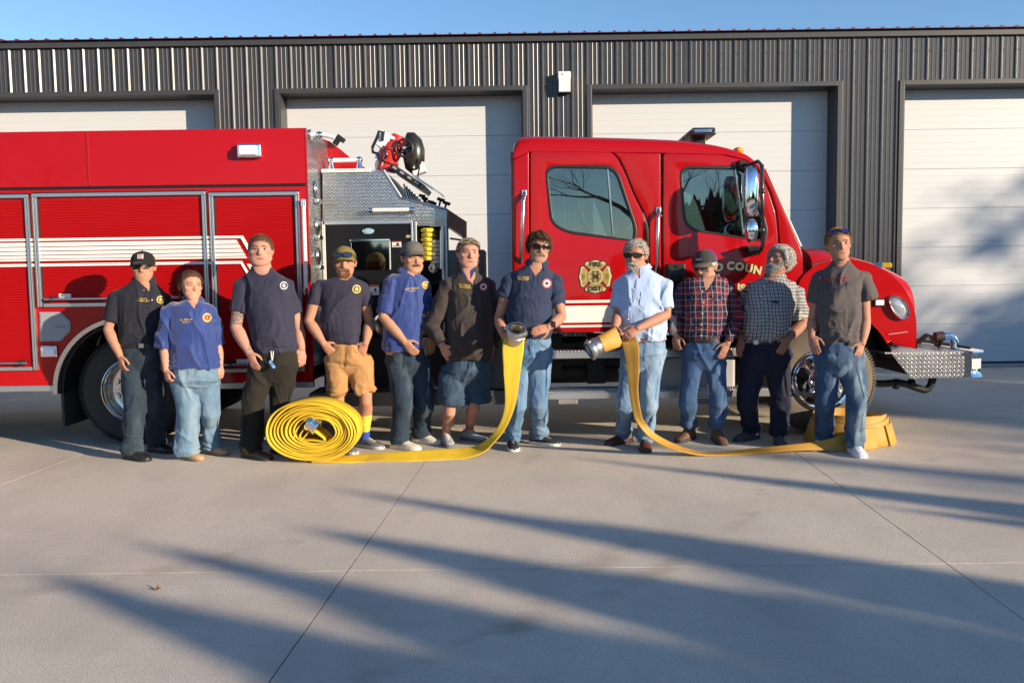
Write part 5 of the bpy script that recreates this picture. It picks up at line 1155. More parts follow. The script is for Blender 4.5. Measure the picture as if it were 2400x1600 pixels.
def beard(root, H, col, kind, n=380, seed=3, length=.010, name="beard"):
    mt = M("hair_%02d%02d%02d" % tuple(int(c*99) for c in col), col, .6, var=.3, vs_=70, spec=.3); g = random.Random(seed); mb = MB(); c = 0; t_ = 0
    def ok(x, z):
        ax = abs(x)
        mus = ax < .034-.0 and -.060 < z+ax*.22 < -.044
        chin = ax < .030 and -.128 < z < -.081+ax*.05; goat = chin or (.020 < ax < .036 and -.10 < z < -.052) or mus
        jaw = (z < -.055-.0 and z > -.130 and ax < .075) and not (ax < .022 and -.079 < z < -.058)
        side = ax > .048 and -.09 < z < .0
        return {'moustache': mus, 'goatee': goat, 'chin': chin, 'full': mus or jaw or side}[kind]
    while c < n and t_ < n*40:
        t_ += 1; x = g.uniform(-.072, .072); z = g.uniform(-.128, .0)
        if not ok(x, z): continue
        sec = np.interp(z, [-.128, -.120, -.098, -.08, -.06, -.035, 0], [.010, .020, .045, .0535, .059, .0635, .067]); cy = np.interp(z, [-.128, -.112, -.08, -.06, -.035, 0], [-.058, -.055, -.035, -.025, -.016, -.01]); ry = np.interp(z, [-.128, -.112, -.098, -.08, -.06, -.035, 0], [.012, .029, .043, .054, .065, .074, .08])
        if abs(x) > sec*.99: continue
        y = cy-ry*math.sqrt(1-(x/sec)**2); bump = .004 if abs(x) < .03 and z > -.078 else .001
        nn = Vector((x/sec*.9, -math.sqrt(max(0, 1-(x/sec)**2)), -.25)).normalized(); p = Vector((x, y, z))+nn*bump; c += 1
        d = (nn*.55+Vector((x*6, -.1, -1.0 if kind != 'moustache' else -.55))+Vector((g.gauss(0, .25), g.gauss(0, .2), g.gauss(0, .2)))).normalized(); L_ = length*g.uniform(.6, 1.3); r = (.0019 if kind != 'moustache' else .0015)*g.uniform(.8, 1.3)
        mb.tube([H.T(p-nn*.004), H.T(p+d*L_*.35+nn*.002), H.T(p+d*L_)], [r*1.3, r*1.3, r*.4], 4, cap=False)
    return mb.build(name, mt, root, smooth=70)
EYE = {}
def face_bits(root, H, f):
    lid = root["_skin"]; wh = M("eye_white", (.36,.32,.30), .4); ir = M("iris_dark", (.05,.035,.025), .2); lash = M("lash_line", (.03,.02,.015), .6)
    lidm = M("lid_%02d" % int(lid[0]*99), tuple(c*.88 for c in lid), .5)
    open_ = f.get('open', .30)+.08
    for s_ in (-1, 1):
        mb = MB(); c = (s_*.0315, -.0655, .004); nu, nv = 20, 16; mb.ell((0, 0, 0), (.0175, .0150, .0135), nu, nv, Matrix.Rotation(PI/2, 3, 'X'))
        mi = []
        for fc in mb.f:
            q = [mb.v[i] for i in fc]; x = sum(p[0] for p in q)/len(q); z = sum(p[2] for p in q)/len(q); lim = .0130*open_*max(.15, 1-(x/.0155)**2)
            mi.append(0 if z > lim+.0032 or z < -lim*.8-.0008 else (3 if z > lim-.0004 else (2 if abs(x-f.get('look', 0)*.004) < .0085 else 1)))
        mb.mi = mi; mb.v = [tuple(H.T((p[0]+c[0], p[1]+c[1], p[2]+c[2]))) for p in mb.v]; mb.build("eye", [lidm, wh, ir, lash], root, smooth=60)
        bw = MB(); col = f.get('brow', (.06,.04,.025)); pts = [(s_*.012, -.0915, .0225), (s_*.024, -.0915, .0275), (s_*.036, -.0855, .0275), (s_*.047, -.0735, .0225)]
        bw.tube([H.T(p) for p in pts], [r_*H.sc*f.get('browk', 1.0) for r_ in (.0028, .0042, .0038, .0015)], 6); bw.build("eyebrow", M("brow_%02d%02d" % (int(col[0]*99), int(col[2]*99)), col, .7), root, smooth=60)
def glasses(root, H, lens, frame=(.01,.01,.01), at='eyes', w=.030, h=.019, name="sunglasses", clear=False):
    fm = M("frame_%02d%02d" % (int(frame[0]*99), int(frame[2]*99)), frame, .25); lm = glass_mat("spectacle_glass", (.82,.80,.78)) if clear and "spectacle_glass" not in MATS else (MATS["spectacle_glass"] if clear else M("lens_%02d%02d" % (int(lens[0]*99), int(lens[2]*99)), lens, .05, metal=.4, coat=1))
    Tm = Matrix.Identity(4)
    if at == 'cap': Tm = Matrix.Translation((0, -.112, .066)) @ Matrix.Rotation(-.30, 4, 'X') @ Matrix.Translation((0, .0985, -.004))
    if at == 'head': Tm = Matrix.Translation((0, -.062, .098)) @ Matrix.Rotation(-.80, 4, 'X') @ Matrix.Translation((0, .0985, -.004))
    f = lambda p: H.T(Tm @ Vector(p)); g = MB(); y0 = -.0985
    for s_ in (-1, 1):
        lo = []
        for t in np.linspace(0, 2*PI, 21)[:-1]:
            cu, su = math.cos(t), math.sin(t); x = s_*.034+w*math.copysign(abs(cu)**.65, cu); z = .004+h*math.copysign(abs(su)**.65, su); lo.append((x, y0+.010*(abs(x)/.05)**2+(.006 if abs(x) > .05 else 0), z))
        l_ = MB(); l_.prism([f((x*1.0, y-.0008, z)) for x, y, z in lo], f((0, .003, 0))-f((0, 0, 0))); l_.build("lens", lm, root) if False else None
        g.m = 1; g.prism([f((x, y, z)) for x, y, z in lo], f((0, .003, 0))-f((0, 0, 0))); g.m = 0
        pr = [f(p) for p in lo]+[f(lo[0])]; g.tube(pr, .0021*H.sc if clear else .0028*H.sc, 5)
        g.tube([f((s_*.064, y0+.012, .010)), f((s_*.079, -.06, .010)), f((s_*.085, .0, .006)), f((s_*.084, .03, -.008))], .0028*H.sc, 5)
    g.tube([f((-.008, y0, .008)), f((0, y0-.003, .010)), f((.008, y0, .008))], .003*H.sc, 5)
    return g.build(name, [fm, lm], root, smooth=50)
def cap(root, H, col, brimcol=None, backcol=None, tilt=0.0, tall=.078, logo=None, zb=.047, brim=.072, name="cap"):
    cm = cloth("cap_%02d%02d%02d" % tuple(int(c*99) for c in col), col); bm_ = cloth("cap_%02d%02d%02d" % tuple(int(c*99) for c in (brimcol or col)), brimcol or col); km = cloth("cap_%02d%02d%02d" % tuple(int(c*99) for c in (backcol or col)), backcol or col)
    Tm = Matrix.Translation((0, .008, zb)) @ Matrix.Rotation(tilt, 4, 'X'); f = lambda p: H.T(Tm @ Vector(p)); mb = MB(); nu, nv = 36, 14; V = []; F = []; mi = []
    for j in range(nv+1):
        el = PI/2*j/nv
        for i in range(nu):
            ph = 2*PI*i/nu; fr = max(0, -math.sin(ph)); k = math.cos(el)**.72; hgt = tall*math.sin(el)**.9*(1+.05*fr)
            V.append(f((.0845*k*math.cos(ph), .1055*k*math.sin(ph), hgt-.012*(1-fr)*(1-j/nv))))
    for j in range(nv):
        for i in range(nu):
            F.append((j*nu+i, j*nu+(i+1) % nu, (j+1)*nu+(i+1) % nu, (j+1)*nu+i)); mi.append(0 if math.sin(2*PI*(i+.5)/nu) < .12 else 1)
    mb.add(V, F); mb.mi = mi; o = mb.build(name, [cm, km], root, smooth=60)
    s_ = o.modifiers.new("solid", 'SOLIDIFY'); s_.thickness = .004; s_.offset = 1
    rings = []
    for a in np.linspace(-1.12, 1.12, 17):
        ring = []
        for r_, dz in ((.96, .002), (1.0, .002), (1.0+brim*8.8*math.cos(a*.95)**.7*.86, -.004-.020*(a/1.1)**2-.012), (1.0+brim*8.8*math.cos(a*.95)**.7*.86, -.008-.020*(a/1.1)**2-.012), (.97, -.006)):
            drop = 0; ring.append(f((.0845*math.sin(a)*min(r_, 1.12) if r_ > 1 else .0845*math.sin(a)*r_, -.1055*math.cos(a)*(r_), dz)))
        rings.append(ring)
    MB().loft(rings).build("brim", bm_, o, smooth=50)
    MB().ell(f((0, 0, tall+.004)), (.007, .007, .004), 8, 5).build("button", cm, o, smooth=60)
    return o, f
def cap_patch(o, f, polys, yoff=-.1055):
    """small flat emblem pieces on the cap front: (x0,x1,z0,z1,material)"""
    for k, (x0, x1, z0, z1, m_) in enumerate(polys):
        def P(x, z): c_ = math.sqrt(max(.05, 1-(x/.0845)**2)); kk = math.cos(math.asin(min(.99, (z/.080))))**.72; return f((x, -.1055*c_*kk-.006-.0006*k, z))
        n = 4; V = [P(x0+(x1-x0)*i/n, z) for z in (z0, (z0+z1)/2, z1) for i in range(n+1)]; F = [(r*(n+1)+i, r*(n+1)+i+1, (r+1)*(n+1)+i+1, (r+1)*(n+1)+i) for r in range(2) for i in range(n)]
        mb = MB(); mb.add(V, F); mb.build("cap_emblem", m_, o)

SHOE_N = 0
def shoe(root, p, yaw, style, s=1.0):
    """p: point on the ground under the ankle; yaw 0 = toe to the camera, + = towards image right"""
    d = Vector((math.sin(R(yaw)), -math.cos(R(yaw)), 0)); sd = Vector((d.y, -d.x, 0))*-1; p = Vector((p[0], p[1], 0))
    up, sole, lace, boot, solh = style
    rows = [(-.088, .020, .050), (-.080, .030, .080), (-.060, .036, .100+boot), (-.02, .038, .112+boot), (.015, .038, .110+boot*.9), (.045, .041, .092+boot*.25), (.075, .045, .078), (.11, .048, .064), (.145, .047, .055), (.175, .040, .048), (.195, .026, .040), (.203, .010, .030)]
    rings = []
    for t, w_, h in rows:
        c = p+d*t*s; ring = []
        for a in np.linspace(0, PI, 11): cu, su = math.cos(a), math.sin(a); ring.append(c+sd*w_*s*math.copysign(abs(cu)**.7, cu)+Vector((0, 0, solh*.6+(h-solh*.6)*abs(su)**.75)))
        rings.append(ring)
    o = MB().loft(rings).build("shoe", up, root, smooth=60)
    ol = [(t*s, (w_+.005)*s) for t, w_, h in rows]; V = [p+d*t+sd*w_ for t, w_ in ol]+[p+d*t-sd*w_ for t, w_ in reversed(ol)]
    MB().prism([v+Vector((0, 0, .001)) for v in V], (0, 0, solh)).build("sole", sole, o, bevel=.006)
    if lace:
        mb = MB()
        for k in range(5):
            t = .035+k*.018; hh = np.interp(t, [r[0] for r in rows], [r[2] for r in rows])
            mb.tube([p+d*t*s+sd*.020*s+Vector((0, 0, hh-.012)), p+d*(t+.004)*s+Vector((0, 0, hh+.002)), p+d*t*s-sd*.020*s+Vector((0, 0, hh-.012))], .0035, 5)
        mb.build("laces", lace, o, smooth=60)
    return o

def drape_fn(bvh, off=.004):
    def f(px, py, Y0=5.0):
        d = ray(px, py).normalized(); o = Vector((0, 0, CAMH)) + d*3.0
        h, n, i, dist = bvh.ray_cast(o, d, 20)
        return None if h is None else h - d*off
    return f
def drape_poly(root_part, bvh, polys, name, mat, off=.004):
    """flat print on cloth: polys in photo px, laid on the garment surface"""
    f = drape_fn(bvh, off); mb = MB()
    for P in polys:
        c = (sum(p[0] for p in P)/len(P), sum(p[1] for p in P)/len(P)); V = [f(*p) for p in P]+[f(*c)]
        if any(v is None for v in V): continue
        n = len(P); mb.add(V, [(i, (i+1) % n, n) for i in range(n)])
    if mb.v:
        o = mb.build(name, mat, root_part); q = co_get(o.data); at = o.data.attributes.new("uvw", 'FLOAT_VECTOR', 'POINT'); at.data.foreach_set('vector', q.astype(np.float32).ravel()); return o
def drape_text(root_part, bvh, s, px, py, size_px, mat, rot=0.0, name="lettering", off=.004, shear=0.0, bold=0.0, sx=1.0):
    V, F = text_mesh(s, 1.0, shear=shear, bold=bold); f = drape_fn(bvh, off); c_, s_ = math.cos(R(rot)), math.sin(R(rot)); Q = []
    for x, y, z in V:
        x *= sx; Q.append(f(px+(x*c_-y*s_)*size_px, py-(x*s_+y*c_)*size_px))
    if any(q is None for q in Q): return
    mb = MB(); mb.add(Q, F); return mb.build(name, mat, root_part)
def badge(part, bvh, px, py, r, rot, c1, c2, c3, num=None):
    def rp(pts, k=1.0, sx=1.0): return [(px+(x*sx*math.cos(R(rot))-y*math.sin(R(rot)))*r*k, py-(x*sx*math.sin(R(rot))+y*math.cos(R(rot)))*r*k) for x, y in pts]
    drape_poly(part, bvh, [rp([(q[0], q[1]) for q in cross_poly(1.0)])], "badge", c1, .004)
    drape_poly(part, bvh, [rp(circ(.70, 18))], "badge_ring", c2, .006); drape_poly(part, bvh, [rp(circ(.40, 14))], "badge_centre", c3, .008)
    if num: drape_text(part, bvh, num, px, py, r*.8, c1, rot, "badge_number", .010, bold=.02)

BELT = M("black_leather", (.012,.011,.010), .4); BROWNB = M("brown_belt", (.16,.055,.025), .45)
def person(S):
    Yc = S['Y']; k = Yc/FPX
    def P(t): return W(t[0], t[1], Yc+(t[2] if len(t) > 2 else 0))
    feet = [G(*f[:2]) for f in S['feet']]
    base = Vector(((feet[0].x+feet[1].x)/2, (feet[0].y+feet[1].y)/2, 0))
    root = thing("person", S['label'], "person", base, group="people lined up in front of the fire truck"); root["_skin"] = list(S.get('skin', (.50,.30,.215)))
    root["_skin"] = [c*q for c, q in zip(root["_skin"], (.70, .59, .55))]
    skin = np.array(root["_skin"]); f = S.get('face', {})
    H = Head(P(S['head']), *S['hrot'], scale=S.get('hs', 1.0))
    # ---- torso rings (photo silhouettes at real depth)
    tor = [(W((xl+xr)/2, py, Yc+dy), (xr-xl)/2*k, b) for py, xl, xr, b, dy in S['torso']]
    c_, a_, b_ = tor[-1]; tor[-1] = (c_+Vector((0, 0, .018)), a_, b_)
    for A in S['arms']: A['sh'] = (A['sh'][0], A['sh'][1]-1, A['sh'][2])
    nk = P(S['neck']); nr = S.get('nr', .064)
    yaw = R(S.get('yaw', 0))
    shc, shw, shb = tor[-1]
    top = []
    for t, wf in ((.22, .86), (.48, .66), (.76, .46), (1.0, None)):
        c = shc.lerp(nk, t); w_ = shw*wf if wf else nr*1.04; top.append((c, max(w_, nr*1.04), max(shb*(1-.35*t), nr*1.03)))
    allr = tor+top
    # ---- body, one continuous mesh
    mb = MB(); sc = S.get('inner', .93)
    waist = S['waist']; wz = P((waist[0][0], waist[0][1])).z
    body_r = [(c, a*sc, b*sc) for c, a, b in tor if c.z > wz-.02]+[(c, a*.975, b*.975) for c, a, b in top]
    pel = [(W((xl+xr)/2, py, Yc+dy), (xr-xl)/2*k, b) for py, xl, xr, b, dy in S['pelvis']]
    lowr = [(c, a*(.45 if q == 0 else .86), b*(.5 if q == 0 else .86)) for q, (c, a, b) in enumerate(pel)]
    seq = sorted(lowr+body_r, key=lambda r: r[0].z)
    mb.loft([sellipse(c, a, b) for c, a, b in seq])
    nt_ = H.T((0, .018, -.05)); mb.tube([nk-Vector((0, 0, .05)), nk, nk.lerp(nt_, .5), nt_, H.T((0, .02, 0))], [nr*1.1, nr*1.0, nr*.93, nr*.92, nr*.8], 20)
    head_parts(mb, H.M, f)
    ascale = S.get('arm', 1.0)
    for A in S['arms']:
        s0, e0, w0 = P(A['sh']), P(A['el']), P(A['wr']); t0 = P(A['tip']); r = ascale
        m1 = s0.lerp(e0, .5); f1 = e0.lerp(w0, .28); f2 = e0.lerp(w0, .65)
        mb.tube([s0, s0.lerp(e0, .2), m1, s0.lerp(e0, .82), e0, f1, f2, w0.lerp(e0, .1), w0, w0+(t0-w0).normalized()*.02], [.050*r, .053*r, .050*r, .043*r, .041*r, .046*r, .039*r, .030*r, .028*r, .027*r], 16)
        hand(mb, w0, t0, A.get('pn', (0, 1, 0)), A.get('side', 1), A.get('curl', .5), A.get('hs', .98*min(1.08, .5+.5*ascale)), A.get('thumb', 1.0))
    legs = []
    for Lg, fg, ft in zip(S['legs'], feet, S['feet']):
        hip, kn = P(Lg['hip']), P(Lg['kn']); an = Vector((fg.x, fg.y, .10)); legs.append((hip, kn, an)); r = Lg.get('body', 1.0)
        cal = kn.lerp(an, .30)+Vector((0, .012, 0))
        mb.tube([hip, hip.lerp(kn, .45), kn+Vector((0, 0, .03)), kn-Vector((0, 0, .04)), cal, kn.lerp(an, .62), an+Vector((0, 0, .03)), an-Vector((0, 0, .05))], [.075*r, .068*r, .054*r, .050*r, .057*r, .045*r, .037*r, .040*r], 16)
        d = Vector((math.sin(R(ft[2])), -math.cos(R(ft[2])), 0)); mb.tube([an-Vector((0, 0, .05)), an-Vector((0, 0, .055))+d*.06, an-Vector((0, 0, .065))+d*.13], [.034, .030, .022], 10)
    me = remesh(mb, .0058, 3, .5)
    Pn = co_get(me); Lc = H.loc(Pn)
    isH = (np.abs(Lc) < np.array([.11, .14, .17])).all(1)
    # eye sockets, cheeks, laugh lines
    Nn = no_get(me); d = np.zeros(len(Pn))
    for s_ in (-1, 1):
        q = (Lc-np.array([s_*.0315, -.078, .004]))/np.array([.017, .03, .0105]); d -= .0105*np.exp(-(q**2).sum(1))*isH
        if f.get('smile'):
            q = (Lc-np.array([s_*.030, -.085, -.052]))/np.array([.006, .03, .018]); d -= .0022*np.exp(-(q**2).sum(1))*isH
            q = (Lc-np.array([s_*.042, -.07, -.035]))/np.array([.016, .03, .014]); d += .0035*np.exp(-(q**2).sum(1))*isH
    q = (Lc-np.array([0, -.09, -.0680]))/np.array([.019, .03, .0026]); d -= .0035*np.exp(-(q**2).sum(1))*isH
    Pn = Pn+Nn*d[:, None]; co_set(me, Pn)
    tint = np.tile(skin, (len(Pn), 1)); n = vnoise(Pn*30); tint *= (.975+.05*n)[:, None]
    def blend(mask, c): 
        nonlocal tint; m_ = np.clip(mask, 0, 1)[:, None]; tint = tint*(1-m_)+np.array(c)*m_
    red = skin*np.array([1.05, .72, .70])
    for s_ in (-1, 1):
        q = (Lc-np.array([s_*.045, -.07, -.028]))/np.array([.024, .04, .02]); blend(.32*f.get('flush', .6)*np.exp(-(q**2).sum(1))*isH, red)
        q = (Lc-np.array([s_*.08, .015, -.005]))/np.array([.02, .03, .035]); blend(.5*np.exp(-(q**2).sum(1))*isH, red)
    q = (Lc-np.array([0, -.105, -.03]))/np.array([.016, .03, .014]); blend(.35*f.get('flush', .6)*np.exp(-(q**2).sum(1))*isH, red)
    q = (Lc-np.array([0, -.088, -.068]))/np.array([.023, .03, .0085]); blend(.9*np.exp(-(q**4).sum(1))*isH, skin*np.array(f.get('lip', (.80, .45, .45))))
    q = (Lc-np.array([0, -.09, -.0678]))/np.array([.021, .03, .0030]); blend(.9*np.exp(-(q**2).sum(1))*isH, f.get('mouth', skin*.16))
    if f.get('teeth'): q = (Lc-np.array([0, -.09, -.0665]))/np.array([.017, .03, .0036]); blend(.95*np.exp(-(q**4).sum(1))*isH, (.50, .46, .41))
    if f.get('stubble'): 
        m_ = ((Lc[:, 2] < -.042) & (Lc[:, 2] > -.13) & (Lc[:, 1] < .02) & isH)*1.0; blend(m_*f['stubble'][3]*(.6+.5*vnoise(Pn*160)), f['stubble'][:3])
    if f.get('scalp'):
        hl = np.array([hairline(math.atan2(x, -y), *f['scalp'][3]) for x, y in zip(Lc[:, 0], Lc[:, 1])]); m_ = np.clip((Lc[:, 2]-hl)/.012+.3, 0, 1)*isH; blend(m_*.85*(.8+.3*vnoise(Pn*200)), f['scalp'][:3])
    # forearms and hands a touch redder
    for A in S['arms']:
        w0 = np.array(P(A['tip'])); dd = np.linalg.norm(Pn-w0, axis=1); blend(.35*np.exp(-(dd/.10)**2), red)
    for px, py, rx, ry, colr, sc_ in S.get('tattoo', []):
        uv = PXn(Pn); q = ((uv[:, 0]-px)/rx)**4+((uv[:, 1]-py)/ry)**4; n = vnoise(Pn*sc_); blend((q < 1)*(Nn[:, 1] < .25)*np.clip((n-.36)*6, 0, .85), colr)
    at = me.color_attributes.new("tint", 'FLOAT_COLOR', 'POINT'); at.data.foreach_set('color', np.concatenate([np.clip(tint, 0, 1), np.ones((len(tint), 1))], 1).astype(np.float32).ravel())
    co_set(me, Pn-np.array(base)); me.materials.append(SKIN); shade_smooth(me); link("body", me, root)
    face_bits(root, H, f)
    # ---- trousers
    mb = MB(); rp = [(c, a, b) for c, a, b in pel]; c0, a0, b0 = rp[0]
    seq = [sellipse(c0-Vector((0, 0, .045)), a0*.30, b0*.35), sellipse(c0-Vector((0, 0, .015)), a0*.62, b0*.66), sellipse(c0+Vector((0, 0, .03)), a0*.84, b0*.85)]+[sellipse(c, a*.96, b) for c, a, b in rp[1:]]
    mb.loft(seq)
    cuffs = []
    for Lg, (hip, kn, an) in zip(S['legs'], legs):
        end = Lg.get('end'); r = Lg['r'] if end else (Lg['r'][0],)+tuple(q*.92 for q in Lg['r'][1:]); e = P(end) if end else an+Vector((0, 0, Lg.get('hem', -.045)))
        m1 = hip.lerp(kn, .5); m2 = kn.lerp(an, .5) if not end else kn.lerp(e, .5)
        bow = Vector((0, .012, 0)); fl = Lg.get('flat', 1.0)
        if end: pts = [e+(hip-e).normalized()*.07, e+(hip-e).normalized()*.004, e, e+(hip-e).normalized()*.02, m1.lerp(e, .4), m1, hip]; rad = [r[2]*.86, r[2]*.90, r[2], r[2]*1.0, (r[1]+r[2])/2, r[1], r[0]]
        else: pts = [e+Vector((0, 0, .06)), e+Vector((0, 0, .003)), e, e+Vector((0, 0, .03)), m2+bow, kn-Vector((0, 0, .05)), kn+Vector((0, 0, .04)), m1, hip]; rad = [r[3]*.84, r[3]*.88, r[3], r[3]*1.0, r[2], r[1], r[1]*1.02, (r[0]+r[1])/2, r[0]]
        mb.tube(pts, rad, 20, flat=fl); cuffs.append((e.z+.05, .06))
    me = remesh(mb, .0085, 4, .5); folds(me, S.get('pfold', .011), S['seed']+5, stretch=(8, 8, 3.5), cuff=cuffs+[(legs[0][0].z-.03, .06)])
    Pw = co_get(me); co_set(me, Pw-np.array(base)); me.materials.append(S['pants']); shade_smooth(me); tro = link(S.get('pname', "trousers"), me, root)
    tb = BVHTree.FromPolygons([tuple(p) for p in Pw], [tuple(p.vertices) for p in me.polygons])
    if S.get('belt'):
        c, a, b = rp[-1]; r0 = [[p for p in sellipse(c+Vector((0, 0, dz)), a*g_, b*g_)] for dz, g_ in ((-.040, 1.02), (-.040, 1.055), (-.004, 1.055), (-.004, 1.02))]
        MB().loft(r0, closed=True).build("belt", S['belt'], root, smooth=50)
        bc = S.get('buckle')
        if bc: q = W(bc[0], bc[1], Yc-b-.02); MB().box((q.x-.022, c.y-b*1.055-.014, c.z-.042), (q.x+.022, c.y-b*1.055-.002, c.z-.002)).build("buckle", STEEL, root, bevel=.004)
    # ---- shirt
    mb = MB(); c, a, b = tor[0]; up = tor[1][0]-tor[0][0]; up.normalize()
    mb.loft([sellipse(c+up*.07, a*.90, b*.86, yaw=0), sellipse(c+up*.002, a*.94, b*.90), sellipse(c, a, b)]+[sellipse(cc, aa, bb) for cc, aa, bb in tor[1:]]+[sellipse(cc, aa, bb) for cc, aa, bb in top])
    for A in S['arms']:
        s0, e0, w0 = P(A['sh']), P(A['el']), P(A['wr']); r0, r1 = A.get('sr', (.078, .070)); fl = A.get('sfl', 1.0); r0 *= .86
        inw = (Vector((shc.x, shc.y, s0.z+.06))-s0).normalized(); cpts = [s0+inw*.035+Vector((0, 0, .004)), s0+inw*.07+Vector((0, 0, .006)), s0+inw*.10]; crad = [r0*.90, r0*.68, r0*.4]
        if A.get('long'):
            d = (w0-e0).normalized(); e = w0-d*.012; rr = A.get('cuff', .043)
            pts = [e-d*.05, e-d*.003, e, e-d*.03, e0.lerp(w0, .45), e0, s0.lerp(e0, .5), s0]+cpts; rad = [rr*.78, rr*.82, rr, rr*1.06, r1*.95, r1, (r0+r1)/2, r0]+crad
        else:
            d = (e0-s0).normalized(); e = P(A['slv']) if 'slv' in A else s0.lerp(e0, .7)
            d = (e-s0).normalized(); pts = [e-d*.06, e-d*.002, e, e-d*.02, s0.lerp(e, .5), s0]+cpts; rad = [r1*.84, r1*.87, r1, r1, (r0+r1)/2*1.0, r0]+crad
        mb.tube(pts, rad, 20, flat=fl)
    me = remesh(mb, .0075, 4, .5)
    zw = tor[0][0].z+.05; zt = nk.z
    uvw = co_get(me)-np.array(base); wv_ = vnoise(uvw*9+3.1)-.5; wv2 = vnoise(uvw*8+7.7)-.5; xr_ = uvw[:, 0]-(tor[2][0].x-base.x); uvw[:, 0] = .23*np.arcsin(np.clip(xr_/.25, -1, 1))+wv_*.020; uvw[:, 2] += wv2*.022+.05*xr_**2
    folds(me, S.get('fold', .009)*1.35, S['seed'], zwaist=zw, mask=lambda q: np.clip((zt-.02-q[:, 2])/.10, .15, 1))
    Pw = co_get(me); at = me.attributes.new("uvw", 'FLOAT_VECTOR', 'POINT'); at.data.foreach_set('vector', uvw.astype(np.float32).ravel())
    # neckline opening
    nl = S.get('vneck'); uv = PXn(Pw)
    if nl:
        ax_, ay_, tw, ty = nl       # apex px, half width at the top, top y
        tt = np.clip((uv[:, 1]-ty)/(ay_-ty), -3, 2); lim = tw*(1-np.clip(tt, 0, 1)) if S.get('neckstyle', 'v') == 'v' else tw*np.sqrt(np.clip(1-np.clip(tt, 0, 1)**2, 0, 1))
        cx_ = S['neck'][0]+(ax_-S['neck'][0])*np.clip(tt, 0, 1)
        inside = (np.abs(uv[:, 0]-cx_) < lim) & (uv[:, 1] < ay_) & (Pw[:, 1] < Yc+.02)
        bm = bmesh.new(); bm.from_mesh(me); bm.verts.ensure_lookup_table()
        dl = [fc for fc in bm.faces if sum(inside[v.index] for v in fc.verts) >= 3]; bmesh.ops.delete(bm, geom=dl, context='FACES'); bm.to_mesh(me); bm.free(); Pw = co_get(me)
    shb_ = BVHTree.FromPolygons([tuple(p) for p in Pw], [tuple(p.vertices) for p in me.polygons])
    co_set(me, Pw-np.array(base)); me.materials.append(S['shirt']); shade_smooth(me); shirt = link(S.get('sname', "shirt"), me, root)
    # ---- collar
    col = S.get('collar')
    if col:
        cm = S.get('collar_mat', S['shirt']); ryaw = R(S.get('cyaw', S.get('yaw', 0))); rings = []; cc = nk+Vector((0, 0, -.004)); gapa = col.get('gap', .45); hgt = col.get('h', .040); stand = col.get('stand', False)
        for a_ in np.linspace(gapa, 2*PI-gapa, 41):
            fr = max(0, math.cos(a_)); dv = Vector((math.sin(a_+ryaw), -math.cos(a_+ryaw), 0)); r_ = nr*1.10; edge = min(1, (min(a_, 2*PI-a_)-gapa)/.5); pt = (1-edge)*fr
            drop = -.055*fr*col.get('drop', 1.0); ins = cc+dv*(r_-.004)+Vector((0, 0, .026+drop*.55)); out_ = cc+dv*(r_+.006)+Vector((0, 0, .032+drop*.55)); 
            if stand: lo = cc+dv*(r_+.016)+Vector((0, 0, -.03+drop)); o2 = cc+dv*(r_+.022)+Vector((0, 0, .02+drop*.6)); rings.append([ins, out_+Vector((0, 0, .012)), o2, lo, cc+dv*(r_+.004)+Vector((0, 0, -.03+drop))])
            else: lo = cc+dv*(r_+.030+.012*pt)+Vector((0, 0, .032-hgt-.030*pt+drop)); rings.append([ins, out_, lo+dv*.004+Vector((0, 0, .006)), lo, cc+dv*(r_+.004)+Vector((0, 0, .0+drop))])
        co_ = MB().loft(rings).build("collar", cm, shirt, smooth=60); q = co_get(co_.data); at = co_.data.attributes.new("uvw", 'FLOAT_VECTOR', 'POINT'); at.data.foreach_set('vector', q.astype(np.float32).ravel())
    S['_'] = (root, H, shirt, shb_, tro, tb, P, Yc)
    for fg, ft in zip(feet, S['feet']): shoe(root, fg, ft[2], S['shoe'], (ft[3] if len(ft) > 3 else 1.0)*1.06)
    return root, H, shirt, shb_, tro, tb, P
def jeans_bits(S, thread):
    root, H, sh, bv, tro, tb, P, Yc = S['_']; pv = S['pelvis']; pw, xl, xr = pv[-1][0], pv[-1][1], pv[-1][2]; pc = pv[0][0]; yw = S.get('yaw_px', 0); cx = (xl+xr)/2+yw; w = (xr-xl)/2
    def line(pts, hw, nm):
        for (x0, y0), (x1, y1) in zip(pts, pts[1:]):
            nx, ny = -(y1-y0), x1-x0; l = math.hypot(nx, ny); nx, ny = nx/l*hw, ny/l*hw; drape_poly(tro, tb, [[(x0+nx, y0+ny), (x1+nx, y1+ny), (x1-nx, y1-ny), (x0-nx, y0-ny)]], nm, thread, .0035)
    y0 = pw+8
    line([(cx, y0), (cx+1, y0+18), (cx, pc-12)], .7, "fly_seam"); line([(cx+5, y0), (cx+5, y0+16), (cx+1, y0+26)], .5, "fly_seam")
    for s_ in (-1, 1): line([(cx+s_*w*.42, y0), (cx+s_*w*.50, y0+9), (cx+s_*w*.68, y0+16), (cx+s_*w*.88, y0+19)], .6, "pocket_seam")
    for Lg, ft in zip(S['legs'], S['feet']):
        if Lg.get('end'): continue
        kx, ky = Lg['kn'][0], Lg['kn'][1]; r = Lg['r'][1]*FPX/Yc*.72; s_ = -1 if kx < cx else 1; fx, fy_ = ft[0], ft[1]
        line([(Lg['hip'][0]+s_*r*1.0, Lg['hip'][1]+30), (kx+s_*r, ky), (fx+s_*r*.85, fy_-48)], .5, "side_seam")
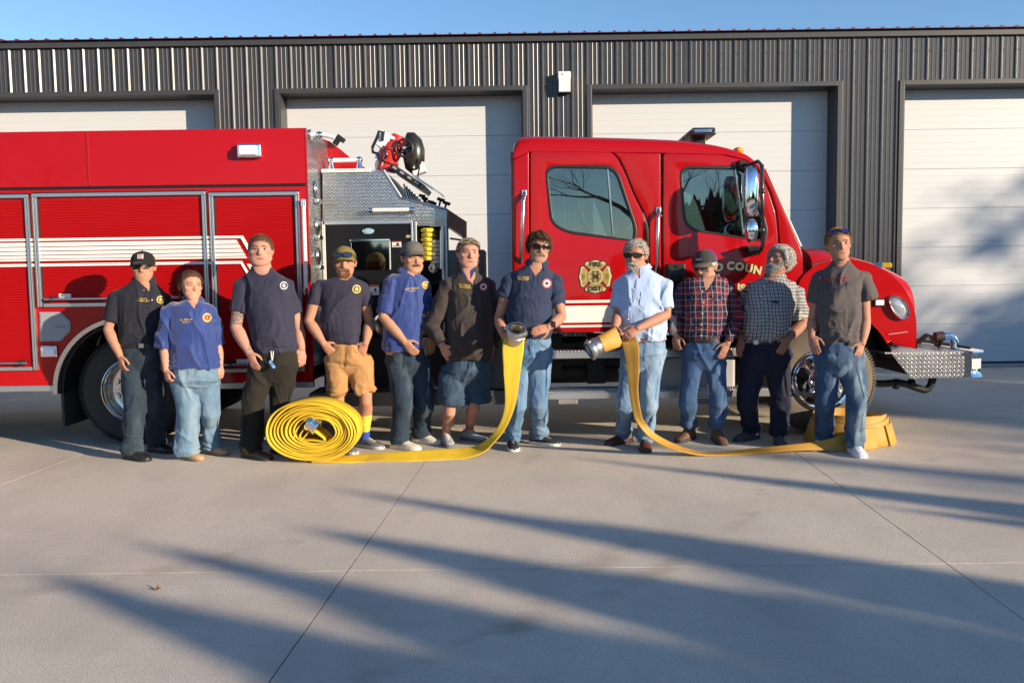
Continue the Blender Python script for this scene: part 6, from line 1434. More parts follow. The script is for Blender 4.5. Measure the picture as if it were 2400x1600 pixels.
def placket(shirt, bvh, pts, mat, w=5, buttons=None, bm_=None):
    """strip down the front through photo px points"""
    for (x0, y0), (x1, y1) in zip(pts, pts[1:]): drape_poly(shirt, bvh, [[(x0-w, y0), (x0+w, y0), (x1+w, y1), (x1-w, y1)]], "placket", mat, .003)
    for (x, y) in (buttons or []):
        p = drape_fn(bvh, .006)(x, y)
        if p: MB().ell(p, (.0065, .003, .0065), 8, 5).build("button", bm_ or M("shirt_button", (.55,.55,.52), .3), shirt, smooth=60)

# ------------------------------------------------------------ the eleven people, photo left to right
NAVY = cloth("navy_tee", (.026,.027,.052)); ROYAL = cloth("royal_polo", (.017,.040,.175), rough=.6, sheen=.4, spec=.3) if False else cloth("royal_polo", (.017,.040,.175), rough=.62, sheen=.4)
GOLDT = M("gold_thread", (.62,.42,.06), .6); REDT = M("red_thread", (.50,.03,.03), .6); WHT = M("white_thread", (.70,.70,.70), .7); NAVT = M("navy_thread", (.02,.022,.05), .8); SILV = M("silver_print", (.45,.46,.48), .6)
lw = lambda n, c, r=.6: M(n, c, r, var=.1, vs_=20)
WHITE_L = lw("white_laces", (.6,.6,.58))
SH_BLACK = (lw("black_boot_leather", (.018,.017,.017), .35), lw("black_boot_sole", (.012,.012,.012)), None, .02, .026)
SH_TAN = (lw("tan_boot_suede", (.40,.25,.15), .85), lw("tan_boot_sole", (.24,.15,.09)), None, .02, .022)
SH_BROWN = (lw("brown_boot_leather", (.085,.045,.025), .45), lw("dark_boot_sole", (.02,.018,.016)), None, .02, .028)
SH_GREY = (lw("grey_runner", (.13,.13,.14), .8), lw("grey_runner_sole", (.42,.42,.42)), WHITE_L, .0, .030)
SH_CREAM = (lw("cream_sneaker", (.58,.53,.46), .8), lw("cream_sneaker_sole", (.66,.60,.52)), None, .0, .030)
SH_PALE = (lw("pale_grey_runner", (.34,.34,.36), .8), lw("pale_runner_sole", (.12,.12,.14)), WHITE_L, .0, .034)
SH_NB = (lw("black_runner", (.022,.022,.024), .6), lw("white_runner_sole", (.60,.60,.58)), lw("grey_laces", (.3,.3,.3)), .0, .026)
SH_MOC = (lw("oxblood_leather", (.085,.020,.014), .4), lw("oxblood_sole", (.05,.02,.014)), lw("brown_laces", (.12,.05,.03)), .0, .028)
SH_HIKE = (lw("brown_hiker", (.15,.07,.035), .7), lw("hiker_sole", (.035,.033,.03)), lw("hiker_laces", (.22,.10,.06)), .05, .034)
SH_DARK = (lw("charcoal_runner", (.06,.065,.07), .8), lw("charcoal_sole", (.04,.04,.04)), None, .0, .030)
SH_WHITE = (lw("white_canvas_shoe", (.72,.72,.74), .8), lw("white_foam_sole", (.74,.74,.74)), lw("navy_lace", (.2,.22,.28)), .0, .034)

# 1 ---------------------------------------------------------
S = dict(Y=7.35, seed=1, label="smiling man in black cap, glasses and dark navy polo beside the rear wheel", hs=1.09, head=(336, 626), hrot=(14, 0, -2), neck=(337, 652), nr=.062, skin=(.52,.31,.21), waist=[(330, 800)],
    torso=[(803, 287, 374, .128, 0), (778, 284, 380, .135, 0), (745, 280, 388, .14, 0), (718, 277, 390, .14, 0), (694, 270, 386, .125, 0)], pelvis=[(872, 291, 378, .12, .02), (835, 287, 378, .132, .01), (801, 287, 374, .126, 0)],
    arms=[dict(sh=(274, 700, -.04), el=(254, 772, -.06), wr=(281, 832, -.10), tip=(289, 876, -.12), slv=(263, 752, -.05), sr=(.078, .070), pn=(.6, .8, 0), curl=.7), dict(sh=(380, 700, .05), el=(394, 770, .12), wr=(388, 830, .06), tip=(386, 872, .05), slv=(388, 750, .1), pn=(-.6, .8, 0), side=-1)],
    legs=[dict(hip=(312, 822, 0), kn=(315, 945, -.03), r=(.10, .098, .092, .084), hem=-.05), dict(hip=(352, 822, .06), kn=(358, 941, .08), r=(.10, .09, .085, .082), hem=-.05)], feet=[(311, 1076, 62), (368, 1058, 66)],
    shirt=cloth("dark_navy_polo", (.017,.018,.028)), pants=denim("dark_teal_jeans", (.020,.034,.050), (.05,.075,.095)), belt=BELT, buckle=(330, 803), shoe=SH_BLACK, vneck=(351, 684, 15, 656), collar=dict(gap=.42), cyaw=18, face=dict(smile=1, teeth=1, brow=(.05,.03,.02), flush=.4), arm=1.05)
root, H, sh, bv, tro, tb, P = person(S); jeans_bits(S, M("seam_1", (.035,.05,.06), .85))
hair(root, H, (.035,.022,.014), side=-.012, n=250, thick=.005, length=.008, seed=1)
c, f = cap(root, H, (.012,.011,.011), tilt=.05)
cap_patch(c, f, [(-.020, .020, .022, .058, SILV), (-.012, -.007, .022, .058, BLACK), (-.002, .003, .022, .058, REDT), (.010, .013, .022, .058, BLACK)])
glasses(root, H, (.03,.03,.03), (.03,.02,.015), clear=True, name="glasses")
drape_text(sh, bv, "S. Sutcliffe", 334, 700, 5.2, GOLDT, -3); drape_text(sh, bv, "Firefighter/EMT", 336, 705, 4.6, GOLDT, -3)
badge(sh, bv, 376, 702, 9, -20, GOLDT, NAVT, GOLDT)
placket(sh, bv, [(352, 684), (357, 706)], S['shirt'], 3, [(356, 703)], WHT)
# 2 ---------------------------------------------------------
S = dict(Y=7.22, seed=2, label="young woman in royal blue polo and light flared jeans, brown hair tied back", head=(447, 670), hrot=(40, 1, 2), hs=1.04, neck=(453, 702), nr=.053, skin=(.60,.38,.28), waist=[(455, 850)],
    torso=[(861, 400, 511, .150, .0), (838, 401, 509, .152, 0), (800, 400, 503, .148, 0), (762, 398, 499, .150, -.01), (738, 397, 496, .135, 0), (721, 395, 494, .112, 0)], pelvis=[(912, 404, 512, .14, .02), (888, 400, 513, .150, .01), (846, 406, 507, .140, 0)],
    arms=[dict(sh=(398, 730, -.04), el=(385, 808, -.06), wr=(389, 866, -.10), tip=(396, 900, -.12), slv=(386, 815, -.06), sr=(.082, .077), pn=(.6, .8, 0), curl=1.7, hs=.92), dict(sh=(490, 730, .05), el=(510, 800, .10), wr=(516, 855, .04), tip=(515, 890, .02), slv=(507, 808, .09), sr=(.08, .075), pn=(-.6, .8, 0), side=-1, curl=1.0, hs=.92)],
    legs=[dict(hip=(433, 888, 0), kn=(440, 955, -.02), r=(.115, .105, .100, .108), hem=-.065), dict(hip=(484, 886, .05), kn=(491, 951, .05), r=(.108, .086, .076, .086), hem=-.065)], feet=[(438, 1076, 62, .90), (497, 1063, 62, .90)],
    shirt=ROYAL, pants=denim("light_blue_jeans", (.105,.18,.265), (.21,.30,.38), (.42,.72)), shoe=SH_TAN, vneck=(457, 726, 13, 704), collar=dict(gap=.35), cyaw=22, face=dict(smile=1, teeth=1, brow=(.07,.04,.025), flush=1.0, jaw=.90, nose=.85, open=.2, browk=.65), arm=.92, fold=.012)
root, H, sh, bv, tro, tb, P = person(S); jeans_bits(S, M("seam_2", (.10,.16,.24), .85))
hair(root, H, (.055,.028,.016), front=.068, side=-.050, back=-.095, thick=.017, n=700, length=.034, lift=-.12, down=.9, rad=.0009, seed=2, forward=-1.0)
MB().tube([H.T(p) for p in ((.0, .098, .02), (.005, .125, -.01), (.0, .125, -.06), (-.005, .11, -.11))], [.022, .026, .02, .006], 10).tube([H.T(p) for p in ((.055, .07, -.03), (.062, .06, -.09), (.055, .03, -.135), (.05, .02, -.16))], [.016, .018, .012, .003], 8).tube([H.T(p) for p in ((-.06, .05, -.03), (-.064, .05, -.08), (-.06, .045, -.115))], [.014, .014, .003], 8).build("ponytail", MATS["hair_050201"], root, smooth=60)
drape_text(sh, bv, "B.J. Gilbert", 436, 749, 6.6, GOLDT, 4, bold=.01); drape_text(sh, bv, "Firefighter", 437, 754.5, 5.0, GOLDT, 4)
badge(sh, bv, 485.5, 744, 10.5, -8, GOLDT, REDT, M("deep_red_thread", (.25,.01,.01), .7), "3")
placket(sh, bv, [(457, 726), (462, 742), (469, 757)], ROYAL, 4.5)
# 3 ---------------------------------------------------------
S = dict(Y=7.32, seed=3, label="big man with cropped hair, navy T-shirt, black trousers and tattooed forearm", head=(611, 587), hrot=(12, 3, 1), hs=1.15, neck=(613, 626), nr=.083, skin=(.56,.345,.27), waist=[(645, 822)],
    torso=[(823, 597, 693, .165, 0), (785, 591, 692, .18, -.01), (740, 585, 689, .18, 0), (705, 580, 685, .17, 0), (680, 572, 682, .155, 0), (661, 563, 675, .13, 0)], pelvis=[(888, 594, 694, .14, .02), (855, 590, 695, .16, .01), (818, 596, 692, .158, 0)],
    arms=[dict(sh=(570, 672, -.05), el=(553, 766, -.08), wr=(584, 825, -.13), tip=(601, 870, -.15), slv=(561, 730, -.06), sr=(.090, .080), pn=(.4, .9, 0), curl=.45), dict(sh=(668, 672, .06), el=(699, 770, .15), wr=(706, 815, .10), tip=(708, 852, .08), slv=(688, 735, .11), sr=(.09, .08), pn=(-.6, .8, 0), side=-1)],
    legs=[dict(hip=(617, 845, 0), kn=(593, 951, -.02), r=(.12, .105, .098, .092), hem=-.04), dict(hip=(668, 845, .05), kn=(657, 940, .07), r=(.12, .10, .095, .092), hem=-.04)], feet=[(590, 1073, 60, 1.08), (658, 1062, 55, 1.08)],
    shirt=NAVY, pants=cloth("black_work_trousers", (.017,.015,.012)), shoe=SH_BROWN, vneck=(616, 645, 21, 620), neckstyle='u', face=dict(brow=(.10,.06,.035), flush=.8, jaw=1.20, cheek=1.09, scalp=(.10, .055, .03, (.058, .0, -.045)), open=.26), arm=1.25, tattoo=[(562, 745, 17, 16, (.10,.11,.11), 90), (586, 818, 5, 16, (.12,.11,.11), 120)])
root, H, sh, bv, tro, tb, P = person(S); jeans_bits(S, M("seam_3", (.010,.009,.008), .85))
hair(root, H, (.10,.055,.03), front=.060, side=.0, back=-.04, thick=.005, n=1500, length=.007, lift=1.0, down=.2, rad=.0012, seed=3)
badge(sh, bv, 665.5, 669, 9.5, -15, SILV, NAVT, SILV, None)
mb = MB(); p0 = drape_fn(tb, .012)(638, 828)
for k in (-1, 1): mb.tube([p0+Vector((k*.010, 0, .02)), p0+Vector((k*.006, -.004, -.03)), p0+Vector((0, -.006, -.06))], .0035, 6)
o = mb.build("lanyard", WHT, root, smooth=60); mb = MB()
for k in range(4): mb.lathe(p0+Vector((-.012+.008*k, -.012, -.07-.014*k)), (.3*(k-1.5), -1, .2), [(.014, 0), (.014, .004)], 12)
mb.build("keys", CHROME, o)
# 4 ---------------------------------------------------------
S = dict(Y=7.48, seed=4, label="bearded man in olive cap, navy T-shirt and tan cargo shorts, thumbs out of pockets", hs=1.08, head=(808, 617), hrot=(6, 1, -3), neck=(808, 645), nr=.064, skin=(.55,.32,.22), waist=[(808, 805)],
    torso=[(804, 768, 846, .128, 0), (775, 759, 844, .138, 0), (743, 750, 843, .14, 0), (715, 754, 843, .14, 0), (690, 750, 846, .13, 0), (668, 744, 849, .118, 0)], pelvis=[(872, 766, 870, .12, 0), (840, 762, 864, .135, 0), (803, 772, 849, .125, 0)],
    arms=[dict(sh=(746, 675, -.03), el=(724, 752, -.06), wr=(757, 803, -.13), tip=(784, 836, -.10), slv=(735, 713, -.04), sr=(.078, .066), pn=(.2, .95, 0), curl=.3, thumb=1.3), dict(sh=(846, 675, .05), el=(866, 755, .10), wr=(857, 803, -.08), tip=(843, 834, -.08), slv=(857, 712, .08), sr=(.078, .066), pn=(-.2, .95, 0), side=-1, curl=.3, thumb=1.3)],
    legs=[dict(hip=(793, 838, 0), kn=(792, 938, -.02), end=(789, 927, -.01), r=(.115, .108, .084), body=1.08), dict(hip=(838, 838, .02), kn=(857, 930, 0), end=(856, 920, 0), r=(.115, .108, .094), body=1.10)], feet=[(806, 1058, 40), (856, 1047, 55, 1.04)],
    shirt=cloth("navy_duty_tee", (.028,.027,.048)), pants=cloth("tan_canvas_shorts", (.35,.19,.078), var=.10), pname="shorts", shoe=SH_GREY, vneck=(808, 657, 17, 640), neckstyle='u', face=dict(smile=1, brow=(.10,.055,.03), flush=1.2, open=.18), arm=1.08, pfold=.013)
root, H, sh, bv, tro, tb, P = person(S); jeans_bits(S, M("seam_4", (.26,.12,.035), .85))
hair(root, H, (.09,.045,.02), side=-.03, back=-.055, n=420, thick=.008, length=.022, seed=4, curl=8)
c, f = cap(root, H, (.155,.115,.035), tall=.086, tilt=.02)
cap_patch(c, f, [(-.024, -.010, .046, .058, WHT), (-.006, .006, .046, .058, WHT), (.010, .024, .046, .058, WHT), (-.0025, .0025, .049, .055, MATS[c.data.materials[0].name])])
glasses(root, H, (.02,.05,.10), (.02,.02,.025), at='cap')
beard(root, H, (.20,.095,.035), 'goatee', 520, length=.013)
badge(sh, bv, 836, 677.5, 10, -10, GOLDT, NAVT, GOLDT)
fy = lambda px, py: drape_fn(tb, .006)(px, py)
drape_poly(tro, tb, [[(817, 806), (820, 806), (822, 850), (819, 850)]], "fly", M("shorts_seam", (.28,.13,.04), .9), .003)
for (x0, y0, x1, y1) in ((757, 868, 786, 922),): drape_poly(tro, tb, [[(x0+4, y0), (x1, y0+6), (x1+4, y1-6), (x0+12, y1)]], "cargo_pocket", S['pants'], .014); drape_poly(tro, tb, [[(x0+2, y0-3), (x1+2, y0+4), (x1+2, y0+18), (x0+5, y0+12)]], "pocket_flap", S['pants'], .020)
MB().tube([P((768, 830, -.17)), P((773, 850, -.17))], .006, 8).build("pocket_clip", BLACK, root)
# socks
for (sx, fx, fyy) in (((857, 930, 0), 856, 1047), ((792, 938, -.02), 806, 1058)):
    kn = P(sx); an = G(fx, fyy); an.z = .10; a, b2, c2 = kn.lerp(an, .40)+Vector((0, .008, 0)), kn.lerp(an, .84), an-Vector((0, 0, .03))
    r0 = [(a, .058), (a.lerp(b2, .25), .0575), (a.lerp(b2, .5), .053), (a.lerp(b2, .75), .047), (b2, .044)]
    sk = MB().tube([p for p, r_ in r0], [r_ for p, r_ in r0], 18).build("sock", M("yellow_sock", (.62,.58,.06), .9, var=.08, vs_=40), root, smooth=60)
    MB().tube([b2, c2], [.0445, .046], 18).build("sock_foot", M("blue_sock", (.02,.06,.35), .9), sk, smooth=60)
    MB().ell(a.lerp(b2, .55)+Vector((-.01, -.050, 0)), (.026, .006, .016), 12, 8).build("sock_print", WHT, sk, smooth=60)
# 5 ---------------------------------------------------------
S = dict(Y=7.55, seed=5, label="young man in grey cap and royal blue polo with moustache and dark jeans", hs=1.09, head=(967, 606), hrot=(28, 0, 1), neck=(958, 632), nr=.064, skin=(.56,.35,.235), waist=[(945, 815)],
    torso=[(819, 899, 988, .15, 0), (780, 901, 991, .155, 0), (742, 905, 992, .155, 0), (705, 912, 991, .15, 0), (678, 914, 991, .138, 0), (655, 916, 990, .12, 0)], pelvis=[(876, 906, 1000, .13, .02), (845, 902, 999, .145, .01), (810, 905, 988, .142, 0)],
    arms=[dict(sh=(917, 664, -.06), el=(898, 742, -.11), wr=(947, 799, -.17), tip=(978, 835, -.19), slv=(904, 735, -.09), sr=(.084, .073), pn=(.3, .9, 0), curl=.5), dict(sh=(988, 664, .06), el=(1008, 740, .08), wr=(1012, 790, .08), tip=(1012, 826, .08), slv=(1002, 728, .08), pn=(-.6, .8, 0), side=-1)],
    legs=[dict(hip=(936, 842, 0), kn=(944, 935, -.04), r=(.112, .100, .092, .084), hem=-.045), dict(hip=(978, 842, .06), kn=(992, 935, .06), r=(.11, .098, .09, .084), hem=-.045)], feet=[(938, 1051, 58, 1.05), (988, 1037, 60, 1.05)],
    shirt=ROYAL, pants=denim("dark_faded_jeans", (.018,.034,.055), (.08,.115,.14), (.54,.80)), shoe=SH_CREAM, vneck=(973, 650, 11, 634), collar=dict(gap=.32), cyaw=34, face=dict(brow=(.02,.014,.01), flush=.5, jaw=1.10, open=.34), arm=1.10, fold=.011)
root, H, sh, bv, tro, tb, P = person(S); jeans_bits(S, M("seam_5", (.010,.02,.035), .85))
hair(root, H, (.022,.014,.010), side=-.008, n=300, thick=.005, length=.007, seed=5)
c, f = cap(root, H, (.105,.095,.088), backcol=(.03,.028,.028), tall=.088, tilt=-.02, brim=.066)
cap_patch(c, f, [(.0, .030, .034, .066, WHT), (.004, .026, .038, .062, REDT), (.012, .018, .038, .062, WHT)])
beard(root, H, (.025,.016,.012), 'moustache', 60, length=.005, name="moustache")
drape_text(sh, bv, "A.Z. Tolman", 966, 676, 6.0, GOLDT, 8, bold=.01); drape_text(sh, bv, "Firefighter", 967.5, 681.5, 4.2, GOLDT, 8)
badge(sh, bv, 998, 668, 9, -28, GOLDT, REDT, GOLDT)
placket(sh, bv, [(973, 650), (980, 672)], ROYAL, 3.5)
# 6 ---------------------------------------------------------
S = dict(Y=7.55, seed=6, label="stout man in dark quarter-zip fleece and long denim shorts, sunglasses on his head", head=(1098, 594), hrot=(14, 1, 2), hs=1.12, neck=(1096, 625), nr=.080, skin=(.58,.35,.28), waist=[(1098, 822)],
    torso=[(838, 1048, 1150, .185, -.01), (805, 1045, 1156, .20, -.03), (762, 1046, 1156, .20, -.02), (718, 1048, 1153, .18, 0), (688, 1048, 1148, .16, 0), (661, 1050, 1140, .13, 0)], pelvis=[(895, 1042, 1148, .15, 0), (865, 1040, 1152, .168, 0), (820, 1048, 1148, .165, 0)],
    arms=[dict(sh=(1054, 668, -.03), el=(1014, 765, -.07), wr=(1036, 808, -.16), tip=(1052, 838, -.15), long=1, sr=(.088, .074), cuff=.050, pn=(.3, .9, 0), curl=.4), dict(sh=(1138, 668, .05), el=(1164, 762, .08), wr=(1152, 812, .03), tip=(1142, 842, .0), long=1, sr=(.088, .074), cuff=.050, pn=(-.4, .9, 0), side=-1, curl=.4)],
    legs=[dict(hip=(1070, 862, 0), kn=(1054, 955, -.02), end=(1064, 948, -.01), r=(.13, .14, .138), flat=.85, body=1.06), dict(hip=(1122, 862, .03), kn=(1110, 948, .04), end=(1120, 939, .05), r=(.13, .125, .108), body=1.06)], feet=[(1046, 1040, 15), (1101, 1031, 52)],
    shirt=cloth("charcoal_fleece", (.042,.034,.033), var=.08, bump=.2, bs=260), sname="fleece", pants=denim("dark_denim_shorts", (.028,.055,.095), (.06,.10,.15)), pname="shorts", shoe=SH_PALE, vneck=(1113, 672, 19, 634), collar=dict(gap=.55, stand=True, drop=1.2), cyaw=10, face=dict(smile=1, brow=(.12,.075,.05), flush=1.4, jaw=1.18, cheek=1.07, scalp=(.13, .085, .055, (.060, .003, -.04)), open=.22), arm=1.2, fold=.011)
root, H, sh, bv, tro, tb, P = person(S); jeans_bits(S, M("seam_6", (.012,.025,.05), .85))
hair(root, H, (.12,.075,.05), front=.060, side=.004, back=-.035, thick=.007, n=1300, length=.010, lift=.9, down=.3, rad=.0013, seed=6)
glasses(root, H, (.16,.12,.03), (.28,.27,.25), at='head')
g = MB(); nk = P(S['neck']); 
for s_ in (-1, 1):
    g.prism([nk+Vector((s_*.072, -.050, .015)), nk+Vector((s_*.030, -.098, -.035)), nk+Vector((s_*.018+.02, -.125, -.10)), nk+Vector((s_*.060+.01, -.10, -.035))], (0, .006, 0))
g.build("polo_collar", ROYAL, sh, smooth=60)
drape_text(sh, bv, "T.A. Gilbert", 1088, 668, 6.0, GOLDT, -4, bold=.012); drape_text(sh, bv, "Fire Captain", 1089.5, 673, 5.6, GOLDT, -4, bold=.012)
badge(sh, bv, 1133, 672, 10, -14, REDT, WHT, NAVT)
drape_poly(sh, bv, [[(1112, 671), (1114, 671), (1119, 688), (1117, 688)]], "zip", BLACK, .004); drape_poly(sh, bv, [[(1068, 693), (1105, 690), (1105, 694), (1068, 697)]], "pocket_seam", M("fleece_seam", (.02,.017,.017), .9), .003)
# 7 ---------------------------------------------------------
S = dict(Y=7.28, seed=7, label="fire chief in sunglasses and navy polo holding a metal hose coupling", hs=1.09, head=(1263, 580), hrot=(10, -2, 6), neck=(1258, 613), nr=.066, skin=(.52,.30,.215), waist=[(1240, 790)],
    torso=[(792, 1191, 1290, .155, 0), (766, 1187, 1293, .18, -.03), (735, 1186, 1293, .185, -.03), (702, 1194, 1292, .165, -.01), (675, 1196, 1296, .14, 0), (650, 1197, 1297, .12, 0)], pelvis=[(860, 1192, 1291, .125, 0), (828, 1190, 1293, .14, 0), (788, 1193, 1290, .148, 0)],
    arms=[dict(sh=(1197, 660, 0), el=(1170, 746, -.03), wr=(1181, 786, -.20), tip=(1198, 806, -.30), slv=(1182, 697, -.01), sr=(.082, .068), pn=(.75, .2, .6), curl=1.1), dict(sh=(1298, 660, 0), el=(1316, 742, -.08), wr=(1287, 766, -.24), tip=(1246, 778, -.30), slv=(1308, 716, -.04), sr=(.080, .066), pn=(0, .9, -.3), side=1, curl=.35)],
    legs=[dict(hip=(1218, 818, 0), kn=(1213, 935, -.03), r=(.104, .084, .078, .075), hem=-.045), dict(hip=(1266, 818, 0), kn=(1263, 929, 0), r=(.104, .086, .082, .078), hem=-.045)], feet=[(1200, 1048, 6), (1263, 1040, 58)],
    shirt=cloth("navy_chief_polo", (.022,.032,.068)), pants=denim("blue_jeans", (.085,.165,.285), (.18,.27,.38)), shoe=SH_NB, vneck=(1256, 649, 18, 622), collar=dict(gap=.5), cyaw=2, face=dict(brow=(.10,.06,.035), flush=.8, open=.2, stubble=(.30, .24, .18, .35)), arm=1.08, fold=.010)
root, H, sh, bv, tro, tb, P = person(S); jeans_bits(S, M("seam_7", (.05,.10,.18), .85))
hair(root, H, (.060,.033,.018), front=.056, side=-.02, back=-.075, thick=.018, n=2200, length=.040, lift=-.02, down=1.0, rad=.0011, seed=7, comb=.5, forward=.3)
glasses(root, H, (.035,.016,.012), (.012,.012,.014), h=.017)
beard(root, H, (.26,.20,.14), 'moustache', 120, length=.008, name="moustache")
drape_text(sh, bv, "R.C. WEBER", 1227, 650, 5.4, GOLDT, -2, bold=.012); drape_text(sh, bv, "FIRE CHIEF", 1227, 655, 5.4, GOLDT, -2, bold=.012)
badge(sh, bv, 1282, 664, 11, 0, REDT, WHT, NAVT, None)
placket(sh, bv, [(1256, 649), (1251, 662), (1250, 672)], S['shirt'], 3.5)
w0, e0 = P(S['arms'][1]['wr']), P(S['arms'][1]['el']); d = (e0-w0).normalized(); wc = w0+d*.035
wt = MB().tube([wc-d*.012, wc+d*.012], .037, 18).build("watch", BLACK, root, smooth=40); MB().obox(wc+Vector((.018, -.030, .006)), d*.019, (.012, .010, .0), (0, 0, .019)).build("watch_face", BLACKG, wt, bevel=.005)
# 8 ---------------------------------------------------------
S = dict(Y=7.22, seed=8, label="grey-haired man in light blue shirt and sunglasses holding the ochre hose end", hs=1.10, head=(1489, 598), hrot=(-22, -4, 2), neck=(1499, 625), nr=.066, skin=(.52,.305,.22), waist=[(1510, 792)],
    torso=[(796, 1463, 1556, .15, 0), (770, 1455, 1561, .162, 0), (735, 1451, 1557, .165, -.01), (702, 1451, 1553, .155, 0), (676, 1452, 1554, .138, 0), (656, 1453, 1555, .12, 0)], pelvis=[(860, 1464, 1557, .125, 0), (828, 1461, 1559, .142, 0), (788, 1464, 1556, .146, 0)],
    arms=[dict(sh=(1554, 668, -.02), el=(1562, 737, -.10), wr=(1496, 769, -.26), tip=(1460, 793, -.30), slv=(1559, 724, -.07), sr=(.085, .076), pn=(-.1, .85, -.5), side=-1, curl=.9), dict(sh=(1458, 668, .03), el=(1448, 738, -.02), wr=(1441, 766, -.18), tip=(1437, 794, -.25), slv=(1449, 722, 0), sr=(.082, .072), pn=(.6, .5, 0), side=1, curl=.9)],
    legs=[dict(hip=(1484, 818, 0), kn=(1467, 935, 0), r=(.104, .082, .074, .070), hem=-.045), dict(hip=(1531, 818, 0), kn=(1519, 935, -.03), r=(.106, .088, .082, .078), hem=-.045)], feet=[(1462, 1038, -58), (1511, 1050, -6)],
    shirt=cloth("light_blue_oxford", (.33,.43,.62), var=.05), pants=denim("faded_blue_jeans", (.13,.215,.335), (.25,.35,.45)), belt=BROWNB, shoe=SH_MOC, vneck=(1497, 655, 12, 634), collar=dict(gap=.30), cyaw=-24, face=dict(brow=(.22,.18,.15), flush=.9, open=.2, scalp=(.34, .29, .25, (.072, .002, -.05))), arm=1.06, fold=.012)
root, H, sh, bv, tro, tb, P = person(S); jeans_bits(S, M("seam_8", (.10,.17,.27), .85))
hair(root, H, (.32,.29,.26), front=.066, side=-.008, back=-.055, thick=.011, n=1300, length=.024, lift=.12, down=.8, rad=.0013, seed=8, comb=-.4, forward=-.5)
glasses(root, H, (.03,.016,.012), (.02,.02,.02), h=.016)
beard(root, H, (.45,.43,.40), 'goatee', 520, length=.013)
placket(sh, bv, [(1497, 655), (1488, 690), (1481, 730), (1476, 770), (1476, 788)], S['shirt'], 4.5, [(1485, 678), (1480, 701), (1475, 724), (1472, 748)])
drape_poly(sh, bv, [[(1503, 684), (1529, 686), (1526, 716), (1512, 726), (1499, 714)]], "chest_pocket", S['shirt'], .006)
# 9 ---------------------------------------------------------
PL = (.018,.022,.060)
PLAID = plaid_mat("red_navy_plaid", PL, [('x', .088, 0, .020, (.22,.010,.013), .8), ('z', .105, .1, .024, (.20,.010,.013), .7), ('x', .088, .40, .026, (.006,.008,.025), .8), ('z', .105, .55, .026, (.008,.010,.03), .7), ('x', .044, .15, .0045, (.36,.33,.30), .7), ('z', .0525, .2, .0045, (.32,.30,.28), .6)], 0, 0)
S = dict(Y=7.52, seed=9, label="older man in red and navy plaid shirt, glasses and purple-backed cap looking down", hs=1.08, head=(1653, 625), hrot=(-42, -11, 0), neck=(1662, 646), nr=.062, skin=(.50,.31,.23), waist=[(1648, 793)],
    torso=[(797, 1602, 1693, .15, 0), (770, 1597, 1700, .165, 0), (735, 1595, 1704, .165, -.01), (702, 1594, 1706, .16, 0), (677, 1596, 1707, .14, 0), (658, 1600, 1704, .12, 0)], pelvis=[(860, 1598, 1701, .125, 0), (828, 1596, 1703, .142, 0), (790, 1602, 1694, .148, 0)],
    arms=[dict(sh=(1602, 675, .02), el=(1580, 742, .02), wr=(1584, 784, -.04), tip=(1585, 820, -.08), long=1, sr=(.075, .060), cuff=.046, pn=(.6, .8, 0), curl=1.0), dict(sh=(1705, 675, 0), el=(1727, 745, -.03), wr=(1705, 803, -.14), tip=(1688, 846, -.16), long=1, sr=(.075, .060), cuff=.046, pn=(-.3, .9, 0), side=-1, curl=.35)],
    legs=[dict(hip=(1626, 820, 0), kn=(1613, 935, 0), r=(.104, .082, .076, .071), hem=.015), dict(hip=(1672, 820, 0), kn=(1684, 930, 0), r=(.104, .082, .078, .074), hem=.015)], feet=[(1614, 1030, -42), (1681, 1034, 3)],
    shirt=PLAID, pants=denim("indigo_jeans", (.045,.095,.205), (.09,.16,.28)), belt=BELT, shoe=SH_HIKE, vneck=(1655, 690, 15, 656), collar=dict(gap=.35), cyaw=-10, face=dict(brow=(.30,.26,.22), flush=.5, open=.2, jaw=1.0), arm=1.0, fold=.010)
root, H, sh, bv, tro, tb, P = person(S); jeans_bits(S, M("seam_9", (.02,.05,.12), .85))
hair(root, H, (.42,.39,.36), side=-.012, back=-.05, n=350, thick=.006, length=.010, seed=9)
c, f = cap(root, H, (.045,.040,.042), brimcol=(.10,.085,.07), backcol=(.085,.03,.22), tall=.090, tilt=.02)
cap_patch(c, f, [(-.012, .012, .046, .064, M("violet_thread", (.20,.16,.50), .6)), (-.008, .008, .050, .060, MATS["cap_040304"]), (-.026, .026, .034, .039, SILV), (-.020, .020, .026, .030, SILV)])
glasses(root, H, (.3,.3,.3), (.25,.22,.2), clear=True, name="glasses")
drape_poly(sh, bv, [[(1645, 668), (1668, 664), (1662, 682), (1655, 690)]], "undershirt", cloth("white_undershirt", (.42,.42,.46)), .002)
placket(sh, bv, [(1655, 692), (1647, 715), (1643, 745), (1642, 788)], PLAID, 4.5, [(1646, 683), (1649, 709), (1646, 735), (1644, 761), (1643, 786)])
for x0 in (1601, 1668): drape_poly(sh, bv, [[(x0, 697), (x0+13, 707), (x0+27, 699), (x0+27, 694), (x0, 692)]], "pocket_flap", PLAID, .008)
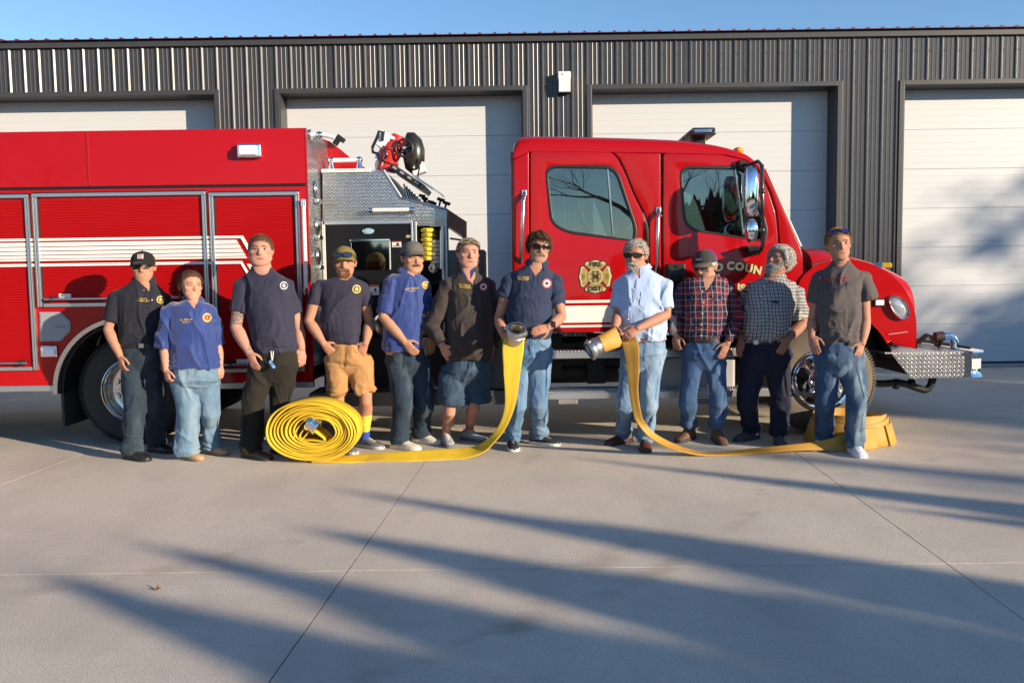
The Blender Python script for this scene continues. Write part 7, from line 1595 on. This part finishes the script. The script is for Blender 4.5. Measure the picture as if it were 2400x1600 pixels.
# 10 --------------------------------------------------------
GING = plaid_mat("blue_gingham", (.50,.47,.42), [('x', .030, 0, .010, (.20,.21,.26), .6), ('z', .030, 0, .010, (.20,.21,.26), .6), ('x', .030, .45, .0085, (.010,.012,.035), .8), ('z', .030, .45, .0085, (.010,.012,.035), .8)], 0, 0)
S = dict(Y=7.55, seed=10, label="curly grey-haired bearded man in checked shirt looking up at the truck", head=(1826, 612), hrot=(-58, 18, 0), hs=1.11, neck=(1814, 648), nr=.072, skin=(.42,.245,.185), waist=[(1795, 793)],
    torso=[(798, 1748, 1838, .165, 0), (772, 1741, 1848, .195, -.02), (740, 1740, 1856, .20, -.02), (708, 1744, 1862, .18, 0), (686, 1748, 1864, .155, 0), (668, 1754, 1864, .13, 0)], pelvis=[(865, 1744, 1854, .145, 0), (832, 1740, 1857, .165, 0), (792, 1749, 1843, .165, 0)],
    arms=[dict(sh=(1863, 688, -.02), el=(1882, 757, -.05), wr=(1847, 794, -.16), tip=(1821, 840, -.18), slv=(1876, 748, -.04), sr=(.088, .082), pn=(-.2, .95, 0), side=-1, curl=.3), dict(sh=(1758, 688, .08), el=(1738, 752, .10), wr=(1736, 795, .02), tip=(1734, 836, 0), slv=(1742, 742, .09), sr=(.08, .076), pn=(.5, .8, 0), curl=.6)],
    legs=[dict(hip=(1768, 825, .03), kn=(1753, 935, .03), r=(.12, .098, .088, .082), hem=-.03), dict(hip=(1822, 825, 0), kn=(1829, 935, -.02), r=(.12, .096, .086, .080), hem=-.03)], feet=[(1760, 1029, -58), (1825, 1038, -10)],
    shirt=GING, pants=cloth("navy_work_trousers", (.013,.015,.032)), belt=BELT, buckle=(1772, 796), shoe=SH_DARK, vneck=(1793, 672, 10, 650), collar=dict(gap=.30), cyaw=-38, face=dict(brow=(.20,.19,.18), flush=.5, open=.55, look=-.5), arm=1.14, fold=.010)
root, H, sh, bv, tro, tb, P = person(S); jeans_bits(S, M("seam_10", (.006,.007,.016), .85))
hair(root, H, (.46,.44,.42), front=.070, side=-.03, back=-.085, thick=.022, n=1700, length=.036, lift=.8, down=.35, rad=.0024, curl=42, seed=10)
beard(root, H, (.40,.38,.36), 'full', 1100, length=.020)
placket(sh, bv, [(1793, 672), (1785, 700), (1778, 735), (1775, 788)], GING, 4.5, [(1792, 673), (1783, 695), (1777, 716), (1772, 738), (1768, 766)])
drape_poly(sh, bv, [[(1802, 706), (1828, 710), (1828, 740), (1806, 752), (1799, 735)]], "chest_pocket", GING, .005); drape_poly(sh, bv, [[(1808, 706), (1818, 703), (1826, 708), (1824, 712), (1810, 710)]], "pocket_contents", BLACK, .008)
# 11 --------------------------------------------------------
S = dict(Y=7.05, seed=11, label="young man in grey printed T-shirt, blue jeans and white shoes by the front wheel", hs=1.10, head=(1965, 573), hrot=(-6, 2, -2), neck=(1971, 610), nr=.065, skin=(.52,.31,.22), waist=[(1963, 802)],
    torso=[(806, 1915, 2013, .138, 0), (772, 1914, 2012, .142, 0), (737, 1915, 2011, .145, 0), (702, 1918, 2013, .142, 0), (674, 1919, 2018, .132, 0), (650, 1921, 2021, .118, 0)], pelvis=[(872, 1914, 2016, .125, 0), (840, 1910, 2017, .142, 0), (799, 1915, 2012, .138, 0)],
    arms=[dict(sh=(1922, 656, .03), el=(1906, 748, .05), wr=(1902, 787, -.04), tip=(1912, 824, -.10), slv=(1910, 707, .04), sr=(.078, .066), pn=(.5, .85, 0), curl=.3), dict(sh=(2020, 656, -.02), el=(2028, 752, -.05), wr=(2021, 802, -.11), tip=(2004, 852, -.14), slv=(2031, 702, -.03), sr=(.086, .082), pn=(-.4, .9, 0), side=-1, curl=.55)],
    legs=[dict(hip=(1938, 825, 0), kn=(1935, 922, .06), r=(.108, .094, .088, .082), hem=-.05), dict(hip=(1990, 825, 0), kn=(2007, 932, -.06), r=(.110, .092, .088, .084), hem=-.05)], feet=[(1930, 1049, -48), (2003, 1062, -6)],
    shirt=cloth("heather_grey_tee", (.082,.072,.072)), pants=denim("washed_blue_jeans", (.040,.075,.145), (.20,.28,.34), (.50,.72)), shoe=SH_WHITE, vneck=(1970, 625, 18, 604), neckstyle='u', face=dict(smile=1, brow=(.16,.09,.045), flush=.6, open=.3, stubble=(.32, .19, .11, .3), scalp=(.28, .16, .08, (.072, .004, -.045))), arm=1.05, fold=.013)
root, H, sh, bv, tro, tb, P = person(S); jeans_bits(S, M("seam_11", (.02,.04,.08), .85))
hair(root, H, (.24,.135,.06), front=.064, side=.002, back=-.04, thick=.008, n=1100, length=.012, lift=.8, down=.3, rad=.0013, seed=11)
glasses(root, H, (.01,.03,.30), (.01,.01,.012), at='head')
URED = M("tee_print_red", (.38,.06,.035), .8); UBLU = M("tee_print_blue", (.055,.065,.10), .8)
drape_text(sh, bv, "UNDER", 1954, 656, 21, URED, 3, bold=.006, sx=1.02, shear=.15, off=.012); drape_text(sh, bv, "UNDER", 1954, 656, 21, S['shirt'], 3, bold=-.022, sx=1.02, shear=.15, off=.016)
drape_text(sh, bv, "ARMOUR", 1954, 671, 20, UBLU, 3, bold=.004, sx=.88, shear=.15, off=.012)
w0, t0 = P(S['arms'][1]['wr']), P(S['arms'][1]['tip']); MB().obox(P((1990, 803, -.15)), (.012, 0, 0), (0, .01, 0), (0, 0, .02)).build("belt_clip", BLACK, root, bevel=.004)

for o in list(bpy.data.objects):
    if "_skin" in o: del o["_skin"]

# fallen leaves on the apron
DRYL = M("dry_leaf", (.16,.085,.035), .8, var=.3, vs_=60)
for px, py, sz, lab in ((367, 1382, .024, "curled brown dry leaf lying alone on the bare concrete"),):
    c = G(px, py); mb = MB()
    for k in range(5):
        a = k*1.25+.3; d = Vector((math.cos(a), math.sin(a), 0)); n_ = Vector((-d.y, d.x, 0)); mb.prism([c+Vector((0, 0, .004)), c+d*sz*.5+n_*sz*.22+Vector((0, 0, .012)), c+d*sz+Vector((0, 0, .004+.02*(k % 2))), c+d*sz*.5-n_*sz*.22+Vector((0, 0, .006))], (0, 0, .0015))
    mb.build("dry_leaf", DRYL, None, label=lab, cat="leaf")
